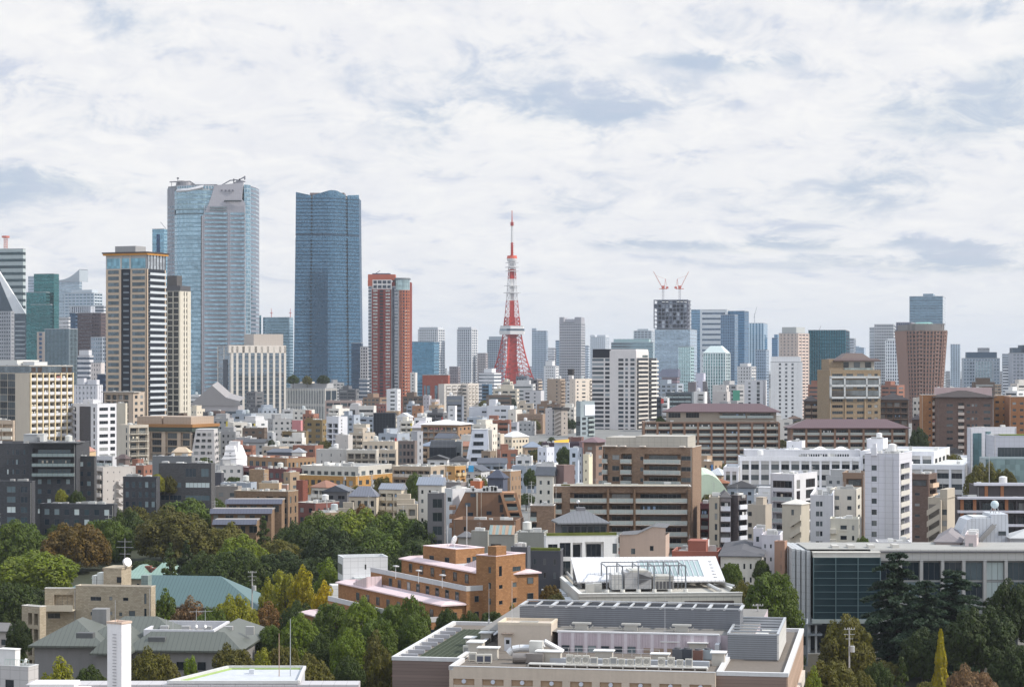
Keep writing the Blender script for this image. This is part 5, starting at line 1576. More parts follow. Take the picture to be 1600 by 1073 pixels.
quick(OB,'tall blue glass sliver with a white side right of the balcony block',BLD,753,764,769,600,1950,30,(.10,.18,.27),'s 1 .9 .2 .8',fine=False,clut=1)
b=quick(OB,'striped red-brown and glass low office left of the red brick tower',BLD,508,556,566,626,1700,12,(.40,.30,.27),'w 4 .9 .2 .8',st=4.2,clut=4)
slanted('hall','grey school hall with a sloping roof and stacked white ribbon floors',BLD,(536,548,560,566,631,664),1480,20,(.48,.47,.48),1,1,roofc=(.5,.5,.5))
quick(OB,'white office with stacked projecting floor slabs',BLD,560,584,588,634,1470,12,(.66,.63,.60),'w 1 .96 .05 .5',st=3.5,clut=2)
quick(OB,'brick red low block behind the white slab with red sign',BLD,586,603,607,631,1620,14,(.26,.12,.10),'w 4 .5 .3 .7',clut=2)
quick(HO,'white gabled hall right of the farther netted building','house',620,640,645,651,1290,20,(.72,.71,.72),'w 2 .2 .3 .6',hipped=dict(rise=2.4,col=(.7,.7,.72),gable=True,axis='y'))
quick(HO,'cream flats with dark windows behind trees left of the netted building',BLD,552,572,578,663,1200,22,(.60,.54,.45),'w 4 .5 .3 .7',clut=2)
quick(HO,'small dark pergola house below the farther netted building','house',574,585,588,678,1120,16,(.16,.15,.15),'w 4 .5 .2 .8',clut=1)
quick(HO,'blue-grey metal house with a pitched roof below the farther netted building','house',600,620,624,681,1080,14,(.34,.37,.44),'w 2 .3 .3 .6',hipped=dict(rise=2,col=(.38,.41,.47),gable=True))
# --- orange and cream terraces
def orange_flats():
 o=(.50,.275,.085)
 c=(.64,.56,.44)
 quick(AB,'ochre lower storey with cream edging of the long left terrace',BLD,462,556,613,744,835,26,o,'w 9 .6 .15 .75','w 5 .45 .2 .75',rail='glass',wm='tile',cap=(.72,.66,.54),clut=0,st=3.2,dep=18)
 b=quick(AB,'set-back greige upper storey behind glass rails on the left ochre terrace',BLD,470,560,612,729,845,26,(.48,.46,.42),'w 8 .6 .1 .7','w 4 .5 .2 .75',st=3.6,clut=8,cap=(.70,.68,.64),dep=14)
 MB().box(-1,b.W-1,-2.4,-2.34,b.H-4.4,b.H-3.3).build('railing','rail_glass',b.root,(.42,.48,.47))
 quick(AB,'middle terrace wing with a grey balcony storey over brown',BLD,613,673,697,729,860,20,(.42,.34,.26),'b 6 .95 .1 .8','w 2 .5 .2 .75',rcol=(.55,.52,.48),st=3.5,cap=(.7,.66,.58),clut=8,wm='wall')
 quick(AB,'right ochre terrace end with cream top and paired loggias',BLD,695,711,728,728,850,40,(.46,.26,.10),'w 1 .3 .3 .6','b 2 .7 .2 .8',rcol=(.60,.46,.26),st=3.5,cap=(.74,.66,.50),clut=3)
orange_flats()
# --- brown terraces behind the trees
def brown_terraces():
 br=(.27,.18,.115)
 b=quick(AB,'brown brick terraced apartments with slate sloping eaves, top storey',BLD,366,450,466,768,690,18,br,'w 1 .2 .2 .75 .34 .55;o 1 .8 .15 .8 .58 .74;o 1 .9 .15 .8 .82 .98','w 2 .3 .15 .8',wm='tile',st=3.3,clut=3,cap=(.5,.44,.36))
 for i,(xl,xr,y)in enumerate(((354,440,782),(330,424,797),(334,400,814))):
  d=676-i*12
  t=thing('terrace_storey','brown brick terrace storey with a slate visor, '+('upper of three','middle of three','lowest of three')[i],BLD,(PX(xl,d),d,0))
  W,H=PX(xr,d)-PX(xl,d),PZ(y,d)
  MB().box(0,W,0,9,0,H-.02).build('wall','tile',t,br)
  m=MB()
  m.poly([(-.3,-1.6,H-.9),(W+.3,-1.6,H-.9),(W+.3,.4,H+.5),(-.3,.4,H+.5)])
  m.poly([(W+.3,-1.6,H-.9),(-.3,-1.6,H-.9),(-.3,.3,H-.3),(W+.3,.3,H-.3)])
  m.build('visor','seam',t,(.085,.09,.125))
  MB().box(-.2,W+.2,.4,9.2,H,H+.3).build('roof','roofing',t,(.3,.28,.27))
  rg=random.Random(i)
  for q in range(5):
   u=W*(q+.2)/5
   add('window',window_mesh(rg.uniform(1.2,2.6),2.0,'frame',True),t,(1,1,1),(u,-.05,H-3.4))
  THINGS.append(('brown terraces',PX(xl+20,d),d,H))
  foot((PX(xl,d),d),0,W,9)
 quick('lift_tower','plain brick-red lift tower above the terraced roofs','lift tower',463,473,481,751,760,44,(.25,.085,.06),wm='tile',clut=0)
 quick(HO,'low maroon house with a pale flat roof above the treetops','house',464,493,530,786,715,40,(.18,.07,.06),'w 2 .4 .25 .75','w 4 .35 .25 .75',clut=2,cap=(.55,.53,.5))
 quick(HO,'flat grey-roofed house left of the cream attic house','house',336,372,378,760,740,14,(.3,.27,.25),'w 2 .4 .2 .6',clut=4)
 quick(HO,'cream attic house with tall bright windows above the brown terraces','house',404,436,441,755,730,10,(.60,.44,.28),'w 4 .7 .1 .7',clut=2,cap=(.62,.48,.33))
 quick(HO,'white dome-topped brick kiosk beside the cream attic house','house',440,449,451,757,725,12,(.42,.26,.2),clut=0,cap=(.8,.79,.77),dep=5)
 quick(HO,'charcoal cube house with a white edge wall beside the charcoal block','house',334,346,350,738,780,24,(.07,.07,.085),clut=1,cap=(.7,.7,.7))
brown_terraces()
# --- cream stepped apartments
def cream_steps():
 quick(AB,'cream stepped apartments, slate-roofed left wing with planted balcony',BLD,545,588,594,775,720,10,(.55,.48,.38),'w 4 .5 .2 .8',rail='solid',hipped=dict(rise=3.2,oh=.3,col=(.17,.18,.22),mt='seam'),dep=10)
 b=quick(AB,'cream stepped apartments, main block with framed loggias',BLD,592,627,636,764,722,22,(.60,.53,.42),'b 3 .8 .1 .8','w 1 .4 .3 .7',rcol=(.64,.57,.46),hipped=dict(rise=1.8,oh=.2,col=(.26,.28,.33),mt='seam',gable=True),dep=12)
 for i,x in enumerate((641,647,652)):
  quick('terrace_storey','cream stepped apartments, descending right step number '+('one, the highest','two, in the middle','three, the lowest')[i],BLD,620,x,x+1,772+i*8,716-i*3,6,(.60,.52,.41),'o 2 .7 .1 .8',clut=0,dep=9)
 for i,(a,b_)in enumerate(((536,552),(528,546))):
  quick('terrace_storey','cream stepped apartments, left end step, '+('upper','lower')[i],BLD,a,b_,b_+1,785+i*9,712-4*i,8,(.53,.47,.38),'o 1 .8 .1 .8',clut=0,dep=8)
cream_steps()
b=quick(AB,'dark grey apartment block with three broad black window bays',BLD,668,694,697,771,620,6,(.16,.155,.165),'w 1 .72 .2 .85 .2 .98',st=3.9,rail='glass',clut=1,dep=10)
quick(AB,'tall white party wall standing right of the dark grey window-bay block',BLD,695,707,736,764,640,-60 if False else 52,(.72,.73,.77),'w 1 .8 .1 .5 .3 .9 0 1',clut=5,cap=(.76,.76,.78))
def brown_sloped():
 d=625.0
 o=slanted(AB,'brown apartment block with a sloping left shoulder and leaning right balconies',BLD,(706,727,784,800,769,812),d,16,(.235,.135,.085),3,0,roofc=(.3,.29,.29))
 k=d/F
 for x,y in((735,776),(727,791),(731,806),(733,820),(760,804)):
  add('window',window_mesh(1.5,1.1,'frame',True),o,(2.2,2.3,2.5),((x-706)*k,-.06,PZ(y,d)))
 for i,z in enumerate((781,796,811)):
  x=777+(z-770)*.15
  MB().box((x-706)*k,(x-706+5)*k,-.04,.2,PZ(z+4,d),PZ(z-8,d)).build('recess','wall',o,(.05,.05,.055))
 m=MB()
 for x0,x1 in((783,800),(805,818)):
  m.bar(((x0-706)*k,-1.0,PZ(769,d)),((x1-706)*k,-1.0,PZ(820,d)),.55)
 m.build('frame','wall',o,(.42,.235,.14))
 for i in range(4):
  y=769+i*14.5
  x=784+(y-769)*.33
  MB().box((x-706)*k,(x+20-706)*k,-.9,6,PZ(y+2.6,d),PZ(y,d)).build('balcony','wall',o,(.42,.235,.14))
  if i<3:
   MB().box((x+3-706)*k,(x+19-706)*k,2.2,8,PZ(y+14,d),PZ(y+2.6,d)).build('balcony_door','window',o,(1,1,1))
   MB().box((x+3-706)*k,(x+22-706)*k,-.7,-.62,PZ(y+13,d),PZ(y+7.5,d)).build('railing','rail_glass',o,(.14,.13,.12))
 for i in range(3):
  MB().box((702-706)*k,(712-706)*k,-.8,6,PZ(796+i*14,d),PZ(790.5+i*14,d)).build('balcony','wall',o,(.25,.145,.09))
 MB().bar(((745.5-706)*k,-.25,PZ(769,d)),((745.5-706)*k,-.25,PZ(806,d)),.3).bar(((752-706)*k,-.2,PZ(769,d)),((752-706)*k,-.2,PZ(810,d)),.12).build('pipe','metal',o,(.55,.48,.40))
 rg=random.Random(9)
 m=MB()
 for i in range(9):
  x=rg.uniform(24,72)*k
  m.box(x,x+rg.uniform(.8,1.6),3,5,PZ(769,d)+.2,PZ(769,d)+rg.uniform(.9,1.9))
 m.build('rooftop_unit','metal',o,(.6,.6,.6))
 b=quick(AB,'brown lower wing in front of the leaning brown block',BLD,708,806,818,813,600,10,(.235,.14,.09),'w 3 .12 .3 .7',clut=2,dep=12)
brown_sloped()
def concrete_row():
 quick(OB,'bare concrete hut with ribbed sides behind the orange terraces',BLD,736,762,766,830,535,14,(.33,.32,.29),clut=2,dep=8,cap=(.36,.35,.33))
 b=quick(OB,'concrete block under a sloping roof striped green and rust',BLD,764,804,809,836,528,8,(.34,.33,.30),'w 1 .9 .3 .6 .05 .5',clut=0,dep=9)
 W,D,H=b.W,b.D,b.H
 n=8
 for i in range(n):
  m=MB()
  m.poly([(W*i/n,-.3,H+.2),(W*(i+1)/n,-.3,H+.2),(W*(i+.7)/n,3.4,H+2.2),(W*(i-.3)/n,3.4,H+2.2)])
  m.build('roof_stripe','seam',b.root,((.20,.28,.28),(.36,.24,.16))[i%2])
 quick(OB,'long bare concrete wall left of the black-roofed pavilion house',BLD,806,850,856,832,540,8,(.32,.32,.29),clut=1,dep=8,cap=(.36,.36,.34))
 quick(OB,'dark grey cube wall right of the orange terraces',BLD,798,824,829,855,478,12,(.095,.10,.115),clut=1,dep=8)
 b=quick(OB,'charcoal building with a grass-edged roof left of the pavilion house',BLD,826,876,880,861,492,6,(.07,.072,.085),'w 3 .25 .3 .75',clut=0,dep=12)
 MB().box(.2,b.W-.2,.3,1.6,b.H+.12,b.H+.7).build('hedge','leaf',b.root,(.16,.19,.04))
 quick(HO,'beige concrete house with a slate half roof beside the brown wing','house',716,738,742,838,545,12,(.34,.32,.29),'w 1 .3 .3 .6',hipped=dict(rise=1.2,col=(.15,.15,.16)),dep=7)
concrete_row()
# ================================================================ middle distance, right half
def brown_main():
 br=(.30,.205,.145)
 lab='big brown apartment building with glass balcony rails, '
 b=Bd(AB,lab+'tall main block',BLD,942,1082,1096,699,600,14,col=br,wm='tile',st=3.0,tm=1.4,rail='glass',rcol=(.62,.56,.50),pj=1.5,roofcol=(.4,.4,.4))
 THINGS[-1]=('big brown balcony building',b.P[0]+12,b.d,b.H)
 b.face('f','b 1 1 .0 .84 .0 .055;w 1 1 .28 .72 .105 .185;b 1 1 .0 .84 .205 .325;w 1 1 .25 .6 .42 .455;b 1 1 .0 .84 .465 .87;w 1 1 .28 .68 .875 .985')
 b.walls();b.flat((.60,.56,.52));b.clutter(6)
 W,D,H=b.W,b.D,b.H
 MB().box(W*.02,W*.36,1.5,D-1,H-.7,H+2.6).box(W*.36,W*.94,1.0,D-1,H-.7,H+3.0).build('penthouse','panel',b.root,(.45,.42,.37))
 for x in(.0,.2,.42,.86):MB().box(W*x,W*x+(W*.06 if x else 4),-1.6,.5,H+.13,H+.4).build('canopy','wall',b.root,(.66,.60,.54))
 b=Bd(AB,lab+'lower front block with full-width balconies',BLD,865,1080,1084,760,585,2,dep=10,col=br,wm='tile',st=3.0,tm=1.2,rail='glass',rcol=(.62,.56,.50),pj=1.4)
 b.face('f','b 1 1 .0 .84 .0 .06;b 1 1 .0 .84 .12 .385;b 1 1 .0 .84 .405 .578;b 1 1 .0 .84 .59 .97')
 b.walls();b.flat((.60,.56,.52));b.clutter(5)
 for u in(.39,.582,.975):MB().box(b.W*u,b.W*u+.5,-1.5,0,0,b.H-.6).build('pier','tile',b.root,(.24,.155,.10))
 MB().box(b.W*.12,b.W*.98,-1.2,1,b.H+.13,b.H+.42).build('roof_slab','wall',b.root,(.60,.55,.48))
 m=MB().box(2,b.W-4,2,4,b.H,b.H+.35)
 m.build('roof_planting','leaf',b.root,(.16,.15,.05))
 b=Bd(AB,lab+'lowest left wing with corner balconies',BLD,826,846,868,788,575,-30 if False else-36,col=(.23,.15,.10),wm='tile',st=3.0,tm=1.0,rail='glass',rcol=(.55,.5,.45),pj=1.2)if False else Bd(AB,lab+'lowest left wing with corner balconies',BLD,828,866,868,790,577,4,dep=10,col=(.28,.19,.135),wm='tile',st=3.0,tm=1.0,rail='glass',rcol=(.58,.53,.48),pj=1.3)
 b.face('f','b 1 1 .0 .84 .0 .28')
 b.walls();b.flat((.55,.52,.5));b.clutter(2)
brown_main()
def brown_roofed():
 br,edge=(.185,.12,.09),(.56,.43,.34)
 def block(label,xl,xr,top,d,n,dep,nm,roofrise,storeys=99):
  b=Bd(AB,label,BLD,xl,xr,xr,top,d,0,dep=dep,col=br,st=3.1,tm=.3,rail='glass',rcol=edge,pj=.8)
  b.face('f',f'b {n} .9 .06 .86 .0 1')
  b.walls()
  THINGS[-1]=(nm,b.P[0]+b.W/2,b.d,b.H)
  for i in range(n+1):
   x=b.W*i/n
   MB().box(x-.45,x+.45,-.95,.05,0,b.H-.4).build('pier','wall',b.root,(.24,.145,.10))
  return b
 b=block('long brown balcony building under a maroon tiled roof, the nearer higher one',1006,1217,659,1000,10,16,'long maroon-roofed building',0)
 b.flat((.5,.38,.3));b.clutter(3)
 u=Bd(AB,'glazed attic storeys carrying the broad maroon roof',BLD,1041,1213,1216,643,1004,6,dep=14,col=(.34,.29,.24),st=3.0,tm=.2,z0=38,rail='glass',rcol=(.5,.5,.48))
 u.face('f','w 1 1 .1 .9 .02 .13;w 1 1 .1 .9 .18 .30;b 2 .95 .1 .9 .48 .98')
 u.walls()
 u.hip(rise=3.6,oh=2.0,col=(.105,.055,.06),mt='seam')
 b=block('long brown balcony building under a maroon tiled roof, the lower right one',1237,1416,668,950,8,15,'lower maroon-roofed building',0)
 b.hip(rise=3.6,oh=1.6,col=(.105,.055,.06),mt='seam')
brown_roofed()
def tan_hip():
 b=Bd(AB,'tall tan building with a dark roof pavilion and pale glazed upper bays',BLD,1277,1296,1376,578,1100,-14,col=(.33,.25,.165),wm='tile',st=3.15,tm=1.0,pj=.5)
 THINGS[-1]=('tall tan pavilion-topped building',b.P[0]+10,b.d,b.H)
 b.face('f','w 1 .9 .25 .72 .04 .27;w 1 .9 .25 .72 .32 .47;w 1 .9 .25 .72 .53 .68;w 1 .8 .25 .72 .74 .83;w 1 .8 .25 .72 .87 .95')
 b.walls();b.flat((.40,.34,.27));b.clutter(3)
 W,H=b.W,b.H
 m=MB()
 for a,c in((0,.03),(.27,.30),(.70,.73),(.95,.98)):m.box(W*a,W*c,-1.0,-.02,H-14.5,H-3.6)
 for z in(H-14.5,H-8.5,H-4.2):m.box(0,W*.98,-1.0,-.03,z,z+1.1)
 m.build('balcony_frame','panel',b.root,(.52,.54,.55))
 MB().box(W*.03,W*.95,-.9,-.06,H-7.4,H-5).box(W*.03,W*.95,-.9,-.06,H-13,H-10.4).build('balcony_glass','curtain',b.root,(.2,.22,.23))
 MB().box(W*.3,W*.86,.6,1.4,H-3.4,H+1.0).build('glass_bay','curtain',b.root,(.40,.47,.46))
 for i in range(6):MB().box(W*(.3 if i<5 else .68)+0,W*(.3 if i<5 else .68)+.7,-.35,0,0,H-14.6).build('pier','tile',b.root,(.42,.31,.2))if i in(0,5)else None
 MB().box(W*.02,W*.3,2,12,H-.5,H+5.5).build('penthouse','tile',b.root,(.34,.26,.18))
 MB().box(W*.25,W*.92,3,13,H+.2,H+4.4).build('pavilion_wall','wall',b.root,(.52,.48,.42))
 for i in range(3):MB().box(W*(.30+.22*i),W*(.42+.22*i),2.9,3.2,H+1.2,H+4.0).build('window','window',b.root,(1,1,1))
 m=MB()
 x0,x1,y0,y1,z=W*.10,W*1.02,.5,15,H+4.4
 m.box(x0,x1,y0,y1,z,z+.5)
 a=[(x0,y0),(x1,y0),(x1,y1),(x0,y1)]
 m.prism(a,z+.5,z+1.5,s1=.85,c=((x0+x1)/2,8)).prism([(W*.28,4),(W*.86,4),(W*.86,12),(W*.28,12)],z+1.5,z+4.2,s1=.55,c=(W*.57,8))
 m.build('roof','seam',b.root,(.10,.065,.06))
 quick(AB,'dark brown flank with slate roof left of the tall tan building',BLD,1257,1279,1281,626,1130,6,DBR,'b 2 .85 .1 .85',rcol=(.36,.28,.22),hipped=dict(rise=2.6,col=(.05,.045,.05)),dep=14)
 quick(AB,'dark brown flank with slate roof right of the tall tan building',BLD,1372,1420,1425,624,1120,8,DBR,'b 4 .9 .08 .85',rail='bars',rcol=(.34,.25,.2),hipped=dict(rise=3.2,col=(.05,.045,.05)),dep=16)
tan_hip()
def right_brown():
 b=Bd(AB,'broad brown tiled apartment block with a dark hipped roof at right',BLD,1464,1553,1555,620,980,4,dep=22,col=(.185,.125,.105),wm='tile',st=3.0,tm=2.2,pj=.8,rcol=(.55,.47,.42))
 THINGS[-1]=('broad brown hip-roofed block',b.P[0]+10,b.d,b.H)
 b.face('f','w 1 1 .28 .66 .17 .28;b 1 1 .05 .85 .37 .475;w 1 1 .28 .66 .52 .58;w 2 .62 .28 .66 .60 .72;w 1 1 .28 .66 .82 .94')
 b.walls();b.hip(rise=2.8,oh=1.4,col=(.055,.045,.045))
 b=Bd(AB,'orange brick wing with a ladder of dark balconies left of the brown hip-roofed block',BLD,1441,1463,1465,617,990,6,dep=16,col=(.40,.195,.085),wm='tile',st=3.0,tm=1.6,pj=.7,rcol=(.6,.52,.46))
 b.face('f','w 1 1 .3 .55 .46 .62;b 1 1 .05 .9 .72 .99')
 b.walls();b.flat((.62,.58,.55))
 b=Bd(AB,'orange brick wing right of the brown hip-roofed block',BLD,1553,1576,1580,618,1000,18,col=(.46,.235,.10),wm='tile',st=3.0,tm=1.4,pj=.6,rcol=(.6,.5,.44))
 b.face('f','w 1 1 .3 .65 .1 .35;w 1 1 .35 .65 .6 .8')
 b.walls();b.flat((.62,.58,.55))
 b=Bd(AB,'orange-tan apartment wing cut by the right picture edge',BLD,1577,1650,1652,620,985,4,dep=16,col=(.36,.17,.08),wm='tile',st=3.0,tm=1.4)
 b.face('f','w 6 .5 .3 .65')
 b.walls();b.flat((.6,.56,.53))
 quick(AB,'low house group with pink flat roofs behind the brown hip-roofed block',BLD,1462,1550,1556,606,1150,8,(.56,.42,.42),clut=6,dep=14,cap=(.6,.48,.48))
 quick(HO,'pale grey stepped flats left of the orange brick wing',BLD,1426,1440,1444,622,1120,18,(.55,.53,.5),'w 2 .5 .3 .7',clut=2)
 quick(HO,'brown villa with slate hipped roof left of the orange brick wing','house',1425,1440,1444,655,1010,14,(.14,.09,.075),'w 2 .4 .3 .7',hipped=dict(rise=2.4,col=(.07,.065,.075)))
right_brown()
def glass_college():
 b=Bd('college_building','silver panel and glass college building with a glazed corner at right',BLD,1511,1516,1588,668,800,-24,col=(.50,.51,.56),wm='panel',st=3.6,tm=1.0)
 THINGS[-1]=('silver glass college',b.P[0]+8,b.d,b.H)
 b.walls();b.flat((.55,.56,.6));b.clutter(3)
 MB().box(b.W*.06,b.W*.24,-.15,.1,0,b.H-2).build('curtain_wall','curtain',b.root,(.16,.28,.30))
 MB().box(b.W*.33,b.W*.44,-.15,.1,0,b.H-1.5).build('curtain_wall','curtain',b.root,(.34,.52,.54))
 b=quick('college_building','silver wing with ribbon glazing and a grassy roof before the college building',BLD,1553,1650,1651,681,780,2,(.50,.51,.57),'w 1 1 .3 .75 .06 1',wm='panel',st=7.6,tm=2.2,clut=1,dep=16)
 MB().box(b.W*.12,b.W,.4,6,b.H+.12,b.H+.5).build('roof_grass','leaf',b.root,(.20,.26,.05))
 b=Bd('college_building','glass base of the silver college, behind the round tree',BLD,1540,1650,1651,716,765,2,dep=12,col=(.3,.36,.38),wm='panel',st=4)
 b.walls();b.flat()
 MB().box(0,b.W,-.15,0,0,b.H-.3).build('curtain_wall','curtain',b.root,(.34,.48,.50))
glass_college()
def white_school():
 w=(.80,.80,.84)
 lab='long white school with framed window bays, '
 def wing(extra,xl,xc,xr,top,d,th,n,side='',st=4.0,dep=14,clut=4,**kw):
  b=Bd('school',lab+extra,'school',xl,xc,xr,top,d,th,dep=dep,col=(.60,.59,.58),st=st,tm=1.7,roofcol=(.55,.56,.56),**kw)
  b.face('f',f'w {n} .8 .22 .72 .0 1')
  if side:b.face('r',side)
  b.walls();b.flat(w);b.clutter(clut)
  m=MB().box(-.2,b.W+.2,-.7,-.02,b.H-1.5,b.H+.2)
  for i in range(n+1):
   x=min(max(b.W*i/n,.4),b.W-.4)
   m.box(x-.42,x+.42,-.62,-.02,0,b.H-1.5)
  m.build('facade_frame','wall',b.root,w)
  return b
 b=wing('centre range',1156,1345,1348,714,830,3,12)
 THINGS[-1]=('long white school',b.P[0]+20,b.d,b.H)
 m=MB().box(2,b.W*.55,.8,.9,b.H+.2,b.H+1.7)
 b2=Bd('school',lab+'set-back top storey','school',1164,1345,1347,703,838,3,dep=10,col=(.66,.66,.70),st=3.2,tm=.9,z0=20,roofcol=(.6,.6,.6))
 b2.face('f','w 20 .7 .25 .8 .48 .9')
 b2.walls();b2.flat(w);b2.clutter(7)
 for x in(.42,.66,.84):
  m=MB().prism([(b2.W*x-4,1),(b2.W*x+4,1),(b2.W*x+4,8),(b2.W*x-4,8)],b2.H-.5,b2.H+1.2,s1=.15,c=(b2.W*x,4.5))
  m.build('roof','seam',b2.root,(.82,.82,.83))
 wing('raised right pavilion with sunlit end',1345,1459,1484,706,822,18,6,'w 4 .6 .1 .75',clut=2)
 wing('lower right front range',1418,1507,1524,727,792,14,4,'',clut=2)
 wing('left end range',1131,1154,1158,730,822,8,2,'',clut=0)
 quick('stair_tower','white roof stair tower at the left end of the long school','stair tower',1229,1253,1258,690,842,14,w,'w 1 .2 .6 .85 .3 .5',z0=30,clut=1)
 quick('stair_tower','white roof stair tower standing above the white apartment tower','stair tower',1354,1380,1387,686,850,18,w,'w 1 .15 .5 .7 .4 .55',z0=32,clut=2)
 b=quick('arcade','grey arcaded porch with pointed arches below the long school','porch',1153,1203,1208,762,800,10,(.22,.23,.25),clut=0,dep=6)
 for i in range(4):
  x=b.W*(i+.5)/4
  P=[(x-1.5,0),(x+1.5,0),(x+1.5,3),(x+.9,4.3),(x,5),(x-.9,4.3),(x-1.5,3)]
  m=MB()
  m.poly([(p[0],-.05,b.H-6.3+p[1])for p in P])
  m.build('arch','wall',b.root,(.24,.21,.17))
 o=thing('sports_hall','sports hall under a pale green barrel roof left of the school','hall',(PX(1085,780),780,0))
 k=780/F
 W,H0=66*k,PZ(782,780)
 m=MB()
 N=12
 for i in range(N):
  a,c=i/N,(i+1)/N
  zz=lambda f:H0+9.5*(1-(1.6*f-.45)**2)if f<1 else H0
  m.poly([(W*a,0,zz(a)),(W*c,0,zz(c)),(W*c,20,zz(c)+1.5),(W*a,20,zz(a)+1.5)])
  m.poly([(W*a,0,0),(W*c,0,0),(W*c,0,zz(c)),(W*a,0,zz(a))],1)
 m.build('roof',['seam','wall'],o,(.56,.66,.52))
 foot((PX(1085,780),780),0,W,20)
white_school()
def white_apartment_tower():
 d=560.0
 b=Bd(AB,'white tiled apartment tower with one column of balconies in front of the school',BLD,1351,1405,1425,709,d,22,col=(.68,.68,.74),wm='panel',st=2.86,tm=2.2,rail='solid',rcol=(.56,.54,.50),pj=.2)
 THINGS[-1]=('white balcony tower',b.P[0]+8,d,b.H)
 b.face('f','w 1 1 .25 .72 .20 .35')
 b.face('r','b 1 1 .0 .86 .10 .80')
 b.walls();b.flat((.74,.74,.78));b.clutter(5)
 W,D,H=b.W,b.D,b.H
 MB().box(W*.58,W*.82,-.25,0,0,H-.8).build('duct','panel',b.root,(.56,.56,.60))
 MB().box(W*.2,W*.36,-.5,0,H-.5,H+1.6).box(W*.24,W*.34,-.3,.6,H+1.6,H+2.6).build('parapet_fin','wall',b.root,(.72,.72,.76))
 quick(AB,'brown tower with a single column of small blue windows right of the white tower',BLD,1420,1451,1464,741,590,26,(.165,.115,.095),'w 1 1 .32 .58 .30 .55 1 9;o 1 1 .2 .8 .05 .9 0 1','b 1 .9 .1 .8 .1 .9 0 2',rcol=(.62,.46,.33),wm='tile',st=2.9,clut=2)
 quick(AB,'brown sloping-topped flats left behind the white tower',BLD,1316,1350,1356,739,610,14,(.26,.18,.13),'o 1 .8 .2 .8 .1 1',st=3.4,clut=2,dep=10)
 b=quick('stair_tower','beige tower of slanting outside stairs right of the brown tower','stair tower',1450,1480,1492,778,548,24,(.44,.39,.32),'w 1 1 .2 .7 .68 .98',st=2.8,tm=2.0,clut=1)
 W,D,H=b.W,b.D,b.H
 for i in range(6):
  z=H-3.0-i*2.8
  MB().box(.2,W*.62,-.12,-.02,z-2.2,z+1.4).build('stair_well','wall',b.root,(.20,.18,.16))
  m=MB()
  for x0,x1,s0,s1 in((0,W*.66,0,2.0),):
   q=[(x0,z-1.5+s0),(x1,z-1.5+s1),(x1,z+s1-.1),(x0,z+s0-.1)]
   fr,bk=[(x,-1.4,zz)for x,zz in q],[(x,-1.25,zz)for x,zz in q]
   m.poly(fr);m.poly(bk[::-1])
   for e in range(4):m.poly([fr[(e+1)%4],fr[e],bk[e],bk[(e+1)%4]])
  m.build('stair','wall',b.root,(.46,.41,.34))
 MB().box(W*.66,W*.74,-1.4,-.02,0,H-.5).box(W*.62,W,.1,D-.1,H-.4,H+2.2).build('wall','wall',b.root,(.44,.39,.32))
white_apartment_tower()
quick(AB,'white apartment block with green-tinted balconies and a rounded glass attic',BLD,1204,1241,1277,741,620,30,(.72,.72,.76),'w 1 1 .2 .85 .1 .9 0 1;b 1 1 .02 .85 .1 .92 1 9','w 1 1 .1 .9 .1 .25;w 1 1 .1 .9 .5 .9',rail='glass',rcol=(.66,.66,.68),st=3.1,tm=1.4,clut=3)
b=quick('stair_tower','beige gabled stair tower in front of the green-balcony white block','stair tower',1222,1252,1265,787,545,28,(.46,.42,.35),'w 1 1 .3 .8 .48 .62',st=2.85,clut=0,hipped=dict(rise=1.0,oh=.2,col=(.6,.58,.54)))
for i in range(5):
 z=b.H-5-i*2.85
 q=[(b.W*.45,z-.9),(b.W,z+.9),(b.W,z+2.3),(b.W*.45,z+.5)]
 m=MB()
 fr,bk=[(x,-.8,zz)for x,zz in q],[(x,-.1,zz)for x,zz in q]
 m.poly(fr)
 for e in range(4):m.poly([fr[(e+1)%4],fr[e],bk[e],bk[(e+1)%4]])
 m.build('stair','wall',b.root,(.48,.44,.37))
quick(AB,'white and grey flats with paired windows left of the cream cube flats',BLD,1266,1300,1306,774,570,10,(.64,.64,.67),'w 1 1 .25 .75 .26 .42;w 1 1 .25 .75 .45 .56',st=2.6,clut=2,dep=10)
quick(AB,'cream cube flats with small square windows and roof plants',BLD,1297,1338,1346,765,590,16,(.56,.53,.47),'w 2 .35 .3 .7','w 1 .4 .3 .7',st=2.7,clut=3,dep=9)
b=quick(HO,'small cream house with white-framed windows before the cream cube flats','house',1297,1342,1347,811,548,10,(.56,.54,.47),'w 1 1 .35 .75 .36 .58;w 1 1 .3 .75 .76 .84','w 1 .3 .3 .7',st=2.6,clut=1,dep=8)
for i in range(3):MB().box(b.W*.34,b.W*.60,-.2,-.06,b.H-1.1-2.6*(i+1)+.7,b.H-1.1-2.6*(i+1)+.85).box(0,b.W*.22,-1.2,0,b.H-1-2.6*(i+1),b.H-2.6*(i+1)+.2).build('balcony','wall',b.root,(.60,.57,.5))
quick(AB,'beige and charcoal flats with white balconies right of the big brown building',BLD,1108,1124,1126,777,575,6,(.42,.37,.30),'w 1 1 .2 .8 .1 .2;w 1 1 .2 .8 .55 .8',st=2.75,clut=2,dep=12)
quick(AB,'slate attic flats with white balcony fronts between charcoal piers',BLD,1125,1142,1143,776,577,4,(.22,.2,.21),'b 1 .95 .05 .85',rcol=(.74,.76,.84),st=2.75,clut=2,dep=12,hipped=dict(rise=1.4,oh=.2,col=(.12,.115,.12)))
quick(AB,'charcoal tiled pier block with a white zigzag balcony stack',BLD,1141,1153,1167,774,578,44,(.11,.095,.10),'','b 1 1 .05 .85 .1 .95',rcol=(.72,.74,.80),pj=.5,wm='tile',st=2.75,clut=2)
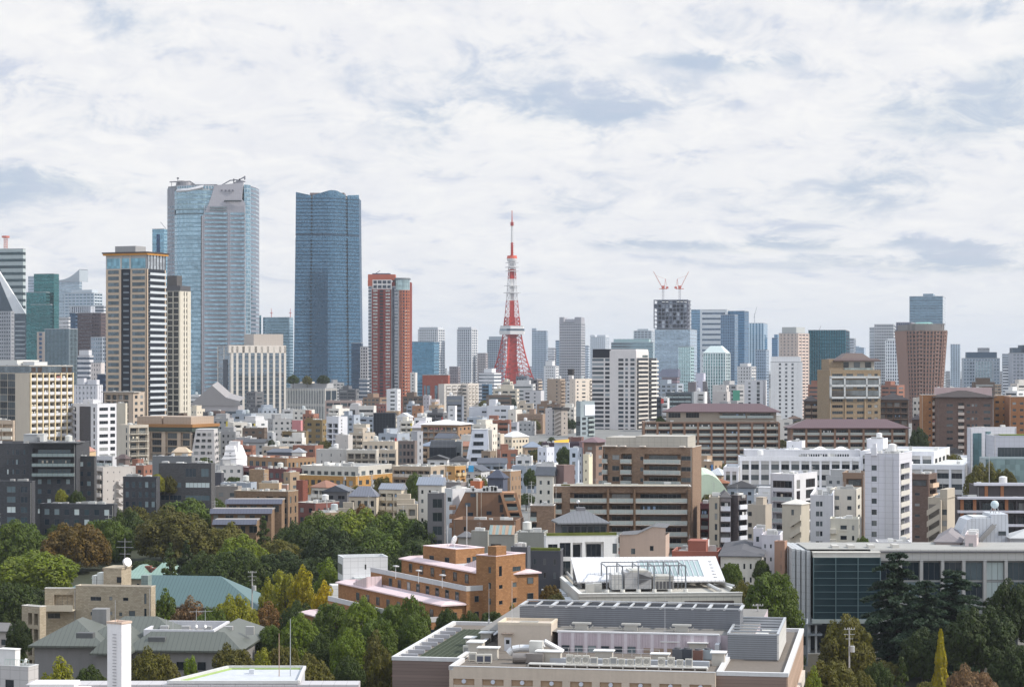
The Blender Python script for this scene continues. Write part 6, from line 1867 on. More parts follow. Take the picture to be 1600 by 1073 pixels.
quick(AB,'red-brown recessed flats in the gap right of the big brown building',BLD,1094,1108,1110,787,600,8,(.14,.05,.055),'b 1 .9 .05 .85',rail='glass',rcol=(.16,.08,.08),dep=9)
quick(AB,'beige flats with a raised centre and greenish windows',BLD,1168,1196,1206,789,565,26,(.43,.38,.32),'w 1 1 .3 .7 .03 .24',st=2.9,clut=1,ph=[(.4,.8,.2,.8,2.6)])
quick(HO,'small lilac-white house with a dark square window','house',1177,1192,1195,826,520,10,(.62,.60,.64),'w 1 1 .3 .7 .3 .6',dep=6,clut=1)
quick(HO,'low lilac-white house with a grey flat roof beside the small dark-windowed one','house',1190,1219,1223,836,516,10,(.58,.56,.60),'w 3 .3 .3 .6',dep=7,clut=1)
quick(HO,'brown brick stair hut in front of the beige gabled stair tower','hut',1210,1226,1230,846,500,20,(.33,.20,.145),'w 1 .15 .1 .6 .5 .8',dep=6,clut=0)
b=quick('office_building','dark modern building with white slab edges and rust-orange piers at right',BLD,1499,1650,1652,779,600,2,(.07,.065,.07),'o 5 .9 .08 .9',st=3.75,tm=.4,dep=16,clut=2,rail='glass')
for i in range(6):
 MB().box(-.6,b.W,-1.5,.2,b.H-3.75*i-.1,b.H-3.75*i+.55).build('floor_slab','wall',b.root,(.60,.60,.66))
for u in(.01,.14,.34,.47,.68):MB().box(b.W*u,b.W*u+.9,-.4,-.02,0,b.H-.2).build('pier','wall',b.root,(.34,.15,.075))
u=quick('office_building','set-back top storey of the dark modern building with a flagpole',BLD,1526,1650,1652,759,606,2,(.08,.07,.075),'o 5 .9 .15 .9',st=3.3,tm=.5,z0=28,dep=12,clut=2)
MB().box(-.8,u.W,-1.2,.2,u.H+.13,u.H+.9).build('roof_slab','wall',u.root,(.62,.62,.68))
MB().bar((PX(1546,606)-PX(1526,606),.5,u.H),(PX(1546,606)-PX(1526,606),.5,u.H+9),.09).build('flagpole','metal',u.root,(.6,.6,.62))
for q in(.1,.3):MB().box(u.W*q,u.W*q+.9,-.3,-.02,26,u.H).build('pier','wall',u.root,(.34,.15,.075))
def radome_house():
 d=520.0
 o=thing('office_building','silver sloped building with a grey radar ball on its roof',BLD,(PX(1500,d),d,0))
 k=d/F
 X=lambda p:(p-1500)*k
 foot((PX(1497,d),d),0,84*k,10)
 THINGS.append(('silver building with radar ball',PX(1540,d),d,32))
 m=MB()
 A=[(X(1498),PZ(842,d)),(X(1512),PZ(812,d)),(X(1520),PZ(809,d)),(X(1549),PZ(809,d)),(X(1549),PZ(803,d)),(X(1575),PZ(803,d)),(X(1577),PZ(870,d)),(X(1577),0),(X(1498),0)]
 fr,bk=[(x,0,z)for x,z in A],[(x,10,z)for x,z in A]
 m.poly(fr[::-1])
 for i in range(len(A)):m.poly([fr[i],fr[(i+1)%len(A)],bk[(i+1)%len(A)],bk[i]])
 m.build('wall','seam',o,(.56,.59,.64))
 MB().bar((X(1530),-.8,PZ(844,d)),(X(1552),-.8,PZ(820,d)),.7).bar((X(1533),-1.2,PZ(842,d)),(X(1555),-1.2,PZ(818,d)),.2).build('stair','metal',o,(.36,.35,.34))
 MB().box(X(1521),X(1548),1,8,PZ(809,d),PZ(807,d)).build('roof','roofing',o,(.6,.6,.6))
 add('window',window_mesh(1.8,1.0,'frame',True),o,(1,1,1),(X(1560),-.06,PZ(836,d)))
 m=MB()
 for a in range(4):m.bar((X(1560)+1.1*math.cos(a*1.57),4+1.1*math.sin(a*1.57),PZ(803,d)),(X(1560)+.7*math.cos(a*1.57),4+.7*math.sin(a*1.57),PZ(795,d)),.12)
 m.build('radar_mast','metal',o,(.4,.4,.4))
 m=MB()
 r=1.0
 for i in range(8):
  a,c=-math.pi/2+math.pi*i/8,-math.pi/2+math.pi*(i+1)/8
  for j in range(12):
   p,q=2*math.pi*j/12,2*math.pi*(j+1)/12
   f=lambda t,s:(X(1560)+r*math.cos(t)*math.cos(s),4+r*math.cos(t)*math.sin(s),PZ(789.5,d)+r*math.sin(t))
   m.poly([f(a,p),f(a,q),f(c,q),f(c,p)])
 m.build('radar_ball','panel',o,(.52,.62,.66),smooth=True)
radome_house()
quick(HO,'long house with a mottled tiled roof left of the radar ball building','house',1462,1500,1506,846,505,14,(.52,.45,.44),'w 4 .3 .3 .7',hipped=dict(rise=2.0,col=(.24,.22,.23)),dep=8)
quick(HO,'pinkish white porch house in front of the radar ball building','house',1508,1526,1529,836,500,14,(.58,.50,.50),'w 1 .4 .3 .7',clut=1,dep=6)
quick(HO,'pale grey gabled house right of the radar ball building','house',1580,1640,1642,840,515,4,(.48,.49,.51),'w 3 .3 .3 .7',hipped=dict(rise=2.0,col=(.45,.46,.47)),dep=9)
b=quick(OB,'lilac-white blank sign wall with a faded round emblem below the white tower',BLD,1371,1423,1428,847,510,6,(.56,.56,.60),clut=1,dep=7,cap=(.66,.66,.68))
m=MB()
for r0,r1,a0,a1 in((1.1,.75,-30,210),):
 for i in range(14):
  a,c=R(a0+(a1-a0)*i/14),R(a0+(a1-a0)*(i+1)/14)
  cx,cz=b.W*.5,b.H-1.9
  m.poly([(cx+r1*math.cos(a),-.05,cz+r1*math.sin(a)),(cx+r0*math.cos(a),-.05,cz+r0*math.sin(a)),(cx+r0*math.cos(c),-.05,cz+r0*math.sin(c)),(cx+r1*math.cos(c),-.05,cz+r1*math.sin(c))][::-1])
m.box(b.W*.5-1.2,b.W*.5+.4,-.08,-.03,b.H-1.5,b.H-1.15).box(b.W*.5-.15,b.W*.5+.2,-.08,-.03,b.H-3.2,b.H-1.5).box(b.W*.5+.3,b.W*.5+.6,-.08,-.03,b.H-3.2,b.H-1.0)
m.build('emblem','wall',b.root,(.78,.78,.8))
# --- in the gap between white tower and right towers
quick(OB,'dark green glazed office with balcony bands right of the white tower',BLD,1040,1081,1084,613,1500,8,(.11,.13,.15),'b 4 .95 .1 .8',rail='glass',rcol=(.25,.29,.32),clut=5)
quick(OB,'white-framed block with square dark loggias behind the maroon roof',BLD,1084,1101,1105,612,1440,18,(.76,.75,.75),'b 1 .8 .1 .8 .3 .95',rcol=(.4,.4,.4),clut=1)
quick(OB,'lilac lift tower with a brick-red roof box behind the white-framed block',BLD,1088,1098,1102,592,1640,24,(.56,.56,.66),'w 1 .3 .4 .7 .05 .4',clut=0,ph=[(-.1,1.1,.1,.9,5)])
slanted(AB,'dark stepped flats falling away to the right of the lilac lift tower',BLD,(1100,1100,1104,1113,596,640),1600,12,(.18,.17,.19),9,1)
quick(OB,'dark roof plant block left of the lilac lift tower',BLD,1075,1087,1090,597,1680,14,(.20,.18,.19),clut=2)
quick(AB,'pale beige block with a blank front below the gabled green tower',BLD,1113,1135,1139,602,1800,16,(.56,.53,.52),'w 1 .2 .3 .7 .55 .75','w 1 .4 .3 .7',clut=3)
quick(AB,'beige lower block before the pale blank-front block',BLD,1113,1136,1141,612,1640,18,(.50,.47,.46),'w 1 .4 .3 .7 .7 .95',clut=3)
b=quick(AB,'white apartment block with two dark window strips and a green sign beside it',BLD,1163,1192,1198,594,1720,16,(.68,.68,.71),'w 1 .5 .25 .75 .15 .4;w 1 .8 .1 .9 .65 .85',clut=2)
MB().box(-9,-3.5,-1,-.5,b.H-16,b.H-8).build('sign_panel','wall',b.root,(.10,.36,.25))
MB().bar((-6,-.7,0),(-6,-.7,b.H-8),.3).build('sign_post','metal',b.root,(.4,.4,.4))
b=quick(OB,'dark narrow building with a red sign left of the maroon roof',BLD,1026,1033,1035,621,1290,14,(.06,.07,.09),'s 1 .8 .2 .8',clut=1)
MB().box(b.W,b.W+1.6,-.6,-.2,b.H-3.4,b.H-.6).build('sign_panel','wall',b.root,(.55,.1,.09))
quick(AB,'pale flats with dark balconies between dark narrow building and maroon roof',BLD,1034,1043,1046,622,1320,14,(.6,.6,.61),'b 1 .9 .1 .8',clut=1)
# --- roofs in front of the big brown building
quick(HO,'mauve-brown blank cube house in front of the big brown building','house',869,881,898,727,700,50,(.19,.13,.125),'','',clut=0,cap=(.3,.22,.2))
quick(HO,'white terrace house with a glazed lounge left of the mauve-brown cube','house',838,866,872,724,740,14,(.72,.72,.73),'w 1 .8 .2 .8 .05 .3',clut=1,dep=9)
quick(HO,'slate-roofed white gable house below the white terrace house','house',838,864,870,742,700,20,(.68,.65,.58),'w 2 .3 .3 .7',hipped=dict(rise=2.6,col=(.10,.11,.13),gable=True))
quick(HO,'blue-white cubic house with a roof deck left of the big brown building','house',890,903,911,700,790,32,(.62,.68,.78),'w 1 .4 .2 .7','w 1 .2 .3 .6',clut=2)
quick(HO,'cream narrow house with a round water tank beside the blue-white house','house',911,920,926,710,770,34,(.74,.66,.50),'w 1 .2 .3 .6',clut=1)
quick(HO,'white cubic house with a tall sunlit side left of the dark tree','house',840,854,866,699,860,40,(.70,.72,.80),'w 2 .3 .3 .7','w 2 .15 .3 .6',clut=2)
quick(HO,'brown villa with a mauve hipped roof left of the big brown tower','house',912,931,945,690,790,26,(.22,.15,.12),'w 1 .4 .3 .7','w 1 .4 .3 .7',hipped=dict(rise=1.6,oh=1.4,col=(.19,.13,.145)))
quick(OB,'long dark maroon shop roof with a yellow-orange awning','shop',846,905,910,692,960,6,(.07,.045,.06),clut=2,dep=8)
b=quick(OB,'pale blue shop front box under the yellow-orange awning','shop',866,889,890,692,945,4,(.52,.57,.68),clut=0,dep=6)
m=MB()
m.poly([(0,-1,b.H+.3),(b.W,-1,b.H+.3),(b.W,3,b.H+1.6),(0,3,b.H+1.0)])
m.build('awning','wall',b.root,(.75,.40,.04))
quick(HO,'brick brown wall house left of the mauve-roofed villa','house',888,909,912,683,1000,12,(.20,.10,.085),clut=2)
quick(HO,'tan cube house with two square windows left of centre roofs','house',766,798,814,736,720,30,(.30,.20,.13),'','w 3 .25 .3 .7',cap=(.76,.75,.74),clut=2)
quick(HO,'dark slate mansard house with yellow-green gable before the tan cube house','house',762,786,793,746,690,20,(.09,.10,.14),'w 3 .2 .3 .6',hipped=dict(rise=2.4,col=(.075,.085,.12)))
quick(HO,'house with orange-red painted rear wall among grey roofs','house',735,750,757,752,690,28,(.52,.17,.08),'w 1 .3 .3 .6','w 1 .3 .3 .6',clut=3)
quick(HO,'grey-brown flat cube house with a wide dark window','house',697,720,729,754,690,30,(.24,.22,.22),'w 1 .6 .3 .6 .3 .8','',clut=1)
b=quick(HO,'grey-roofed cottage with a white signboard before the middle terrace wing','house',653,690,697,757,720,14,(.66,.64,.6),'w 3 .3 .3 .7',hipped=dict(rise=2.4,col=(.25,.28,.34),mt='seam',gable=True))
quick('signboard_house','plain white billboard-like hut with a small blue mark','hut',672,690,692,742,740,10,(.80,.80,.82),clut=0,dep=4)
b=thing('tarpaulin_frame','blue tarpaulin hanging on a scaffold among the grey roofs','scaffold',(PX(736,800),800,0))
m=MB()
for i in range(6):m.box(1.9*i/6-.95,1.9*(i+1)/6-.95,-.1*(i%2),-.1*(i%2)+.06,PZ(737,800),PZ(727,800))
m.build('tarpaulin','wall',b,(.08,.40,.70))
m=MB()
for x in(-1.2,1.2):m.bar((x,.3,0),(x,.3,PZ(725,800)),.06)
m.build('scaffold','metal',b,(.3,.3,.3))
# ================================================================ the foreground
class Loc:
 """local frame of a root object: turns photo points at a known height into its coordinates"""
 def __init__(s,o,th):
  s.o,s.t=o,R(-th)
  s.c,s.s=math.cos(s.t),math.sin(s.t)
  s.x,s.y=o.location[0],o.location[1]
 def __call__(s,px,py,z):
  X,Y=at(px,py,z)
  dx,dy=X-s.x,Y-s.y
  return(dx*s.c+dy*s.s,-dx*s.s+dy*s.c)
 def world(s,x,y):
  return(s.x+x*s.c-y*s.s,s.y+x*s.s+y*s.c)
def ring(m,x0,x1,y0,y1,z0,z1,t,mi=0):
 m.box(x0,x1,y0,y0+t,z0,z1,mi).box(x0,x1,y1-t,y1,z0,z1,mi).box(x0,x0+t,y0+t,y1-t,z0,z1,mi).box(x1-t,x1,y0+t,y1-t,z0,z1,mi)
 return m
def institute():
 TH,ZR=10.0,16.6
 O=at(613,1025,17.2)
 t=thing('institute_building','beige and brown flat-roofed institute in the foreground, its roof crowded with air conditioners','building',(O[0],O[1],0),R(-TH))
 L=Loc(t,TH)
 beige,brown,coping,deck=(.55,.465,.385),(.235,.175,.155),(.60,.60,.61),(.165,.142,.122)
 xa,ya=L(702,1040,17.2)
 xb,yb=L(1118,1050,17.2)
 yf=(ya+yb)/2
 xr,_=L(1229,1049,17.2)
 D=50.0
 LW=L(722,1027,17.2)[0]
# walls
 m=MB()
 m.box(0,LW,0,D,0,ZR-.04)
 m.build('side_wing','siding',t,brown)
 m=MB().box(xb,xr,yf+1.2,D,0,ZR-.04)
 m.build('side_wing','siding',t,(.27,.195,.165))
 MB().box(xr,xr+.25,yf+1.3,D-.1,0,ZR-.01).build('sun_tinted_wall','siding',t,(.46,.33,.255))  # same brown siding, lighter: sunlight on this side is put into the colour
 MB().box(xr+.25,xr+.8,yf+6,D-6,8.5,10.5).build('ledge','wall',t,(.6,.55,.5))
 n=9
 W=xb-xa
 m=MB().box(xa,xb,yf+.6,yf+34,0,ZR-.05)
 m.build('wall','tile',t,(.44,.36,.28))
 m=MB().box(xa,xb,yf,yf+.6,ZR-1.35,ZR+.55).box(xa,xb,yf,yf+.6,ZR-2.95,ZR-2.35)
 for i in range(n+1):
  x=xa+W*i/n
  m.box(max(xa,x-.62),min(xb,x+.62),yf-.12,yf+.59,0,ZR+.55 if False else ZR-1.36)
 m.build('facade_frame','wall',t,beige)
 for i in range(n):
  x0,x1=xa+W*i/n+.62,xa+W*(i+1)/n-.62
  MB().box(x0,x1,yf+.3,yf+.58,ZR-2.34,ZR-1.36).build('spandrel','wall',t,(.38,.265,.175))
  m=MB()
  m.bar(((x0+x1)/2,yf+.3,ZR-1.75),((x0+x1)/2,yf-.15,ZR-1.75),.34,n=14)
  m.build('round_vent','metal',t,(.62,.66,.75))
  for f in range(4):
   z=ZR-2.98-f*3.9
   add('window',window_mesh(x1-x0,2.5,'frame',True),t,(1,1,1),(x0,yf+.5,z-2.55))
# roofs and copings
 m=MB()
 m.poly([(.4,.4,ZR),(LW,.4,ZR),(LW,D-.4,ZR),(.4,D-.4,ZR)])
 m.poly([(xa+.4,yf+.6,ZR-.01),(xb-.3,yf+.6,ZR-.01),(xb-.3,yf+22,ZR-.01),(xa+.4,yf+22,ZR-.01)])
 m.poly([(xb-.3,yf+1.6,ZR),(xr-.4,yf+1.6,ZR),(xr-.4,D-.4,ZR),(xb-.3,D-.4,ZR)])
 m.poly([(LW,yf+21,ZR+.01),(xb,yf+21,ZR+.01),(xb,D,ZR+.01),(LW,D,ZR+.01)])
 m.build('roof','roofing',t,deck)
 m=ring(MB(),-.1,LW-.2,-.1,D,ZR,ZR+.62,.75)
 ring(m,xb+.05,xr+.35,yf+1.1,D,ZR,ZR+.62,.8)
 m.box(xa-.1,xa+.6,yf,.2 if yf<0 else yf+1,ZR,ZR+.63).box(xa,xb,yf-.05,yf+.35,ZR+.55,ZR+.66)
 m.build('coping','wall',t,coping)
# planted grille of the left wing
 g=MB()
 x0,x1,y0,y1=LW*.34,LW*.98,2.0,D-9
 for i in range(46):
  y=y0+(y1-y0)*i/46
  g.box(x0,x1,y,y+.42,ZR+.12,ZR+.3)
 for i in range(9):
  x=x0+(x1-x0)*i/8
  g.box(x-.06,x+.06,y0,y1,ZR+.3,ZR+.36)
 g.build('roof_grille','roofing',t,(.075,.092,.062))
 for i in range(8):
  y=2.5+i*5.2
  MB().box(.9,3.7,y,y+.5,ZR+.05,ZR+.75).build('skylight','metal',t,(.45,.46,.50))
# rear upper block with the lilac wall
 zu=ZR+3.3
 lx0,ly=L(872,1018,ZR)
 lx1,_=L(1122,1022,ZR)
 m=MB().box(lx0,lx1,ly,ly+1,ZR,zu).box(lx0,lx1+6,ly+1,D+6,ZR,zu-.02)
 m.build('lilac_wall','wall',t,(.52,.45,.49))
 m=MB()
 for i in range(13):
  x=lx0+(lx1-lx0)*i/12
  MB().box(x,x+.55,ly-.08,ly-.005,ZR,zu).build('pilaster','wall',t,(.60,.55,.59))
 m=MB()
 for i in range(60):
  x=lx0+(lx1-lx0)*i/60
  m.box(x,x+.05,ly-.05,ly-.004,ZR+1.2,zu)
 m.build('panel_joint','wall',t,(.42,.36,.40))
 for i in range(6):
  x=lx0+(lx1-lx0)*(i+.28)/12
  add('window',window_mesh((lx1-lx0)/12*.6,1.1,'frame',True),t,(2.5,2.5,2.5),(x,ly-.06,ZR+.1))
 MB().box(lx0+(lx1-lx0)*.54,lx0+(lx1-lx0)*.76,ly-.06,ly-.003,ZR+.1,ZR+1.0).build('spandrel','wall',t,(.32,.24,.19))
 m=MB()
 m.poly([(LW,ly+1,zu),(lx1+6,ly+1,zu),(lx1+6,D+6,zu),(LW,D+6,zu)])
 m.build('roof','roofing',t,(.22,.21,.2))
 MB().box(lx0-.2,lx1+.3,ly-.1,ly+.9,zu,zu+.25).box(lx1-.2,lx1+.5,ly-3,ly+.9,ZR,ZR+2.2).build('coping','wall',t,(.58,.58,.6))
# louvred plant screen along the back
 sx0,sy0=L(812,978,zu)
 sx1,_=L(1157,984,zu)
 hs=3.5
 m=MB()
 m.box(sx0,sx1,sy0,sy0+.15,zu+.25,zu+hs).box(sx0,sx1,sy0+7.6,sy0+7.75,zu+.25,zu+hs).box(sx0,sx0+.15,sy0+.15,sy0+7.6,zu+.25,zu+hs).box(sx1-.15,sx1,sy0+.15,sy0+7.6,zu+.25,zu+hs)
 m.build('plant_screen','louvre',t,(.20,.21,.235))
 m=MB()
 for i in range(15):
  x=sx0+(sx1-sx0)*i/14
  r=.16 if i%2 else .28
  m.box(x-r,x+r,sy0-.05,sy0+7.8,zu+hs-.1,zu+hs+.12)
 m.box(sx0,sx1,sy0-.12,sy0+.2,zu+hs+.12,zu+hs+.3).box(sx0,sx1,sy0+7.5,sy0+7.9,zu+hs+.12,zu+hs+.35)
 m.build('screen_beam','metal',t,(.55,.56,.58))
 for px in(825,909,988,1068):
  x,y=L(px,983,zu)
  y=sy0-3.0
  MB().box(x-1.6,x+1.6,y-.6,y+.9,zu+1.0,zu+1.25).box(x-1.1,x+1.1,y-.3,y+.6,zu,zu+1.0).bar((x-1.3,y,zu+.1),(x-2,y,zu+.8),.12).bar((x+1.3,y,zu+.1),(x+2,y,zu+.8),.12).build('roof_ventilator','metal',t,(.50,.49,.46))
# right plant enclosure, open to the sky
 ex0,ey0=L(1137,1031,ZR)
 ex1,_=L(1214,1033,ZR)
 ey1=ey0+24
 he=4.2
 m=MB().box(ex0,ex1,ey0,ey0+.2,ZR+.2,ZR+he).box(ex0,ex0+.2,ey0+.2,ey1,ZR+1.5,ZR+he).box(ex0,ex1,ey1,ey1+.2,ZR+.2,ZR+he)
 m.build('plant_screen','louvre',t,(.235,.25,.275))
 MB().box(ex1,ex1+.3,ey0,ey1+.2,ZR+.2,ZR+he).build('plant_screen','panel',t,(.60,.59,.57))
 m=MB()
 for i in range(7):
  y=ey0+(ey1-ey0)*i/6
  m.box(ex0,ex1,y,y+.25,ZR+he,ZR+he+.25)
 m.box(ex0-.1,ex0+.25,ey0,ey1,ZR+he+.02,ZR+he+.3).box(ex1-.1,ex1+.32,ey0,ey1,ZR+he+.02,ZR+he+.3)
 m.build('screen_beam','metal',t,(.48,.50,.53))
 for u,v in((.55,.55),(.5,.3),(.75,.75)):
  x,y=ex0+(ex1-ex0)*u,ey0+(ey1-ey0)*v
  MB().box(x-1.5,x+1.5,y-1.5,y+1.5,ZR,ZR+3.0).build('cooling_tower','metal',t,(.74,.73,.69))
# cream stair penthouse with a sunlit right wall
 px0,py0=L(778,1016,ZR)
 px1,_=L(861,1018,ZR)
 hp=4.4
 m=MB().box(px0,px1,py0,py0+7,ZR,ZR+hp)
 m.build('penthouse','wall',t,(.55,.48,.41))
 ring(MB(),px0-.05,px1+.05,py0-.05,py0+7.05,ZR+hp,ZR+hp+.45,.35).build('coping','wall',t,(.62,.54,.44))
 m=MB().box(px0+1.1,px0+2.3,py0-.08,py0-.002,ZR,ZR+2.3)
 m.build('door','metal',t,(.66,.68,.74))
 MB().box(px0+1.4,px0+2.0,py0-.1,py0-.081,ZR+1.2,ZR+1.9).build('window','window',t,(1,1,1))
 MB().box(px0+.7,px0+2.7,py0-.9,py0,ZR+2.9,ZR+3.05).build('canopy','wall',t,(.25,.2,.17))
# fat silver ducts in front of the penthouse
 m=MB()
 pts=[(795,1030,1.0),(801,1026,1.7),(812,1023,1.9),(838,1023,1.9)]
 P=[(*L(a,1030,ZR),ZR+h)for a,b,h in pts]
 for p,q in zip(P,P[1:]):m.bar(p,q,.6,n=12)
 m.bar(P[-1],(P[-1][0]+1.2,P[-1][1],ZR+2.6),.55,n=12)
 x,y=L(850,1026,ZR)
 m.bar((x,y,ZR+2.6),(x+3,y+1,ZR+.8),.5,n=12)
 m.build('duct','metal',t,(.66,.67,.69))
 x,y=L(837,1032,ZR)
 MB().box(x-1.1,x+1.1,y,y+1.6,ZR,ZR+3.2).box(x+.2,x+.8,y-.03,y,ZR+1.9,ZR+2.6).build('duct_box','metal',t,(.72,.71,.67))
 x,y=L(801,1036,ZR)
 MB().bar((x,y,ZR+.9),(x+2.2,y+.3,ZR+.9),.8,n=14).box(x+2.2,x+5,y-.4,y+1,ZR+.2,ZR+1.7).build('fan_unit','metal',t,(.23,.21,.2))
# guard rail and low white walkway
 m=MB()
 gx0,gy=L(874,1023,ZR)
 gx1,_=L(1030,1027,ZR)
 for i in range(12):
  x=gx0+(gx1-gx0)*i/11
  m.bar((x,gy,ZR),(x,gy,ZR+1.3),.045)
 for z in(.65,1.25):m.bar((gx0,gy,ZR+z),(gx1,gy,ZR+z),.04)
 m.build('guard_rail','metal',t,(.78,.78,.8))
 bx0,by=L(826,1040,ZR)
 bx1,_=L(1106,1045,ZR)
 m=MB().box(bx0,bx1,by-.5,by+1.4,ZR+.32,ZR+.46)
 for i in range(16):
  x=bx0+(bx1-bx0)*i/15
  m.box(x-.1,x+.1,by-.45,by+1.3,ZR,ZR+.32)
 m.build('equipment_stand','metal',t,(.66,.65,.62))
 MB().box(gx0,bx1,by+3.6,by+4.6,ZR,ZR+.9).build('duct_run','metal',t,(.50,.53,.58))
 for px,py,w,h,d2 in((857,1036,4.2,2.0,2.0),(943,1034,3.1,1.9,1.6),(1031,1037,2.9,1.7,1.6),(1047,1022,2.9,2.2,3.2),(1090,1024,3.2,2.2,3.4),(1126,1012,2.2,1.0,2.5),(1122,1040,2.3,2.2,2.2),(759,1002,2.2,1.6,2.4),(742,1023,2.6,2.2,3.0),(733,1012,1.6,1.8,2.4),(762,1030,3.4,2.0,1.8)):
  x,y=L(px,py,ZR)
  MB().box(x-w/2+.15,x+w/2-.15,y+.1,y+d2-.1,ZR,ZR+h-.16).build('roof_hut','wall',t,(.50,.47,.42))
  MB().box(x-w/2-.15,x+w/2+.15,y-.2,y+d2+.2,ZR+h-.16,ZR+h).build('hut_roof','wall',t,(.72,.72,.71))
# whip antennas
 for px,py,h in((800,1012,11.5),(1039,1018,9.5),(764,990,9.0)):
  x,y=L(px,py,ZR)
  MB().bar((x,y,ZR),(x,y,ZR+h),.055,r2=.025).box(x-.15,x+.15,y-.15,y+.15,ZR,ZR+h*.3).build('antenna','metal',t,(.66,.66,.68))
# air conditioners: each can be lifted off the roof
 def fan_unit(x,y,w,h,style):
  m=MB().box(-w/2,w/2,0,.42,.06,h).box(-w/2+.05,-w/2+.2,.02,.4,0,.06).box(w/2-.2,w/2-.05,.02,.4,0,.06)
  return m
 lab={'a':'tall','b':'short','c':'dark-sided'}
 row=[(891,1.45,0),(904,1.4,0),(917,1.4,0),(930,1.15,1),(949,1.0,0),(961,1.2,1),(974,1.0,0),(988,.98,0),(1001,1.35,0),(1014,1.3,0),(1037,1.35,0),(1052,1.45,0),(1066,1.1,0),(1080,1.25,1)]
 for i,(px,h,st)in enumerate(row):
  x,y=L(px,1040,ZR)[0],by+.35
  wx,wy=L.world(x,y)
  ac=thing('air_conditioner','beige air conditioner in the long front row on the institute roof','air conditioner',(wx,wy,ZR+.46),R(-TH),'air conditioners in the long front row')
  w=1.15 if h>1.1 else 1.05
  MB().box(-w/2,w/2,0,.45,.08,h).box(-w/2+.06,-w/2+.22,.03,.42,0,.08).box(w/2-.22,w/2-.06,.03,.42,0,.08).build('casing','metal',ac,(.66,.64,.58))
  m=MB()
  cz=h*.52
  for r in(.40,.28,.16):
   for q in range(18):
    a,c=2*math.pi*q/18,2*math.pi*(q+1)/18
    m.poly([((r-.07)*math.cos(a)-.08,-.02,cz+(r-.07)*math.sin(a)),(r*math.cos(a)-.08,-.02,cz+r*math.sin(a)),(r*math.cos(c)-.08,-.02,cz+r*math.sin(c)),((r-.07)*math.cos(c)-.08,-.02,cz+(r-.07)*math.sin(c))])
  m.build('fan_grille','metal',ac,(.30,.30,.29))
  if st:MB().box(-w/2+.1,w/2-.15,-.03,-.005,.2,h-.15).build('coil_panel','metal',ac,(.3,.31,.32))
  MB().box(w/2-.28,w/2-.1,-.015,-.004,.15,h-.12).build('side_panel','metal',ac,(.5,.49,.46))
 for i,(px,py,what)in enumerate(((729,1022,'facing left at the edge of the roof grille'),(738,1033,'with a round grille beside the dark-fronted pair'),(750,1036,'of the dark-fronted pair, left one'),(762,1036,'of the dark-fronted pair, right one'))):
  x,y=L(px,py,ZR)
  ac=thing('air_conditioner','beige roof air conditioner '+what,'air conditioner',(*L.world(x,y),ZR),R(-TH))
  MB().box(-.62,.62,0,.6,.12,1.5).box(-.55,-.4,.05,.5,0,.12).box(.4,.55,.05,.5,0,.12).build('casing','metal',ac,(.68,.66,.60))
  MB().box(-.5,.5,-.04,-.004,.3,1.2).build('coil_panel','metal',ac,(.10,.11,.15)if i>1 else(.34,.34,.33))
 rg=random.Random(3)
 for px,py,cc,lb in((1058,1030,(.13,.14,.16),'black square compressor behind the front air conditioners'),(1073,1030,(.08,.09,.11),'black double fan box left of the red-marked compressor'),(1090,1032,(.20,.11,.09),'rusty compressor with a red mark near the end of the row'),(1105,1031,(.36,.42,.46),'pale blue-grey square tank at the right end of the row'),(1072,1020,(.4,.42,.46),'round grey motor drum between two white-roofed huts')):
  x,y=L(px,py,ZR)
  q=thing('compressor',lb,'roof machine',(*L.world(x,y),ZR),R(-TH))
  m=MB().box(-.8,.8,0,1.2,.15,1.7)
  for a in(-.7,.55):m.box(a,a+.15,.1,1.1,0,.15)
  m.build('casing','metal',q,cc)
  MB().cyl(0,.6,1.7,1.95,.55,.5,n=12).build('fan','metal',q,(.12,.12,.13))
 foot((O[0],O[1]),R(-TH),xr,D+6,H=20)
institute()
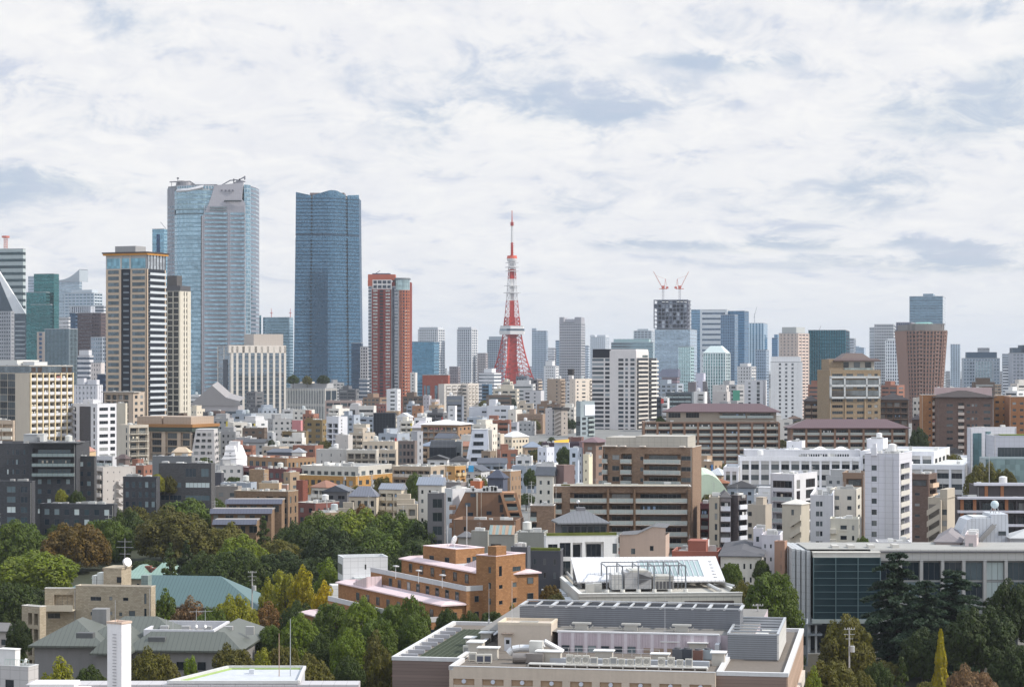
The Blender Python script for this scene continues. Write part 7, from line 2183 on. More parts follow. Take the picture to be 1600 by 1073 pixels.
def museum():
 ZR=17.0
 TH=-5.0
 O=at(905,928,ZR)
 t=thing('museum_building','concrete building with a big white sloping roof, skylight strip and rooftop machinery','building',(O[0],O[1],0),R(5))
 L=Loc(t,TH)
 W=L(1160,926,ZR)[0]
 conc=(.50,.49,.45)
 D=62.0
 MB().box(0,W,0,D,0,ZR-.6).build('wall','panel',t,conc)
 m=ring(MB(),-.1,W+.1,-.1,D,ZR-.6,ZR,.8)
 m.build('parapet','wall',t,(.52,.51,.48))
 ring(MB(),-.15,W+.15,-.15,D+.05,ZR,ZR+.15,.9).build('coping','wall',t,(.62,.62,.60))
 m=MB()
 m.poly([(.8,.8,ZR-.55),(W-.8,.8,ZR-.55),(W-.8,D-.8,ZR-.55),(.8,D-.8,ZR-.55)])
 m.build('roof','roofing',t,(.42,.40,.36))
 for a,b in((916,928),(972,1034),(1060,1137)):
  MB().box(L(a,935,15)[0],L(b,935,15)[0],-.06,.1,ZR-4.2,ZR-1.6).build('vent_opening','louvre',t,(.07,.055,.055))
 for a in(935,945,958,1048):
  MB().box(L(a,935,15)[0],L(a+8,935,15)[0],-.05,.1,ZR-4.4,ZR-2).build('window','window',t,(1,1,1))
# sloping white roof with a skylight strip
 zb,zt=18.2,22.6
 P=[L(903,909,zb),L(1131,905,zb),L(1118,868.5,zt),L(892,870.5,zt)]
 y0,y1=(P[0][1]+P[1][1])/2,(P[2][1]+P[3][1])/2
 x0,x1=P[0][0],P[1][0]
 q0,q1=P[3][0],P[2][0]
 m=MB()
 m.poly([(x0,y0,zb),(x1,y0,zb),(q1,y1,zt),(q0,y1,zt)])
 m.poly([(x0,y0,zb-.35),(x0,y0,zb),(q0,y1,zt),(q0,y1,zt-.35)])
 m.poly([(x0,y0,zb-.35),(x1,y0,zb-.35),(x1,y0,zb),(x0,y0,zb)])
 m.build('sloping_roof','seam',t,(.70,.70,.72))
 MB().box(q0+.5,q1-.5,y1-.4,y1,ZR-.5,zt-.4).box(x0+.8,x0+1.2,y0+1.2,y1-.4,ZR-.5,zb).build('wall','wall',t,(.3,.3,.3))
 def on(u,v,e=.06):  # a point of the slope
  a,b=x0+(q0-x0)*v,x1+(q1-x1)*v
  return(a+(b-a)*u,y0+(y1-y0)*v-e*.2,zb+(zt-zb)*v+e)
 for i in range(12):
  u0,u1=.46+i*.0345,.46+i*.0345+.026
  m=MB()
  m.poly([on(u0,.18),on(u1,.18),on(u1,.80),on(u0,.80)])
  m.build('skylight','rail_glass',t,(.30,.40,.42))
 m=MB()
 for i in range(13):
  u=.453+i*.0345
  m.bar(on(u,.16,.12),on(u,.84,.12),.1)
 m.bar(on(.45,.83,.1),on(.87,.83,.1),.15)
 m.build('skylight_frame','metal',t,(.70,.71,.74))
 m=MB()
 for i in range(6):m.bar(on(.93,.12+i*.13,.1),on(.955,.12+i*.13,.1),.1)
 m.build('roof_ladder','metal',t,(.55,.56,.58))
# steel rack of machinery in front of the slope
 rx0,ry0=L(948,925,ZR-.5)
 rx1,_=L(1073,925,ZR-.5)
 H=5.0
 m=MB()
 for i in range(6):
  x=rx0+(rx1-rx0)*i/5
  for y in(ry0,ry0+9):
   m.box(x-.14,x+.14,y-.14,y+.14,ZR-.5,ZR+H)
  m.box(x-.1,x+.1,ry0,ry0+9,ZR+H-.2,ZR+H)
 for y in(ry0,ry0+9):
  m.box(rx0,rx1,y-.12,y+.12,ZR+H,ZR+H+.22)
  m.bar((rx0,y,ZR+2.2),(rx1,y,ZR+2.2),.06)
 for i in range(5):
  x=rx0+(rx1-rx0)*i/5
  if i in(0,4):
   for k in range(4):
    m.bar((x+(rx1-rx0)*.2*k/4,ry0-.2,ZR),(x+(rx1-rx0)*.2*k/4,ry0-.2,ZR+H),.06)
 m.build('steel_rack','metal',t,(.22,.235,.26))
 for i in range(6):
  x=rx0+(rx1-rx0)*i/5
  MB().cyl(x,ry0-.2,ZR-.5,ZR+.1,.5,n=10).build('footing','wall',t,(.62,.62,.6))
 for u0,u1,h0,h1,cc in((.08,.22,.4,3.6,(.56,.56,.55)),(.24,.58,.5,4.1,(.44,.44,.45)),(.60,.86,.3,3.2,(.46,.45,.42)),(.30,.54,4.1,4.5,(.55,.54,.5))):
  MB().box(rx0+(rx1-rx0)*u0,rx0+(rx1-rx0)*u1,ry0+1.5,ry0+7,ZR+h0-.5,ZR+h1-.5).build('air_handler','panel',t,cc)
 m=MB()
 xx=rx0+(rx1-rx0)*.58
 m.poly([(xx-3,ry0+1.3,ZR+1),(xx,ry0+1.3,ZR+2.2),(xx,ry0+1.3,ZR+2.4),(xx-3,ry0+1.3,ZR+3.4)])
 for k in range(5):m.box(rx0+(rx1-rx0)*(.64+.045*k),rx0+(rx1-rx0)*(.64+.045*k)+.5,ry0+1.42,ry0+1.5,ZR,ZR+1.6)
 m.build('grille','metal',t,(.12,.12,.13))
 for px,py in((922,925),(934,924)):
  x,y=L(px,py,ZR-.5)
  MB().box(x-.9,x+.9,y,y+1.4,ZR-.5,ZR+1.3).box(x-.5,x+.4,y-.04,y,ZR-.1,ZR+.9).build('fan_box','metal',t,(.52,.52,.5))
 m=MB()
 for a,b in(((1085,903),(1125,924)),((1100,905),(1150,918)),((875,884),(900,912))):
  p,q=L(*a,ZR),L(*b,ZR)
  m.bar((*p,ZR+.2),(*q,ZR+.2),.4,n=8)
 m.build('pipe','metal',t,(.56,.56,.55))
# stepped left side: fins, planted strip, outer wall
 for i in range(3):
  y=4+i*17
  MB().box(-4.5,-.15,y,y+1.0,0,ZR-2-.5*i).box(-4.6,-.15,y+1,y+12,ZR-2.6,ZR-2.2).build('buttress','wall',t,(.52,.54,.56))
 MB().box(-10.5,-10,-2,50,0,ZR-2.6).box(-10.7,-9.8,-2.1,50,ZR-2.6,ZR-2.4).build('outer_wall','wall',t,(.50,.51,.52))
 MB().box(-10,-.2,-2,50,0,ZR-6).build('terrace','roofing',t,(.1,.1,.09))
 foot((O[0],O[1]),R(5),W+11,D,x0=-11,H=20)
 return t,L
mus,musL=museum()
def orange_terraces():
 TH=62.0
 brick,pink,lgrey=(.36,.185,.085),(.66,.53,.545),(.52,.52,.53)
 d0=430.0
 C=at(765,897,23.6)
 t=thing('terraced_apartments','orange brick apartments stepping down to the left under pale pink roof edges','building',(C[0],C[1],0),R(-TH))
 L=Loc(t,TH)
# local x runs along the long faces, towards the near right end (x = 0 at the corner); local y points away from us
 def blk(x0,x1,y0,y1,z,nm='wall',cap=True,par=False):
  m=MB().box(x0,x1,y0,y1,0,z)
  m.build(nm,'tile',t,brick)
  if cap:
   o=.5
   m=MB()
   a=[(x0-o,y0-o),(x1+o,y0-o),(x1+o,y1+o),(x0-o,y1+o)]
   b=[(x0+1.2,y0+1.4),(x1-1.2,y0+1.4),(x1-1.2,y1-1.2),(x0+1.2,y1-1.2)]
   for i in range(4):
    j=(i+1)%4
    m.poly([(*a[i],z-.25),(*a[j],z-.25),(*a[j],z),(*a[i],z)])
    m.poly([(*a[i],z),(*a[j],z),(*b[j],z+.55),(*b[i],z+.55)])
    m.poly([(*b[j],z+.55),(*b[i],z+.55),(*b[i],z+.1),(*b[j],z+.1)])
   m.build('roof_edge','wall',t,pink)
   m=MB()
   m.poly([(*p,z+.1)for p in b])
   m.build('roof','roofing',t,(.50,.51,.55))
  if par:
   MB().box(x0,x1+.05,y0-.08,y0+.2,z,z+1.0).box(x1-.2,x1+.05,y0+.2,y1,z,z+1.0).build('terrace_wall','wall',t,lgrey)
 st=3.1
 xe=-40.0
# storeys: each lower terrace reaches further out
 blk(-41,0,0,11,23.6)  # main roof edge
 blk(-46,-.3,-5.0,0,23.6-st,'terrace_block',False,True)
 blk(-52,-.8,-10.0,-5.0,23.6-2*st+.6,'terrace_block',True)
 blk(-47,-1.2,-14.5,-10.0,23.6-3*st+.4,'terrace_block',False,True)
 blk(-51,-8,-19,-14.5,23.6-4*st+.9,'terrace_block',True)
 blk(-7,-1.5,-18.5,-14.5,23.6-5*st+2.2,'terrace_block',True)
# windows on the long faces
 def wins(x0,x1,y,z,n,w,h,name='window'):
  for i in range(n):
   x=x0+(x1-x0)*(i+.5)/n
   MB().box(x-w/2-.12,x+w/2+.12,y-.06,y-.01,z-.12,z+h+.12).build('window_frame','wall',t,(.5,.47,.44))if False else None
   add(name,window_mesh(w,h,'frame',True),t,(1,1,1),(x-w/2,y-.05,z))
 wins(-39,-2,0,23.6-st+.5,7,1.5,1.8)
 wins(-38,-2,-5.0,23.6-2*st+.9,8,1.5,1.7)
 wins(-44,-3,-10.0,23.6-3*st+.7,8,1.5,1.7)
 wins(-43,-3,-14.5,23.6-4*st+.9,7,1.4,1.7)
 wins(-50,-10,-19,23.6-5*st+1.2,6,1.4,1.7)
# right end faces: small windows per storey
 for y,w in((-12.4,1.0),(-7.8,.9),(-3.2,.9),(3.5,1.2),(8.5,1.3)):
  for f in range(6):
   z=23.6-st*(f+1)+.9
   top=23.6 if y>0 else 23.6-st if y>-5 else 23.6-2*st+.6 if y>-10 else 23.6-3*st
   if z+1.4<top and z>1:
    xf=0 if y>0 else-.3 if y>-5 else-.8 if y>-10 else-1.2
    add('window',window_mesh(w,1.2,'frame',True),t,(1,1,1),(xf+.05,y,z),R(90))
 for f in range(3):
  z=23.6-3*st-.6-st*f
  MB().box(-1.0,-.74,-9.6,-7.2,z,z+1.5).build('loggia','wall',t,(.06,.045,.04))
# pink slanted stair hoods
 for x,y,z in((-17,5,23.7),(-44,-8,18.2)):
  m=MB()
  m.poly([(x,y-2,z+.3),(x+7,y-2,z+2.2),(x+7,y+1.5,z+2.2),(x,y+1.5,z+.3)])
  m.poly([(x,y-2,z),(x+7,y-2,z),(x+7,y-2,z+2.2),(x,y-2,z+.3)])
  m.poly([(x+7,y-2,z),(x+7,y+1.5,z),(x+7,y+1.5,z+2.2),(x+7,y-2,z+2.2)])
  m.build('stair_hood','seam',t,pink)
 foot((C[0],C[1]),R(-TH),50,30,x0=-50,y0=-19,H=24)
 for i in range(3):
  x=-30+i*11
  MB().bar((x,-6.5,23.6-st),(x,-6.5,23.6-st+2.6),.06).box(x-.5,x+.9,-6.9,-6.1,23.6-st+2.5,23.6-st+2.7).build('clothes_pole','metal',t,(.7,.7,.72))
# top block
 d=452.0
 b=Bd('terraced_apartments','orange brick top block with a pink-rimmed white roof behind the stepped terraces','building',661,712,757,858,d,52,col=brick,wm='tile',st=3.2,tm=.9)
 b.face('r','w 1 1 .25 .7 .38 .52;w 1 1 .25 .75 .58 .86')
 b.face('f','w 2 .3 .2 .7')
 b.walls();b.flat((.74,.60,.62),t=1.2,drop=.5)
 m=MB()
 m.bar((b.W*.9,b.D*.5,b.H-.5),(b.W*.9,b.D*.5,b.H+9),.07)
 m.bar((b.W*.4,b.D*.4,b.H-.5),(b.W*.4,b.D*.4,b.H+4.5),.06)
 for z in(3.4,4.2):m.bar((b.W*.4-.9,b.D*.4,b.H-.5+z),(b.W*.4+.9,b.D*.4,b.H-.5+z),.035)
 m.build('aerial','metal',b.root,(.6,.6,.6))
 m=MB().bar((b.W*.62,b.D*.4,b.H-.5),(b.W*.62,b.D*.4,b.H+1.4),.08).bar((b.W*.62,b.D*.4,b.H+1.5),(b.W*.62-.25,b.D*.4-.12,b.H+1.6),.95,n=18)
 m.build('dish','metal',b.root,(.78,.78,.78))
 b.up('roof_pit',.2,.8,.25,.75,.5,(.30,.32,.38),'wall')
# right tower with corner facets
 b=Bd('terraced_apartments','tall orange brick end block with a chimney-like notch, right of the stepped terraces','building',744,775,821,869,428,38,col=brick,wm='tile',st=3.1,tm=1.2)
 b.face('r','w 1 1 .3 .6 .56 .84;w 1 1 .1 .75 .10 .2 0 1;w 1 1 .3 .55 .1 .22 1 9')
 b.face('f','w 1 1 .3 .7 .62 .75')
 b.walls();b.flat((.72,.58,.60),t=1.0,drop=.5)
 W,D,H=b.W,b.D,b.H
 MB().box(W-2.2,W-.1,D*.02,D*.36,H-.4,H+1.9).build('chimney_notch','tile',b.root,brick)
 b.up('roof_pit',.25,.7,.3,.8,.45,(.32,.34,.4),'wall')
orange_terraces()
def white_box():
 b=quick('house','white box house with a grey rim roof and garage boxes before the dark trees','house',528,536,606,871,520,-14,(.76,.76,.78),'w 1 .04 .5 .8',left='s 1 .8 .2 .8',wm='panel',clut=0,cap=(.62,.64,.66),st=4)
 MB().box(b.W*.22,b.W*.72,-3.2,-.02,0,b.H-4.6).build('annex','panel',b.root,(.55,.57,.58))
 MB().box(-3.5,b.W*.2,-5.0,-1.0,0,b.H-6).build('annex','panel',b.root,(.72,.72,.73))
white_box()
def pavilion_house():
 b=Bd('house','white modern house with dark glass bays below a black hip-roofed pavilion','house',850,853,966,838,500,-8,dep=14,col=(.78,.78,.78),st=4.2,tm=.7)
 THINGS[-1]=('black-roofed pavilion house',b.P[0]+8,b.d,b.H)
 b.face('f','w 1 1 .02 .75 .03 .16;w 1 1 .05 .82 .19 .34;o 1 1 .0 .82 .37 .50;o 1 1 .0 .85 .54 .80;w 1 1 .2 .75 .92 .98')
 b.walls();b.flat((.5,.52,.5))
 W,D,H=b.W,b.D,b.H
 MB().box(.3,W-.3,.3,1.3,H+.13,H+.75).build('hedge','leaf',b.root,(.17,.19,.045))
 x0,x1=W*.24,W*.87
 m=MB().box(x0,x1,3,12,H-.7,H+2.6)
 m.build('pavilion_wall','wall',b.root,(.10,.10,.11))
 for i in range(7):
  a=x0+(x1-x0)*(i+.1)/7
  add('window',window_mesh((x1-x0)/7*.8,2.1,'frame',True),b.root,(1,1,1),(a,2.94,H))
 m=MB()
 A=[(x0-.8,2.2),(x1+.8,2.2),(x1+.8,12.8),(x0-.8,12.8)]
 c=((x0+x1)/2,7.5)
 m.prism(A,H+2.6,H+2.9,s1=1.0,c=c,bottom=True).prism(A,H+2.9,H+5.4,s1=.22,c=c)
 m.build('roof','seam',b.root,(.155,.16,.175))
 MB().box(c[0]-1,c[0]+1,6.6,8.4,H+5.1,H+6.2).bar((c[0]-.6,7,H+6.2),(c[0]-.6,7,H+7.4),.06).build('chimney','metal',b.root,(.2,.2,.22))
 MB().bar((c[0]-.6,6.9,H+7.5),(c[0]-.85,6.75,H+7.55),.4,n=12).build('dish','metal',b.root,(.75,.75,.75))
 b=Bd('house','salmon beige house with a dark monopitch roof right of the pavilion house','house',968,1040,1046,836,515,10,dep=9,col=(.47,.36,.30),st=3.4,tm=1.5)
 b.face('f','w 1 1 .1 .5 .25 .34;w 1 1 .35 .7 .66 .74')
 b.walls()
 W,D,H=b.W,b.D,b.H
 m=MB()
 zz=[(-.3,H-.2),(W*.38,H+.2),(W*.72,H+2.0),(W+.3,H+1.8)]
 for(xa,za),(xb,zb)in zip(zz,zz[1:]):m.poly([(xa,-.3,za),(xb,-.3,zb),(xb,D+.3,zb+.3),(xa,D+.3,za+.3)])
 b.roof=m.build('roof','seam',b.root,(.12,.12,.13))
 m=MB()
 m.poly([(0,0,H),(W,0,H),(W,0,H+1.75),(W*.72,0,H+1.95),(W*.38,0,H+.15)])
 m.build('gable','wall',b.root,(.47,.36,.30))
 b.clutter(2)
 quick('house','brick-red flat-roofed house with a roof hut right of the salmon house','house',1050,1122,1128,862,520,10,(.30,.11,.08),'w 4 .3 .3 .7',clut=2,ph=[(.33,.72,.2,.8,3.0)],dep=12)
 quick('house','long low house under a charcoal roof right of the museum','house',1126,1190,1196,868,500,8,(.58,.56,.52),'w 6 .3 .3 .7',hipped=dict(rise=1.2,oh=.6,col=(.10,.10,.11)),dep=9)
 quick('house','grey roofed house cluster right of the charcoal long roof','house',1190,1238,1242,862,520,8,(.5,.42,.36),'w 3 .3 .3 .7',hipped=dict(rise=1.8,oh=.6,col=(.17,.16,.17)),dep=9)
pavilion_house()
def glass_office():
 d=492.0
 t=thing('glass_office','long concrete office ending in a hovering dark glass cube behind the cedars','office',(PX(1240,d),d,0),R(0))
 THINGS.append(('glass cube office',PX(1300,d),d,24))
 k=d/F
 X=lambda p:(p-1240)*k
 Z=lambda y:PZ(y,d)
 foot((PX(1240,d),d),0,X(1640),24,H=24)
 m=MB()
 for i,p in enumerate((1240,1247,1254,1261)):m.box(X(p),X(p+5.4),3-i*1.0,22,0,Z(858.5+i*.6))
 m.build('fin_wall','panel',t,(.46,.48,.50))
 zb,zt=Z(966),Z(870)
 x0,x1=X(1270),X(1374)
 m=MB().box(x0,x1,-1.2,20,zt,Z(863)).box(x0-.1,x1+.1,-1.3,20,Z(863),Z(861.5))
 m.build('cube_roof','wall',t,(.60,.58,.54))
 m=MB().box(x0,x1,-1.2,-1.05,zb,zt).box(x0,x0+.15,-1.05,18,zb,zt).box(x1-.15,x1,-1.05,18,zb,zt)
 m.build('glass_wall','window',t,(.42,.62,.66))
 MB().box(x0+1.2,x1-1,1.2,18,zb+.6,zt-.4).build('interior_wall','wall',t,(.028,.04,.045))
 m=MB()
 for i in range(4):
  x=x0+(x1-x0)*i/3
  m.box(x-.09,x+.09,-1.34,-1.2,zb,zt)
 for i in range(10):
  z=zb+(zt-zb)*i/9
  m.box(x0,x1,-1.3,-1.21,z-.05,z+.05)
 m.build('mullion','metal',t,(.13,.20,.22))
 for i in range(8):
  z=zb+(zt-zb)*(i+.5)/9
  MB().box(x0+.3,x1-.3,-.9,1.1,z,z+.14).build('floor_edge','wall',t,(.05,.08,.085))
 MB().box(x0-.3,x1+.3,-1.5,19,zb-.9,zb).build('cube_floor','wall',t,(.32,.36,.36))
 MB().box(X(1247),X(1600),6,20,0,zb-.9).build('undercroft','wall',t,(.05,.055,.065))
 for p in(1273,1371):MB().box(X(p),X(p+3),-.8,.2,0,zb-.9).build('column','wall',t,(.34,.35,.36))
 for z in(Z(975),Z(992)):MB().box(X(1240),x0+2,-1,4,z,z+.5).build('bridge','metal',t,(.28,.31,.34))
# the long wing
 a,b=X(1375),X(1640)
 MB().box(a,b,2.0,20,zb-.9,Z(876)).build('wall','wall',t,(.36,.37,.37))
 MB().box(a,b,1.0,21,Z(876),Z(863)).box(a-2,b,.6,21,Z(863),Z(858.5)).build('fascia','panel',t,(.54,.53,.51))
 MB().box(a,b,.55,.61,Z(863),Z(861)).build('roof_line','wall',t,(.12,.12,.14))
 for i in range(9):
  x=a+(b-a)*i/8
  MB().box(x-.35,x+.35,.9,2.0,zb-.9,Z(876)).build('column','wall',t,(.37,.37,.37))
  if i<8:
   for y0,y1 in((907,879),(936,910)):
    add('window',window_mesh((b-a)/8-.9,Z(y1)-Z(y0),'frame',True),t,(1.6,1.8,1.8),(x+.45,1.93,Z(y0)))
 m=MB()
 m.poly([(X(1262),1.2,Z(858.5)+.03),(b-.4,1.2,Z(858.5)+.03),(b-.4,20.5,Z(858.5)+.03),(X(1262),20.5,Z(858.5)+.03)])
 m.build('roof','roofing',t,(.34,.335,.32))
 rg=random.Random(5)
 for p in(1305,1330,1362,1400):
  MB().box(X(p),X(p+10),4,8,Z(861.5),Z(861.5)+rg.uniform(.6,1.3)).build('rooftop_unit','metal',t,(.62,.6,.56))
 quick('office_building','deep concrete gateway frame left under the glass cube office','building',1225,1262,1268,975,470,8,(.20,.22,.24),'s 2 .8 .1 .6',st=4,clut=0,dep=10)
glass_office()
def tan_villa():
 c=(.47,.40,.30)
 b=Bd('apartment_building','tan villa flats with balconies and rooftop water tanks behind the grey-green roof','building',118,236,243,917,452,10,dep=17,col=c,wm='tile',st=3.1,tm=1.0,roofcol=(.5,.5,.52))
 THINGS[-1]=('tan villa flats',b.P[0]+5,b.d,b.H)
 b.face('f','w 1 1 .35 .62 .20 .34 0 1;w 1 1 .38 .6 .63 .70 0 1;w 1 1 .35 .6 .20 .34 1 2;w 1 1 .4 .65 .45 .49 0 4;w 1 1 .35 .6 .58 .62 1 2;w 1 1 .3 .72 .71 .79 1 2;w 1 1 .2 .9 .91 .94 0 4;w 4 .3 .3 .65 .15 .85 2 5')
 b.walls();b.flat((.52,.46,.37))
 W,D,H=b.W,b.D,b.H
 MB().box(W*.28,W*.52,4,10,H-.7,H+3.2).box(W*.27,W*.53,3.9,10.1,H+3.2,H+3.5).build('penthouse','tile',b.root,c)
 MB().box(W*.46,W*.48+.7,3.93,3.99,H+.4,H+1.6).build('window','window',b.root,(1,1,1))
 for x,w,h in((.08,.06,2.0),(.15,.1,2.6),(.74,.09,2.2)):
  MB().box(W*x,W*(x+w),6,8.4,H-.4,H-.4+h).build('water_tank','panel',b.root,(.62,.64,.62)if x<.5 else(.22,.28,.27))
 m=MB().bar((W*.5,7,H),(W*.5,7,H+9.5),.06)
 for z,w in((8.8,1.6),(7.6,1.9),(6.2,1.2)):m.bar((W*.5-w,7,H+z),(W*.5+w,7,H+z),.05)
 m.build('aerial','metal',b.root,(.5,.5,.5))
 MB().bar((W*.53,6.5,H+4.4),(W*.56,6.2,H+4.6),.95,n=18).build('dish','metal',b.root,(.76,.76,.76))
 q=Bd('apartment_building','tan lower balcony wing stepping down at the left of the villa flats','building',70,118,120,919,455,2,dep=14,col=c,wm='tile',st=3.2,tm=.8,pj=1.8,rcol=(.55,.5,.4),rail='glass')
 q.face('f','o 1 1 .05 .85 .30 .92 0 1;w 1 1 .3 .65 .1 .5 1 2')
 q.walls();q.flat((.66,.64,.6))
 MB().box(0,q.W,-2.6,-2.5,q.H-4.3,q.H-3.2).box(0,q.W,-2.6,0,q.H-4.5,q.H-4.3).build('balcony','wall',q.root,(.56,.50,.40))
 q=Bd('apartment_building','tan lowest wing with a glazed bay and flower terrace at the villa flats','building',34,62,72,948,446,34,col=c,wm='tile',st=3.2,tm=.9,rail='solid',rcol=(.50,.43,.33),pj=1.2)
 q.face('f','o 2 .7 .1 .85 .3 .95')
 q.walls();q.flat((.64,.62,.58))
tan_villa()
def roofs_left():
 teal,verd=(.098,.165,.17),(.22,.33,.28)
 b=Bd('hall','long hall under a blue-green ribbed metal roof behind the villa flats','hall',232,400,424,948,515,16,dep=26,col=(.30,.20,.16),st=5,tm=1)
 b.face('r','w 2 .6 .2 .8')
 b.walls()
 W,D,H=b.W,b.D,b.H
 m=MB()
 P=[(-2,-2,H),(W+2,-2,H),(W+2,D+2,H),(-2,D+2,H),(-2,D/2,H+6.4),(W*.60,D/2,H+6.6)]
 m.poly([P[0],P[1],P[5],P[4]]);m.poly([P[1],P[2],P[5]]);m.poly([P[2],P[3],P[4],P[5]])
 m.build('roof','seam',b.root,teal)
 MB().box(-2,W+2,-2,D+2,H-.4,H-.01).build('eaves','wall',b.root,(.35,.42,.42))
 quick('hall','blue-green roofed side hall half hidden behind the villa flats','hall',105,235,240,932,535,6,(.3,.2,.16),hipped=dict(rise=2.4,oh=1.5,col=teal,mt='seam'),dep=20)
 b=quick('palace','old mansion under a pale verdigris copper roof with brick chimneys','mansion',150,268,276,903,585,8,(.42,.36,.28),'w 8 .3 .2 .8',dep=24,hipped=dict(rise=1.2,oh=1,col=verd,mt='seam'))
 for x0,x1,rise in((.02,.30,2.0),(.36,.66,2.8),(.66,1.0,3.8)):
  m=MB().prism([(b.W*x0,0),(b.W*x1,0),(b.W*x1,16),(b.W*x0,16)],b.H,b.H+rise,s1=.2,c=(b.W*(x0+x1)/2,8))
  m.build('roof','seam',b.root,verd)
 for px,y in((150,892),(219,886),(228,889),(251,883),(257,884)):
  x=(px-150)*585/F
  MB().box(x,x+1.3,6,7.6,b.H,PZ(y,592)).box(x-.15,x+1.45,5.85,7.75,PZ(y,592),PZ(y,592)+.35).build('chimney','tile',b.root,(.26,.10,.075))
# grey-green hipped convent in front
 t=thing('convent_building','two-storey building under long grey-green hipped roofs with a sunken roof deck','building',(PX(45,420),420,0),R(-4))
 THINGS.append(('grey-green hipped building',PX(200,420),420,14))
 L=Loc(t,4)
 wall,grn=(.24,.23,.23),(.098,.108,.094)
 def hipped(x0,x1,y0,y1,ze,zr,ax='x',inset=None,name='roof'):
  MB().box(x0+1,x1-1,y0+1,y1-1,0,ze).build('wall','wall',t,wall)
  m=MB()
  k=min(x1-x0,y1-y0)/2-.2 if inset is None else inset
  if ax=='x':a,b=(x0+k,(y0+y1)/2),(x1-k,(y0+y1)/2)
  else:a,b=((x0+x1)/2,y0+k),((x0+x1)/2,y1-k)
  c=[(x0,y0),(x1,y0),(x1,y1),(x0,y1)]
  if ax=='x':
   m.poly([(*c[0],ze),(*c[1],ze),(*b,zr),(*a,zr)]);m.poly([(*c[2],ze),(*c[3],ze),(*a,zr),(*b,zr)])
   m.poly([(*c[3],ze),(*c[0],ze),(*a,zr)]);m.poly([(*c[1],ze),(*c[2],ze),(*b,zr)])
  else:
   m.poly([(*c[1],ze),(*c[2],ze),(*b,zr),(*a,zr)]);m.poly([(*c[3],ze),(*c[0],ze),(*a,zr),(*b,zr)])
   m.poly([(*c[0],ze),(*c[1],ze),(*a,zr)]);m.poly([(*c[2],ze),(*c[3],ze),(*b,zr)])
  m.box(x0,x1,y0,y1,ze-.35,ze-.01)
  m.build(name,'seam',t,grn)
 ze=11.4
 a0=L(46,1007,ze);a1=L(168,1017,ze);
 hipped(a0[0],a0[0]+15,a0[1]-1,a0[1]+18,ze,ze+4.2,'y')
 b0=L(112,1004,ze)
 hipped(a0[0]+8,a0[0]+30,a0[1]+3,a0[1]+19,ze,ze+4.4)
 c0=L(140,1020,ze)
 hipped(c0[0],L(206,1018,ze)[0],c0[1],c0[1]+18,ze,ze+4.0,'y')
 e0,e1=L(190,1016,ze),L(400,1002,ze)
 hipped(e0[0],e1[0],e0[1]+1,e0[1]+10,ze,ze+3.0)
 hipped(e1[0]-12,e1[0],e0[1]+2,e0[1]+34,ze,ze+3.0,'y')
 dk=MB().box(e0[0]+2,e1[0]-7,e0[1]+9,e0[1]+24,0,ze+1.4)
 dk.build('roof_deck','roofing',t,(.20,.19,.18))
 ring(MB(),e0[0]+2,e1[0]-7,e0[1]+9,e0[1]+24,ze+1.4,ze+2.9,.5).build('deck_wall','wall',t,(.60,.60,.64))
 for i in range(5):
  x=e0[0]+4+i*4.2
  MB().box(x,x+1.6,e0[1]+14,e0[1]+15.2,ze+1.4,ze+3.0).build('roof_unit','metal',t,(.46,.46,.46))
 for px in(265,275,312,326):
  x,y=L(px,985,ze+2)
  m=MB().bar((x,e0[1]+12,ze+1.4),(x,e0[1]+12,ze+(4.5 if px<300 else 6.5)),.06)
  if px>300:
   m.bar((x-1.4,e0[1]+12,ze+6),(x+1.4,e0[1]+12,ze+6.2),.05).bar((x,e0[1]+11.9,ze+3),(x-.3,e0[1]+11.7,ze+3.1),.6,n=12)
  m.build('aerial','metal',t,(.55,.55,.56))
 for x,y,z in((L(140,990,13)[0],c0[1]+6,ze+2.0),(L(235,998,13)[0],e0[1]+3,ze+1.2)):
  MB().box(x,x+3.2,y,y+1.8,z,z+1.0).build('dormer','wall',t,(.12,.125,.13))
 MB().box(L(110,985,14)[0],L(134,985,14)[0],a0[1]+17,a0[1]+20,ze,ze+5.0).build('penthouse','wall',t,(.24,.24,.24))
 for px in(86,96,106):
  x,y=L(px,1025,9)
  add('window',window_mesh(.7,1.7,'frame',True),t,(2,2,2),(x,a0[1]+.9+(3 if px>92 else 0),7.5))
 for i in range(6):
  x=e0[0]+6+i*4
  add('window',window_mesh(1.6,1.6,'frame',True),t,(1,1,1),(x,e0[1]+1.93,7.6))
 foot((PX(45,420),418),R(-4),46,40,H=14)
# white chimney-like tower
 d=330.0
 d=308.0
 o=thing('chimney_tower','tall plain white square tower with a ladder rising at the bottom left','tower',(PX(168,d),d,0))
 k=d/F
 W,H=37*k,PZ(975,d)
 rz=R(-28)
 m=MB().box(-W*.1,W*.68,0,W*.62,0,H)
 m.build('shaft','wall',o,(.78,.76,.77),rz=R(-30),loc=(0,1.2,0))
 m=ring(MB(),-W*.1-.1,W*.68+.1,-.1,W*.62+.1,H,H+.3,.35)
 m.build('rim','wall',o,(.55,.42,.34),rz=R(-30),loc=(0,1.2,0))
 m=MB()
 for i in range(26):m.bar((W*.22,-.12,H-1.5-i*.45),(W*.42,-.12,H-1.5-i*.45),.05)
 m.build('ladder','metal',o,(.3,.3,.32),rz=R(-30),loc=(0,1.2,0))
 MB().bar((W*.3,.5,H),(W*.3,.5,H+3.4),.05).build('lightning_rod','metal',o,(.4,.4,.4))
 foot((PX(168,d),d),0,4,4,H=26)
# white building along the bottom edge
 d=318.0
 t=thing('chapel_annex','low white annex with a green-edged flat roof along the bottom edge','building',(PX(40,d),d,0))
 k=d/F
 X=lambda p:(p-40)*k
 H=PZ(1069,d)
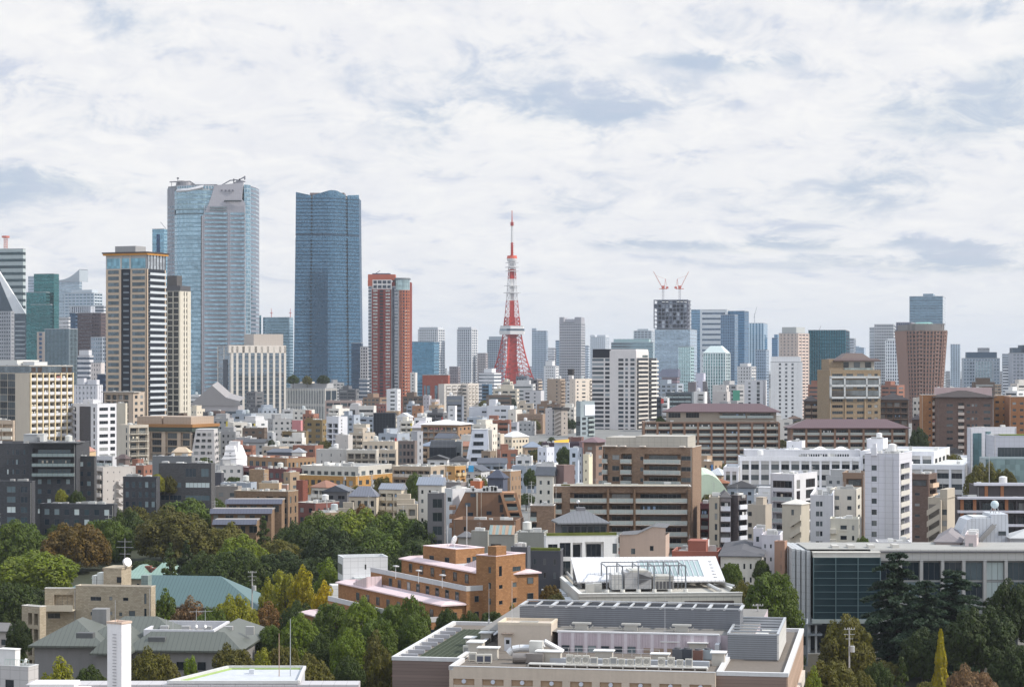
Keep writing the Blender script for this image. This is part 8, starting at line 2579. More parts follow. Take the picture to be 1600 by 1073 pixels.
 MB().box(X(40),X(560),0,4,0,H).build('wall','panel',t,(.50,.48,.50))
 m=MB()
 for i in range(12):
  x=X(206)+i*1.75
  m.bar((x,-.05,H-1.3),(x,.1,H-1.3),.5,n=14)
 m.build('round_window','wall',t,(.62,.6,.50))
 MB().box(X(53),X(122),-3,1.5,0,H+.5).box(X(122),X(143),-2,1.5,0,H-.2).build('stair_block','wall',t,(.72,.70,.70))
 zr=H+.1
 p=[(X(262),.3),(X(466),.3),(X(460),16),(X(334),16)]
 MB().prism(p,H-2,zr).build('raised_roof','roofing',t,(.50,.52,.56))
 m=MB()
 for i in range(4):
  a,b=p[i],p[(i+1)%4]
  m.bar((*a,zr+.25),(*b,zr+.25),.3)
 m.build('roof_kerb','wall',t,(.58,.58,.58))
 m=MB()
 q=[(p[0][0]+1.2,1),(p[1][0]-1.0,1),(p[2][0]-.6,15.2),(p[3][0]+.6,15.2)]
 for i in(2,3):m.bar((*q[i],zr+.1),(*q[(i+1)%4],zr+.1),.2)
 m.build('green_strip','wall',t,(.33,.44,.16))
 MB().box(X(376),X(384),10,11,zr,zr+.7).build('roof_hatch','metal',t,(.6,.62,.66))
 for px,hh,cc in((427,6.4,(.48,.34,.25)),(445,8.6,(.48,.50,.52))):
  MB().bar((X(px),8,zr),(X(px),8,zr+hh),.09,r2=.06).build('flagpole','metal',t,cc)
 foot((PX(40,d),d),0,X(560),24,H=18)
 b=Bd('house','white rendered building with roof tanks and a dish cut by the bottom left corner','house',-30,44,60,1042,345,20,col=(.52,.50,.50),wm='panel',st=3.2,tm=1.0)
 b.face('f','w 1 1 .2 .65 .52 .70')
 b.walls();b.flat((.60,.60,.60))
 b.up('penthouse',.30,.66,.3,.8,3.2,(.70,.69,.69),'wall')
 m=MB()
 for i in range(9):m.bar((b.W*.5+b.W*.5*i/8,.2,b.H),(b.W*.5+b.W*.5*i/8,.2,b.H+1.1),.04)
 m.bar((b.W*.5,.2,b.H+1.1),(b.W,.2,b.H+1.1),.05)
 m.build('railing','metal',b.root,(.5,.6,.55))
 MB().bar((b.W*.86,1.4,b.H+.6),(b.W*.83,1.2,b.H+.7),.55,n=14).build('dish','metal',b.root,(.7,.7,.7))
 quick('house','low grey gabled house at the far left edge below the trees','house',-30,18,23,985,455,14,(.46,.42,.40),'w 2 .3 .3 .7',hipped=dict(rise=1.6,col=(.26,.25,.25)))
roofs_left()
def poles():
 def pole(px,py,d,lab,h=None):
  o=thing('utility_pole',lab,'utility pole',(PX(px,d),d,0))
  H=PZ(py,d)
  MB().bar((0,0,0),(0,0,H),.2,r2=.13,n=8).build('post','wall',o,(.42,.41,.40))
  m=MB()
  for z,w in((.3,1.0),(1.2,1.0),(2.0,.7)):m.bar((-w,-.1,H-z),(w,-.1,H-z),.06)
  m.build('crossarm','metal',o,(.5,.5,.5))
  m=MB()
  for x in(-.8,-.3,.4,.9):m.cyl(x,-.1,H-.28,H+.02,.07,n=6)
  m.build('insulator','metal',o,(.6,.6,.6))
  MB().cyl(.55,-.15,H-4.4,H-3.3,.42,n=10).build('transformer','metal',o,(.55,.56,.57))
 pole(1327,980,395,'grey utility pole with a transformer in front of the dark round tree')
 pole(394,892,500,'grey utility pole at the right end of the blue-green roof')
 pole(1184,943,398,'utility pole top with crossarms beside the right plant screen')
poles()
# ================================================================ trees: tapered trunk and limbs, crown of leaf clumps spread through its volume
def leaf_quad(m,p,n,s,rg):
 n=Vector(n)
 n.normalize()
 a=n.orthogonal().normalized()
 b=n.cross(a)
 th=rg.uniform(0,6.28)
 e1=a*math.cos(th)+b*math.sin(th)
 e2=n.cross(e1)
 s2=s*rg.uniform(.6,1.0)
 p=Vector(p)
 bend=n*(s*.25)
 m.poly([tuple(p-e1*s),tuple(p-e2*s2-bend),tuple(p+e1*s),tuple(p+e2*s2-bend)])
def lobes(rg,n,rx,rz,cz,r0,r1,low=-.45,fill=.78,flat=1.0):
 L=[]
 k=0
 while len(L)<n and k<n*30:
  k+=1
  z=rg.uniform(low,1)
  a=rg.uniform(0,6.283)
  q=math.sqrt(max(0,1-z*z))
  f=fill*rg.uniform(.78,1.1)*(1+.10*math.sin(2*a+n)+.07*math.sin(5*a+z*4))
  c=(rx*f*q*math.cos(a),rx*f*q*math.sin(a),cz+rz*f*z)
  r=rg.uniform(r0,r1)
  if all(sum((u-v)**2 for u,v in zip(c,o[0]))>(.52*(r+o[1]))**2 for o in L):L.append((c,r,flat))
 return L
def foliage(rg,L,leaf,dens,name,up=0.25,jit=.75):
 m=MB()
 for i,(c,r,fl)in enumerate(L):
  near=[o for j,o in enumerate(L)if j!=i and sum((u-v)**2 for u,v in zip(c,o[0]))<(r+o[1])**2]
  n=int(dens*4*math.pi*r*r/(leaf*leaf*2))
  for _ in range(n):
   z=rg.uniform(-.75,1)
   a=rg.uniform(0,6.283)
   q=math.sqrt(1-z*z)
   d=(q*math.cos(a),q*math.sin(a),z)
   rr=r*(rg.uniform(.86,1.1)if rg.random()<.85 else rg.uniform(.5,.9))
   p=(c[0]+d[0]*rr,c[1]+d[1]*rr,c[2]+d[2]*rr*fl)
   if any(sum((u-v)**2 for u,v in zip(p,o[0]))<(o[1]*.8)**2 for o in near):continue
   nn=(d[0]+rg.gauss(0,jit*.6),d[1]+rg.gauss(0,jit*.6),d[2]+up+rg.gauss(0,jit*.5))
   leaf_quad(m,p,nn,leaf*rg.uniform(.7,1.25),rg)
 return mesh_of(m,name,'leaf')
def trunk_mesh(rg,h,r,limbs,spread,name='trunk'):
 m=MB()
 z=h*.42
 m.bar((0,0,-.2),(0,0,z),r,r2=r*.72,n=8)
 m.bar((0,0,z),(rg.uniform(-.4,.4),rg.uniform(-.4,.4),h*.85),r*.7,r2=r*.15,n=7)
 for i in range(limbs):
  a=6.283*i/limbs+rg.uniform(-.3,.3)
  z0=h*rg.uniform(.32,.55)
  e=(spread*math.cos(a),spread*math.sin(a),h*rg.uniform(.62,.85))
  mid=(e[0]*.45,e[1]*.45,z0+(e[2]-z0)*.55)
  m.bar((0,0,z0),mid,r*.45,r2=r*.28,n=6)
  m.bar(mid,e,r*.28,r2=r*.08,n=6)
 return mesh_of(m,name,'wall')
PROTO={}
def protos():
 rg=random.Random(11)
 P=PROTO
# unit trees about 14 m wide and 14 m tall
 for v in range(3):
  L=lobes(rg,120,7.0,5.4,8.2,.75,1.7,low=-.6,fill=.82)
  P['round',v]=(foliage(rg,L,.27,1.15,'crown',up=.1,jit=.55),trunk_mesh(rg,11,.45,6,4))
 for v in range(2):
  L=lobes(rg,105,7.0,5.8,8.2,.85,1.5,low=-.5)
  P['fine',v]=(foliage(rg,L,.26,1.2,'crown',up=.15,jit=.6),trunk_mesh(rg,12,.4,8,5))
 for v in range(2):  # taller, looser, gaps between the clumps
  L=lobes(rg,46,4.4,6.3,7.6,.8,1.5,low=-.9,fill=.85)+lobes(rg,12,2.4,5.2,8.4,.8,1.3,low=-.9,fill=.9)
  P['loose',v]=(foliage(rg,L,.28,1.0,'crown',up=.15,jit=.75),trunk_mesh(rg,13,.3,7,3))
 for v in range(2):  # tiered cedar
  L=[]
  m=MB()
  nt=13
  for i in range(nt):
   z=2.0+11.6*i/(nt-1)+rg.uniform(-.25,.25)
   fz=i/nt
   R_=6.8*(min(1,(1-fz)/.55)**.9)*rg.uniform(.8,1.12)+.4
   nb=7 if i<9 else 5
   a0=rg.uniform(0,6.28)
   for b in range(nb):
    a=a0+6.283*b/nb+rg.uniform(-.25,.25)
    rl=R_*rg.uniform(.5,1.15)
    n=int(70+75*rl)
    dz=rg.uniform(-.45,.45)
    for _ in range(n):
     f=rg.random()**.75
     w=.25+.85*math.sin(min(1,f*1.1)*2.6)*rl*.2
     s=rg.uniform(-1,1)*w
     x,y=f*rl,s
     zz=z+dz+.14*rl*f-.13*rl*f*f*1.6+rg.gauss(0,.07)-abs(s)*.12
     p=(x*math.cos(a)-y*math.sin(a),x*math.sin(a)+y*math.cos(a),zz)
     leaf_quad(m,p,(rg.gauss(0,.35),rg.gauss(0,.35),1),rg.uniform(.22,.36),rg)
  tm=MB().bar((0,0,-.2),(0,0,14.2),.42,r2=.05,n=8)
  for i in range(40):
   z=rg.uniform(2.2,12)
   a=rg.uniform(0,6.28)
   rl=6.0*(1-((z-2.2)/11.3)**1.15)
   tm.bar((0,0,z),(rl*.8*math.cos(a),rl*.8*math.sin(a),z+.1),.1,r2=.03)
  P['cedar',v]=(mesh_of(m,'crown','leaf'),mesh_of(tm,'trunk','wall'))
 m=MB()  # narrow cone of upright sprays
 for _ in range(6200):
  f=rg.random()**.8
  z=.6+13.2*f
  rr=(2.15*(1-f)**.8*(1+.14*math.sin(9*f*3))+.12)*rg.uniform(.8,1.08)
  a=rg.uniform(0,6.283)
  rr*=1+.13*math.sin(a*7+z*.5)
  leaf_quad(m,(rr*math.cos(a),rr*math.sin(a),z),(math.cos(a)+rg.gauss(0,.5),math.sin(a)+rg.gauss(0,.5),.25+rg.gauss(0,.4)),rg.uniform(.14,.27),rg)
 P['cone',0]=(mesh_of(m,'crown','leaf'),mesh_of(MB().bar((0,0,-.2),(0,0,13),.25,r2=.04,n=7),'trunk','wall'))
 L=lobes(rg,34,3.0,6.6,7.2,.7,1.25,low=-.95,fill=.8)
 L=[((c[0]*max(.25,1-(c[2]-3)/12),c[1]*max(.25,1-(c[2]-3)/12),c[2]),r*max(.5,1-(c[2]-3)/16),.7)for c,r,_ in L]
 P['conifer',0]=(foliage(rg,L,.26,1.2,'crown',jit=1.1),mesh_of(MB().bar((0,0,-.2),(0,0,13.4),.3,r2=.05,n=7),'trunk','wall'))
protos()
HT={'round':14.6,'fine':14.8,'loose':14.6,'cedar':14.4,'cone':13.9,'conifer':14.2}
WD={'round':15.2,'fine':14.6,'loose':9.8,'cedar':13.6,'cone':4.7,'conifer':6.6}
C=dict(lg=(.170,.215,.024),gr=(.098,.140,.021),dg=(.058,.084,.017),vd=(.040,.060,.015),ol=(.135,.125,.024),br=(.140,.092,.020),ob=(.112,.104,.022),
ye=(.52,.39,.022),yg=(.26,.26,.024),ce=(.042,.072,.040),rd=(.19,.105,.032),cy=(.35,.30,.018),pk=(.23,.145,.075),bg=(.145,.200,.022))
TR=random.Random(21)
def tree(kind,px,top,wpx,d,col,label,name=None,group=None,h=None,base=0):
 """crown centre and top in photo px, crown width in px"""
 H=PZ(top,d)-base if h is None else h
 vs_=[k[1]for k in PROTO if k[0]==kind]
 cr,tk=PROTO[kind,TR.choice(vs_)]
 nm=name or{'round':'broadleaf_tree','fine':'broadleaf_tree','loose':'broadleaf_tree','cedar':'cedar_tree','cone':'cypress_tree','conifer':'conifer_tree'}[kind]
 o=thing(nm,label,'tree',(PX(px,d),d,base),TR.uniform(0,6.28),group)
 w=wpx/F*d/WD[kind]
 a=H/HT[kind]
 zc=0
 if kind in('round','fine')and a>w*1.75:  # tall trunk below a crown of natural height
  zc=H-w*1.7*HT[kind]
  a=w*1.7
 c=add('crown',cr,o,C[col]if isinstance(col,str)else col,(0,0,zc))
 c.scale=(w*TR.uniform(.96,1.06),w,a)
 t=add('trunk',tk,o,(.085,.065,.05),(0,0,0))
 t.scale=(w,w,(zc+a*HT[kind]*.95)/14.0)
 THINGS.append((label,PX(px,d),d,H))
 TREES.append((px,top,wpx,d,H))
 return o
TREES=[]
G='trees of the park'
for a in[
# kind, x, top, width, distance, colour, label
('round',18,905,90,500,'dg','shadowy tree low at the left edge under the big bright green one'),
('round',70,915,84,505,'vd','shadowy tree just left of the tan villa balcony wing'),
('round',58,858,136,580,'lg','big bright green round tree at the left edge above the villa flats'),
('fine',120,812,112,625,'br','rust-brown round tree right of the big bright green one'),
('round',30,813,96,640,'gr','green tree at the left edge left of the rust-brown tree'),
('round',166,806,84,648,'gr','green tree squeezed right behind the rust-brown tree'),
('round',192,792,80,672,'dg','darker green tree before the charcoal middle block'),
('fine',272,789,140,640,'ob','largest olive-rust tree before the charcoal ribbon-window block'),
('fine',212,782,70,690,'ol','olive tree whose top touches the charcoal middle block'),
('round',290,780,110,678,'gr','broad green tree behind the largest olive-rust one'),
('conifer',265,838,46,575,'dg','dark conifer standing before the olive-rust tree, left of two'),
('conifer',292,834,50,580,'vd','dark conifer standing before the olive-rust tree, right of two'),
('fine',352,815,84,640,'ol','olive tree right of the largest olive-rust tree'),
('round',376,836,86,590,'lg','bright green tree above the blue-green ribbed roof'),
('fine',436,838,104,600,'ol','olive-green spreading tree left of the great green mound'),
('round',372,858,96,560,'dg','dark low tree below the bright green one'),
('round',440,862,110,565,'vd','deep shadowy tree behind the yellow ginkgo trees'),
('round',320,862,70,570,'dg','dark tree behind the right end of the verdigris roof'),
('round',232,872,90,612,'vd','shadowy tree between rust-brown tree and verdigris roof'),
('round',505,800,100,650,'gr','left shoulder tree of the great green mound'),
('round',560,792,120,655,'lg','highest light green tree of the great green mound'),
('round',618,797,110,640,'gr','light olive-green tree right of the mound top'),
('round',660,808,84,625,'dg','dark tree at the right end of the great green mound'),
('fine',566,785,66,690,'rd','rusty autumn tree peeping over the great green mound'),
('round',516,824,112,595,'vd','dark tree in front of the mound, left of centre'),
('round',588,826,118,600,'gr','bright-topped tree in front of the mound centre'),
('round',652,838,92,590,'dg','dark tree in front of the mound at right'),
('round',464,812,80,640,'dg','small dark tree joining the mound and the brown terraces'),
('round',556,856,120,565,'vd','black-green tree right behind the white box house'),
('round',490,866,80,560,'vd','black-green tree left of the white box house'),
('round',630,862,90,570,'dg','dark tree right behind the white box house'),
('conifer',412,796,44,650,'dg','blue-green pine before the brown terraces'),
('conifer',14,798,36,668,'dg','pine at the far left edge above the green trees'),
('conifer',155,782,30,700,'dg','slender dark pine left of the charcoal entrance block'),
('conifer',108,796,34,690,'vd','small dark pine before the lower charcoal wing'),
('loose',258,921,46,470,'gr','green tree at the left foot of the blue-green roof'),
('loose',296,932,54,462,'pk','salmon autumn tree before the blue-green roof'),
('round',366,926,80,455,'yg','yellow-green tree before the right end of the blue-green roof'),
('round',330,946,70,450,'gr','green bushy tree left below the yellow-green one'),
('loose',446,886,50,505,'yg','tall yellow-green ginkgo, left of the yellow pair'),
('loose',472,884,44,500,'cy','golden ginkgo between the yellow-green and the bright yellow one'),
('loose',506,908,38,485,'ye','bright yellow ginkgo left of the orange terraces'),
('loose',418,903,36,512,'yg','small light tree at the right tip of the blue-green roof'),
('loose',514,872,50,532,'bg','fresh green tree left of the white box house'),
('loose',420,940,56,480,'rd','reddish thin tree below the ginkgo trees'),
('round',466,936,66,470,'dg','dark shrubby tree below the ginkgo trees'),
('round',468,955,72,425,'bg','fresh green round tree right of the grey-green roofs'),
('round',424,972,56,428,'gr','green tree touching the end of the grey-green roofs'),
('round',520,936,70,448,'gr','green tree left below the orange terraces'),
('round',566,930,78,440,'bg','vivid green tree before the lowest orange terrace'),
('round',616,938,74,428,'gr','green tree before the middle of the orange terraces'),
('loose',648,924,56,420,'gr','leafy light tree rising against the orange end wall'),
('round',590,960,84,408,'gr','broad green tree left of the institute roof edge'),
('round',546,978,70,404,'bg','fresh green tree right of the round one, above the red bush'),
('loose',588,986,52,392,'ob','olive-rust tree before the broad green one'),
('round',648,958,66,412,'gr','green tree touching the left edge of the institute roof'),
('round',545,1022,60,372,'dg','dark tree in the bottom centre left of the brown wing'),
('loose',596,1012,46,374,'ol','half bare brownish tree against the brown wing'),
('round',500,990,56,410,'dg','dark filler tree between the two fresh green trees'),
('round',442,1004,66,385,'ol','olive tree left of the flagpoles'),
('round',482,1018,88,362,'ol','olive-green round tree right of the two flagpoles'),
('round',414,1014,60,385,'yg','yellow-green shrub tree left of the flagpoles'),
('fine',243,1009,82,372,'ol','brown-olive bush tree right of the white square tower'),
('loose',298,1019,42,368,'bg','bright green small tree before the grey-green roofs'),
('fine',366,1003,76,372,'ob','brown tree before the right end of the grey-green roofs'),
('loose',92,1028,70,366,'yg','yellow-green bush before the left grey-green roof'),
('round',140,1040,56,360,'dg','dark bush left of the white square tower'),
('round',22,1000,40,440,'dg','dark shrub at the left edge below the grey gabled house'),
('round',30,968,44,440,'vd','black-green shrub left of the tan lowest wing'),
('round',1206,886,98,452,'gr','big round green tree left of the glass cube office'),
('round',1142,876,38,480,'gr','small round green tree right of the white sloping roof'),
('round',1160,904,46,462,'ol','rusty green tree between the two round green trees'),
('round',1190,872,30,500,'dg','small dark tree top behind the big round green tree'),
('cedar',1402,855,124,452,'ce','tall tiered cedar before the glass cube'),
('cedar',1446,900,112,436,'ce','shorter tiered cedar standing between the two taller cedars'),
('cedar',1490,884,150,448,'ce','broad tiered cedar before the long office windows'),
('round',1580,906,84,445,'vd','dark tree at the right edge beside the broad cedar'),
('round',1324,961,98,412,'ol','dark olive round tree under the glass cube'),
('round',1534,944,124,420,'vd','large dark tree below the broad cedar'),
('round',1588,1006,90,388,'vd','dark round tree in the bottom right corner'),
('round',1442,982,86,425,'vd','dark tree between the two cedars, below them'),
('cone',1470,982,40,372,'cy','yellow-green pointed cypress at bottom right'),
('fine',1300,1026,96,372,'ol','olive autumn bush tree right of the institute corner'),
('loose',1272,1042,40,360,'lg','pale green willowy tree at the institute corner'),
('round',1372,1032,52,390,'dg','clipped dark pine bush beside the paved court'),
('conifer',1410,1015,44,378,'dg','blue-green young conifer left of the yellow cypress'),
('fine',1522,1037,90,362,'pk','salmon-brown autumn tree right of the yellow cypress'),
('fine',1448,1060,60,350,'ol','low olive shrub at the foot of the yellow cypress'),
('round',1345,1046,50,374,'ol','low olive bush left of the clipped pine'),
('round',1240,1010,40,400,'vd','dark shrub in the gap right of the institute'),
('round',700,948,46,418,'dg','dark shrub below the orange end wall, left of three'),
('round',735,955,50,415,'dg','dark shrub below the orange end wall, middle of three'),
('round',770,951,50,420,'dg','dark shrub below the orange end wall, right of three'),
('loose',798,944,40,432,'gr','green sapling between orange block and museum'),
('fine',860,911,36,460,'br','rusty hedge tree on the planted strip of the museum, rear one',12),
('fine',868,925,34,452,'ob','rusty hedge tree on the planted strip of the museum, front one',12),
('round',1540,720,66,730,'ol','round olive-green tree before the silver college'),
('round',1572,731,40,725,'ob','small brownish tree right of the round olive-green one'),
('round',1350,838,36,535,'gr','green tree at the foot of the white balcony tower'),
('round',1560,846,60,508,'ol','roof garden bush before the silver radar building'),
('round',650,739,38,790,'gr','green tree before the middle ochre terrace wing'),
('fine',597,741,44,800,'ob','brown-green tree before the left ochre terrace end'),
('round',882,696,28,880,'dg','dark green tree before the white sunlit cubic house'),
('round',828,732,24,790,'dg','dark bush left of the white terrace house'),
('round',364,742,30,800,'dg','dark tree beside the charcoal cube house'),
('conifer',634,655,22,1230,'dg','tall dark conifer right of the farther netted building, left one'),
('conifer',645,660,18,1210,'dg','tall dark conifer right of the farther netted building, right one'),
('conifer',580,662,14,1220,'dg','dark small conifer left of the farther netted building'),
('round',436,672,22,1180,'gr','small green tree left of the olive brown wing'),
('round',374,650,26,1500,'dg','dark tree below the grey sloping hall'),
('round',757,623,30,1750,'ol','olive tree mound right of the light grey balcony block'),
('round',776,626,22,1740,'dg','dark tree mound left of the dark twin towers'),
('round',797,620,30,1760,'vd','black-green tree hill below the lattice tower'),
('round',1252,688,30,960,'dg','dark tree between the maroon roofs')if False else('round',1436,668,36,940,'vd','dark tree in the gap left of the orange brick wing'),
('round',1175,715,14,860,'gr','tiny green tree top left above the long white school'),
('round',1490,706,40,860,'ol','olive hedge tree behind the lower right school range'),
('round',1032,649,24,1010,'dg','roof garden shrub left of the maroon roof'),
('round',862,681,22,1300,'dg','olive bush at the foot of the zigzag stair tower'),
('round',246,738,28,700,'yg','yellow-green roof garden tree on the charcoal middle block',20),
('round',265,742,26,702,'ob','brownish roof garden shrub on the charcoal middle block',20),
('round',120,766,26,680,'dg','dark terrace bush on the charcoal entrance block, right one',16),
('round',96,764,22,680,'yg','yellow-green terrace bush on the charcoal entrance block, left one',16),
('round',1594,655,34,1050,'ob','autumn tree at right edge above the silver wing'),
]:
 kind,px,top,w,d,col,lab=a[:7]
 tree(kind,px,top,w,d,col,lab,group=G if top>770 else None,base=a[7]if len(a)>7 else 0)
# trees on the roof of the low hotel wing
for i,(px,w)in enumerate(((458,22),(480,16),(505,24))):
 tree('round',px,585+i%2*2,w,1960,('dg','ol','vd')[i],'roof garden tree on the low hotel wing, '+('left','middle','right')[i]+' of three',base=PZ(606,1960))
for y0,y1 in((330,520),(520.02,600),(600.02,700)):
 m=MB()
 m.poly([(-190,y0,ground(y0)+.03),(-20 if y0>500 else 62,y0,ground(y0)+.03),(-20 if y0>500 else 62,y1,ground(y1)+.03),(-190,y1,ground(y1)+.03)])
 struct(m.build('park_ground','ground',None,(.045,.05,.03)))
plane('park_ground',[(62.02,330),(190,330),(190,490),(62.02,490)],.004,'ground',(.055,.05,.04))
plane('paved_court',[(62,372),(84,372),(88,420),(62,424)],.008,'ground',(.22,.18,.165))
# dark bushes under the trees
ub=0
while ub<60:
 left=ub<44
 X,Y=(TR.uniform(-115,-12),TR.uniform(395,600))if left else(TR.uniform(64,118),TR.uniform(372,470))
 ub+=1
 inside=False
 for f in FOOT:
  pl=f[0]if isinstance(f,tuple)else f
  xs,ys=[p[0]for p in pl],[p[1]for p in pl]
  if min(xs)-3<X<max(xs)+3 and min(ys)-3<Y<max(ys)+3:inside=True
 if inside:continue
 h=TR.uniform(4.5,8)
 tree('round',CX+F*X/Y,0,TR.uniform(6,10)*F/Y,Y,TR.choice(('vd','dg','ol','dg')),'dark bush in the shade beneath the larger park trees','bush','dark bushes under the park trees',h=h+ground(Y))
# ================================================================ the sea of small houses and middling blocks between the larger buildings
def fill():
 rg=random.Random(33)
 NX,NY=400,200  # coarse picture of what is already hidden, 4 x 4 photo px a cell, from y = 560 down
 zb=np.full((NX,NY),1e9)
 def mark(pts,H,d):
  xs=[CX+F*p[0]/max(p[1],1)for p in pts]
  i0,i1=max(0,int(min(xs)/4)),min(NX,int(max(xs)/4)+1)
  j0=max(0,int((HZ+(CH-H)*F/d-560)/4))
  j1=min(NY,int((HZ+(CH-ground(d))*F/d-560)/4)+1)
  if i1>i0 and j1>j0:zb[i0:i1,j0:j1]=np.minimum(zb[i0:i1,j0:j1],d)
 polys=[]
 for f in FOOT:
  pl,H=f if isinstance(f,tuple)else(f,60)
  d=min(p[1]for p in pl)
  mark(pl,H or 12,d)
  polys.append((pl,d))
 for px,top,w,d,H in TREES:
  mark([(PX(px-w*.35,d),d),(PX(px+w*.35,d),d)],H*.85,d)
 def seen(x0,x1,y0,y1,d):
  i0,i1=max(0,int(x0/4)),min(NX,int(x1/4)+1)
  j0,j1=max(0,int((y0-560)/4)),min(NY,int((y1-560)/4)+1)
  if i1<=i0 or j1<=j0:return 0
  return float(np.mean(zb[i0:i1,j0:j1]>d))
 PROT=[(508,545,690,1080),(583,617,678,1300),(668,714,718,930),(726,778,722,930),(462,612,760,835),(612,730,757,850),(494,660,725,950),(297,340,714,1040),(345,384,722,960),(385,493,744,870),
 (658,736,685,1150),(733,816,651,1500),(440,512,689,1130),(783,828,701,1120),(808,888,690,1415),(900,930,680,1380),(113,183,711,1010),(183,233,727,930),(212,338,711,1050),(330,470,830,660),(535,656,800,712),
 (685,748,634,1780),(925,1027,690,1550),(1005,1218,721,1000),(1236,1417,694,950),(1130,1525,762,790),(762,815,764,690),(838,912,750,700),(855,884,634,1850),(890,928,626,1780),(660,703,618,1900),(603,626,644,1600),
 (1204,1257,654,1700),(1257,1425,655,1100),(1441,1600,700,980),(162,300,644,1120),(340,526,640,1950),(299,380,636,1800),(574,643,620,2150),(806,850,630,1750),(1040,1105,634,1440),(0,115,690,1000),(1417,1484,606,1850),
 (240,336,800,700),(0,185,800,660),(456,568,640,2400),(652,735,756,690),(1152,1200,634,1700),(765,836,592,3300)]
 def guarded(x0,x1,top,d):
  return any(x1>a+3 and x0<b-3 and top<y-3 and d<q for a,b,y,q in PROT)
 def free(P,W,D):
  x0,x1,y0,y1=P[0]-1,P[0]+W+1,P[1]-1,P[1]+D+1
  for pl,d in polys:
   if d>y1+90 or d<y0-90:continue
   xs,ys=[p[0]for p in pl],[p[1]for p in pl]
   if min(xs)<x1 and max(xs)>x0 and min(ys)<y1 and max(ys)>y0:return False
  return True
 LM=[(58,640,'gridded beige block'),(165,690,'slate and white block'),(208,700,'cream balcony block'),(275,690,'dark podium'),(318,700,'leaning grey block'),(365,705,'white bell house'),
 (340,620,'grey sloping hall'),(400,590,'stone hotel'),(487,625,'low hotel wing'),(490,690,'olive brown block'),(526,670,'white loggia tower'),(600,660,'far netted building'),(690,705,'near netted building'),
 (615,625,'white red-sign slab'),(560,710,'long beige balcony building'),(640,705,'teal-windowed block'),(697,680,'white-railed brown building'),(750,700,'leaning white building'),(805,690,'curved-roof school'),(830,665,'stepping brown tower'),
 (870,665,'zigzag stair tower'),(915,655,'white sign office'),(775,640,'long white building'),(715,625,'light grey balcony block'),(680,610,'red-brown slot office'),(607,560,'red brick tower'),(800,600,'lattice tower'),
 (975,620,'black-boxed white tower'),(1060,625,'green glazed office'),(1120,580,'gabled green tower'),(1180,610,'white strip-window block'),(1230,610,'square-windowed white tower'),(1120,635,'higher maroon roof'),(1320,660,'lower maroon roof'),
 (1325,600,'tan pavilion building'),(1451,580,'flaring tower'),(1500,640,'hip-roofed brown block'),(1295,560,'dark teal tower'),(1400,570,'white grid tower'),(1535,580,'wide blue-grey block'),(1290,720,'long white school'),
 (1390,780,'white balcony tower'),(1020,720,'big brown balcony building'),(960,800,'lower brown block'),(880,740,'mauve-brown cube'),(755,800,'leaning brown block'),(535,745,'ochre left terrace'),(650,745,'middle terrace wing'),(420,730,'brown terraced building'),
 (590,780,'cream stepped apartments'),(85,740,'charcoal planted balconies'),(295,760,'charcoal ribbon-window block'),(400,790,'brown slate terraces'),(1550,780,'dark slab-edged building'),(1165,800,'zigzag charcoal flats'),(770,745,'tan two-window cube'),(900,700,'blue-white cube house'),
 (130,570,'teal stepped tower'),(1160,530,'dark blue towers'),(893,540,'notched grey tower'),(730,560,'slim grey tower')]
 def where(px,py,k):
  L=sorted(LM,key=lambda q:abs(q[0]-px)+1.3*abs(q[1]-py))[k]
  dx,dy=px-L[0],py-L[1]
  h='left' if dx<-9 else 'right' if dx>9 else ''
  v='below' if dy>14 else 'above' if dy<-14 else ''
  r=('%s of and %s'%(h,v))if h and v else(h+' of')if h else v or 'touching'
  return r+' the '+L[2]
 pal=[('white',(.74,.74,.76)),('off-white',(.68,.65,.60)),('cream',(.60,.54,.45)),('pale grey',(.55,.55,.56)),('grey',(.36,.36,.37)),('beige',(.52,.45,.37)),('brown',(.23,.155,.11)),
 ('tan',(.40,.29,.20)),('brick',(.28,.13,.09)),('dark grey',(.13,.13,.14)),('blue-grey',(.34,.38,.44)),('grey',(.42,.42,.43)),('dark brown',(.13,.095,.075)),('white',(.76,.76,.77)),('ivory',(.64,.61,.55)),('off-white',(.70,.67,.63))]
 rcol=[('slate',(.10,.11,.135)),('grey',(.25,.255,.27)),('dark brown',(.11,.075,.06)),('pale metal',(.55,.57,.60)),('blue-grey',(.22,.26,.33)),('black',(.05,.05,.055)),('rust',(.27,.12,.07))]
 cand=[]
 for d in[660+17*i for i in range(50)]+[1520+34*i for i in range(46)]:
  px=-20+rg.uniform(0,20)
  while px<1620:
   cand+=[(d+rg.uniform(-6,6),px+rg.uniform(-8,8))for _ in range(3)]
   px+=(13.5 if d<1500 else 19)*F/d*rg.uniform(1.0,1.5)
 n=0
 for d,px in cand:
  if n>=285:break
  far=d>1700
  if far:H,W,D=rg.choice((12,15,18,22,26,31,36))*rg.uniform(.9,1.1),rg.uniform(11,24),rg.uniform(10,18)
  elif d>1050:H,W,D=rg.choice((7,8,9.5,11,13,16))*rg.uniform(.9,1.1),rg.uniform(8,16),rg.uniform(8,13)
  else:H,W,D=rg.choice((6.5,7,8,9.5,11))*rg.uniform(.9,1.1),rg.uniform(7.5,13),rg.uniform(7,10)
  g=ground(d)
  H+=g
  top=HZ+(CH-H)*F/d
  x1=px+W*F/d
  need=(.45 if d<1500 else .4)
  if px<480 and top>765:continue
  if top<596 or seen(px,x1,top,top+max(8,min(18,H*F/d)),d)<need or guarded(px,x1,top,d):continue
  P=(PX(px,d),d)
  if not free(P,W,D):continue
  cn,cc=rg.choice(pal)
  j=rg.uniform(.9,1.08)
  cc=tuple(min(.8,c*j)for c in cc)
  st=max(2,int((H-g)/3.1))
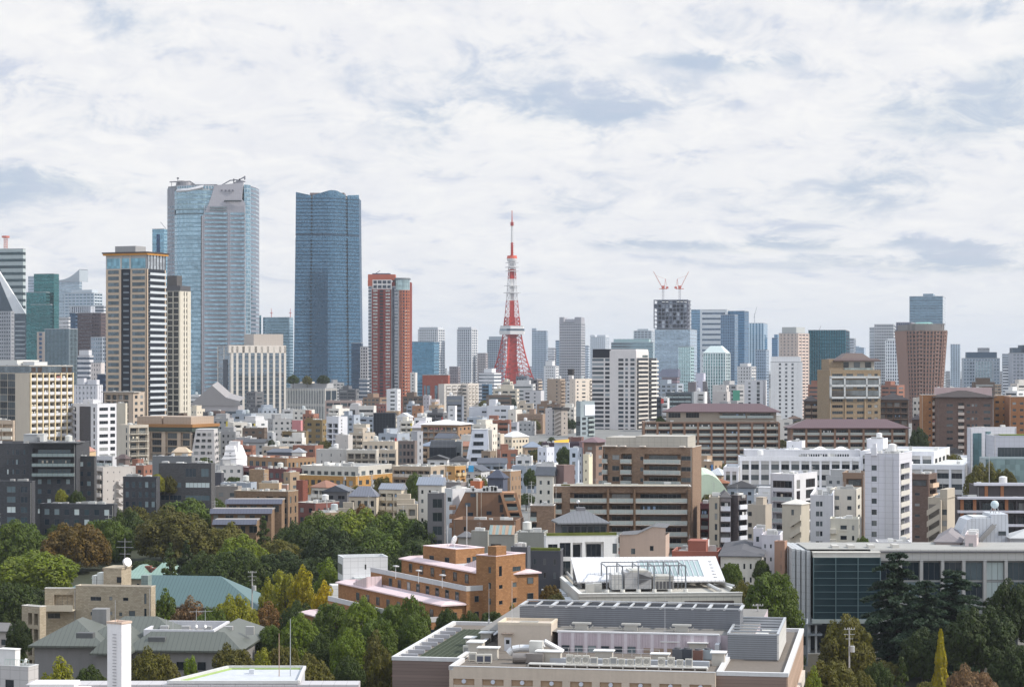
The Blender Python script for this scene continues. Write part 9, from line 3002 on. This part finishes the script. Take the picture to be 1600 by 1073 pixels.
  sw={2:'two-storey',3:'three-storey',4:'four-storey',5:'five-storey'}.get(st,'mid-rise' if st<9 else 'tall')
  pitched=H-g<10.5 and rg.random()<.72 and not far
  cx,cy=(px+x1)/2,top
  for k in range(8):
   if pitched:
    rn,rc=rg.choice(rcol)
    gb=rg.random()<.5
    lab='%s %s house, %s %s roof, %s'%(cn,sw,rn,'gabled' if gb else 'hipped',where(cx,cy,k//2))
   else:
    tk=('plain roof','roof hut','stair box','wide roof hut')[rg.randrange(4)]
    lab='%s %s block with %s, %s'%(cn,sw,tk,where(cx,cy,k//2))
   if lab not in LABELS and len(lab.split())<=16:break
  else:continue
  th=rg.choice((8,14,20,28,34,-10,-20,4))
  b=Bd('house' if pitched else 'apartment_building' if st<9 else 'office_building',lab,'house' if pitched else 'building',0,0,0,0,d,box=(P,R(-th),W*.86,D,H),col=cc,st=3.0 if not far else 3.4,
  tm=.8,z0=g,fine=d<1000,group='small houses among the larger blocks' if d<1700 else 'middling blocks towards the skyline',roofcol=rg.choice(((.34,.34,.35),(.45,.45,.45),(.24,.25,.25),(.40,.44,.42),(.55,.55,.54))),rcol=tuple(min(.8,c*1.1)for c in cc))
  if far:
   f=rg.choice(('s 1 .9 .3 .7 .03 .97','w 3 .7 .3 .75','s 2 .85 .3 .72','w 4 .6 .3 .75'))
   b.face('f',f)
   b.face('r' if th>0 else 'l','s 1 .6 .3 .7')
  else:
   b.face('f',rg.choice(('w 2 .45 .3 .75','w 3 .4 .35 .75','b 1 .85 .05 .85 .05 .6;w 1 .5 .3 .7 .65 1','w 2 .6 .3 .75','b 2 .85 .05 .85')))
   b.face('r' if th>0 else 'l',rg.choice(('w 1 .25 .3 .7','w 2 .3 .3 .7','w 3 .3 .35 .7')))
  b.walls()
  if 850<d<1750 and not pitched and rg.random()<.3:
   z=H-rg.uniform(1,2.5)
   m=MB().box(b.W-.9,b.W-.1,-.75,-.45,z-min(5,H-g-3),z).box(b.W-.6,b.W-.4,-.45,-.01,z-1,z-.8)
   m.build('sign_panel','panel',b.root,rg.choice(((.5,.07,.06),(.08,.2,.45),(.62,.5,.08),(.1,.34,.2),(.7,.7,.7),(.5,.25,.06))))
  if pitched:b.hip(rise=rg.uniform(1.5,2.6),oh=.5,col=rc,mt='seam' if rg.random()<.5 else 'roofing',gable=gb)
  else:
   b.flat()
   b.clutter(rg.randrange(2,5)if not far else 1,aerial=not far)
   if tk!='plain roof':b.up('penthouse',.15,.8 if 'wide' in tk else .5,.2,.8,3.0 if not far else 4.0)
  polys.append((FOOT[-1][0],d))
  mark(FOOT[-1][0],H,d)
  n+=1
# the streets go on beyond both edges of the view
 k=0
 for d,px in[(d,px)for d in range(400,1900,45)for px in(-150,-105,-60,1625,1670,1715)]:
  W,D,H=rg.uniform(11,17),rg.uniform(9,13),rg.choice((8,10,13,17,21))+ground(d)
  x0=px if px>0 else min(px,-45-W*F/d)
  P=(PX(x0,d),d)
  if k>=64 or not free(P,W,D):continue
  if d<560:
   tree('round',x0+20,0,9.5*F/d,d,rg.choice(('gr','dg','ol')),'park tree past the %s edge, %s row'%('right' if px>0 else 'left',('first','second','third','fourth')[k%4])+' %d m away'%d,group=G,h=rg.uniform(11,16))
  else:
   cn,cc=rg.choice(pal)
   b=Bd('apartment_building','%s block past the %s picture edge, about %d metres away, step %d'%(cn,'right' if px>0 else 'left',d,abs(px)),'building',0,0,0,0,d,box=(P,0,W,D,H),col=cc,tm=.8,z0=ground(d),fine=False,group='blocks past the edges of the view')
   b.face('f','w 3 .5 .3 .75').face('r' if px<0 else 'l','w 2 .4 .3 .75').walls()
   b.flat().clutter(2)
  polys.append(([P,(P[0]+W,d),(P[0]+W,d+D),(P[0],d+D)],d))
  k+=1
# gardens and street trees showing between the roofs
 q=0
 for d,px in cand:
  if q>=60 or d>1600:continue
  if rg.random()>.5:continue
  h=rg.uniform(6,10.5)
  H=h+ground(d)
  w=h*F/d*rg.uniform(.75,1.1)
  top=HZ+(CH-H)*F/d
  if seen(px,px+w,top,top+w*.6,d)<.4 or guarded(px,px+w,top,d):continue
  if not free((PX(px,d),d),w/F*d,4):continue
  cn=rg.choice(('dark green','green','olive','mid green','brownish'))
  kd=rg.choice(('round','round','fine'))
  for k in range(6):
   lab='small %s garden tree %s'%(cn,where(px+w/2,top,k))
   if lab not in LABELS:break
  else:continue
  tree(kd,px+w/2,top,w,d,{'dark green':'vd','green':'gr','olive':'ol','mid green':'dg','brownish':'ob'}[cn],lab,group='garden trees among the houses',base=ground(d))
  polys.append(([(PX(px,d),d),(PX(px+w,d),d),(PX(px+w,d),d+5),(PX(px,d),d+5)],d))
  mark(polys[-1][0],H*.8,d)
  q+=1
# poles between the houses
 q=0
 for d,px in cand[::7]:
  if q>=30 or not 640<d<1500:continue
  g=ground(d)
  H=g+12.5
  top=HZ+(CH-H)*F/d
  if seen(px,px+3,top,top+12,d)<.6 or not free((PX(px,d),d),.6,.6):continue
  o=thing('utility_pole','slim grey pole with crossarms standing among the house roofs','utility pole',(PX(px,d),d,g),0,'poles among the house roofs')
  MB().bar((0,0,-2),(0,0,12.5),.17,r2=.11,n=6).build('post','wall',o,(.5,.49,.47))
  m=MB()
  for z in(12.1,11.2):m.bar((-1,-.1,z),(1,-.1,z),.07)
  m.build('crossarm','metal',o,(.5,.5,.5))
  MB().cyl(.4,-.15,8.6,9.6,.35,n=8).build('transformer','metal',o,(.5,.5,.51))
  q+=1
# hazy blocks along the horizon
 px,i=-20,0
 while px<1620:
  d=rg.uniform(4600,6800)
  W,H=rg.uniform(40,85),rg.uniform(22,62)
  g=ground(d)
  H+=g
  top=HZ+(CH-H)*F/d
  x1=px+W*F/d
  if seen(px,x1,max(562,top),596,d)>.25 or True:
   lab='hazy %s block on the horizon %s'%(rg.choice(('low','broad','pale','dim','grey','distant')),where((px+x1)/2,top,0))
   if lab in LABELS:lab='hazy %s block on the horizon %s'%(rg.choice(('long','faint','plain','blue-grey','far')),where((px+x1)/2,top,1))
   if lab not in LABELS:
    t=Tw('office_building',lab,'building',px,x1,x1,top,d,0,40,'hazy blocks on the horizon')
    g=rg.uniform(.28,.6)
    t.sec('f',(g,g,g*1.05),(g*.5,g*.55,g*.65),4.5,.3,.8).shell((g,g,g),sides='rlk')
  px=x1-rg.uniform(0,10)
  i+=1
 print('FILL',n,q)
fill()
flush_over()
# ---------------------------------------------------------------- the air between
def haze():
 m=MB().box(-9500,9500,-600,23000,-1,420)
 me=mesh_of(m,'haze','wall')
 me.materials.clear()
 hm=bpy.data.materials.new('haze')
 hm.use_nodes=True
 t=NT(hm.node_tree)
 out=t.n('ShaderNodeOutputMaterial')
 v=t.n('ShaderNodeVolumePrincipled')
 v.inputs['Color'].default_value=(.80,.88,1.0,1)
 v.inputs['Density'].default_value=4.0e-5
 v.inputs['Anisotropy'].default_value=.0
 t.l(v.outputs[0],out.inputs['Volume'])
 me.materials.append(hm)
 o=add('haze',me)
 o['kind']='stuff'
haze()
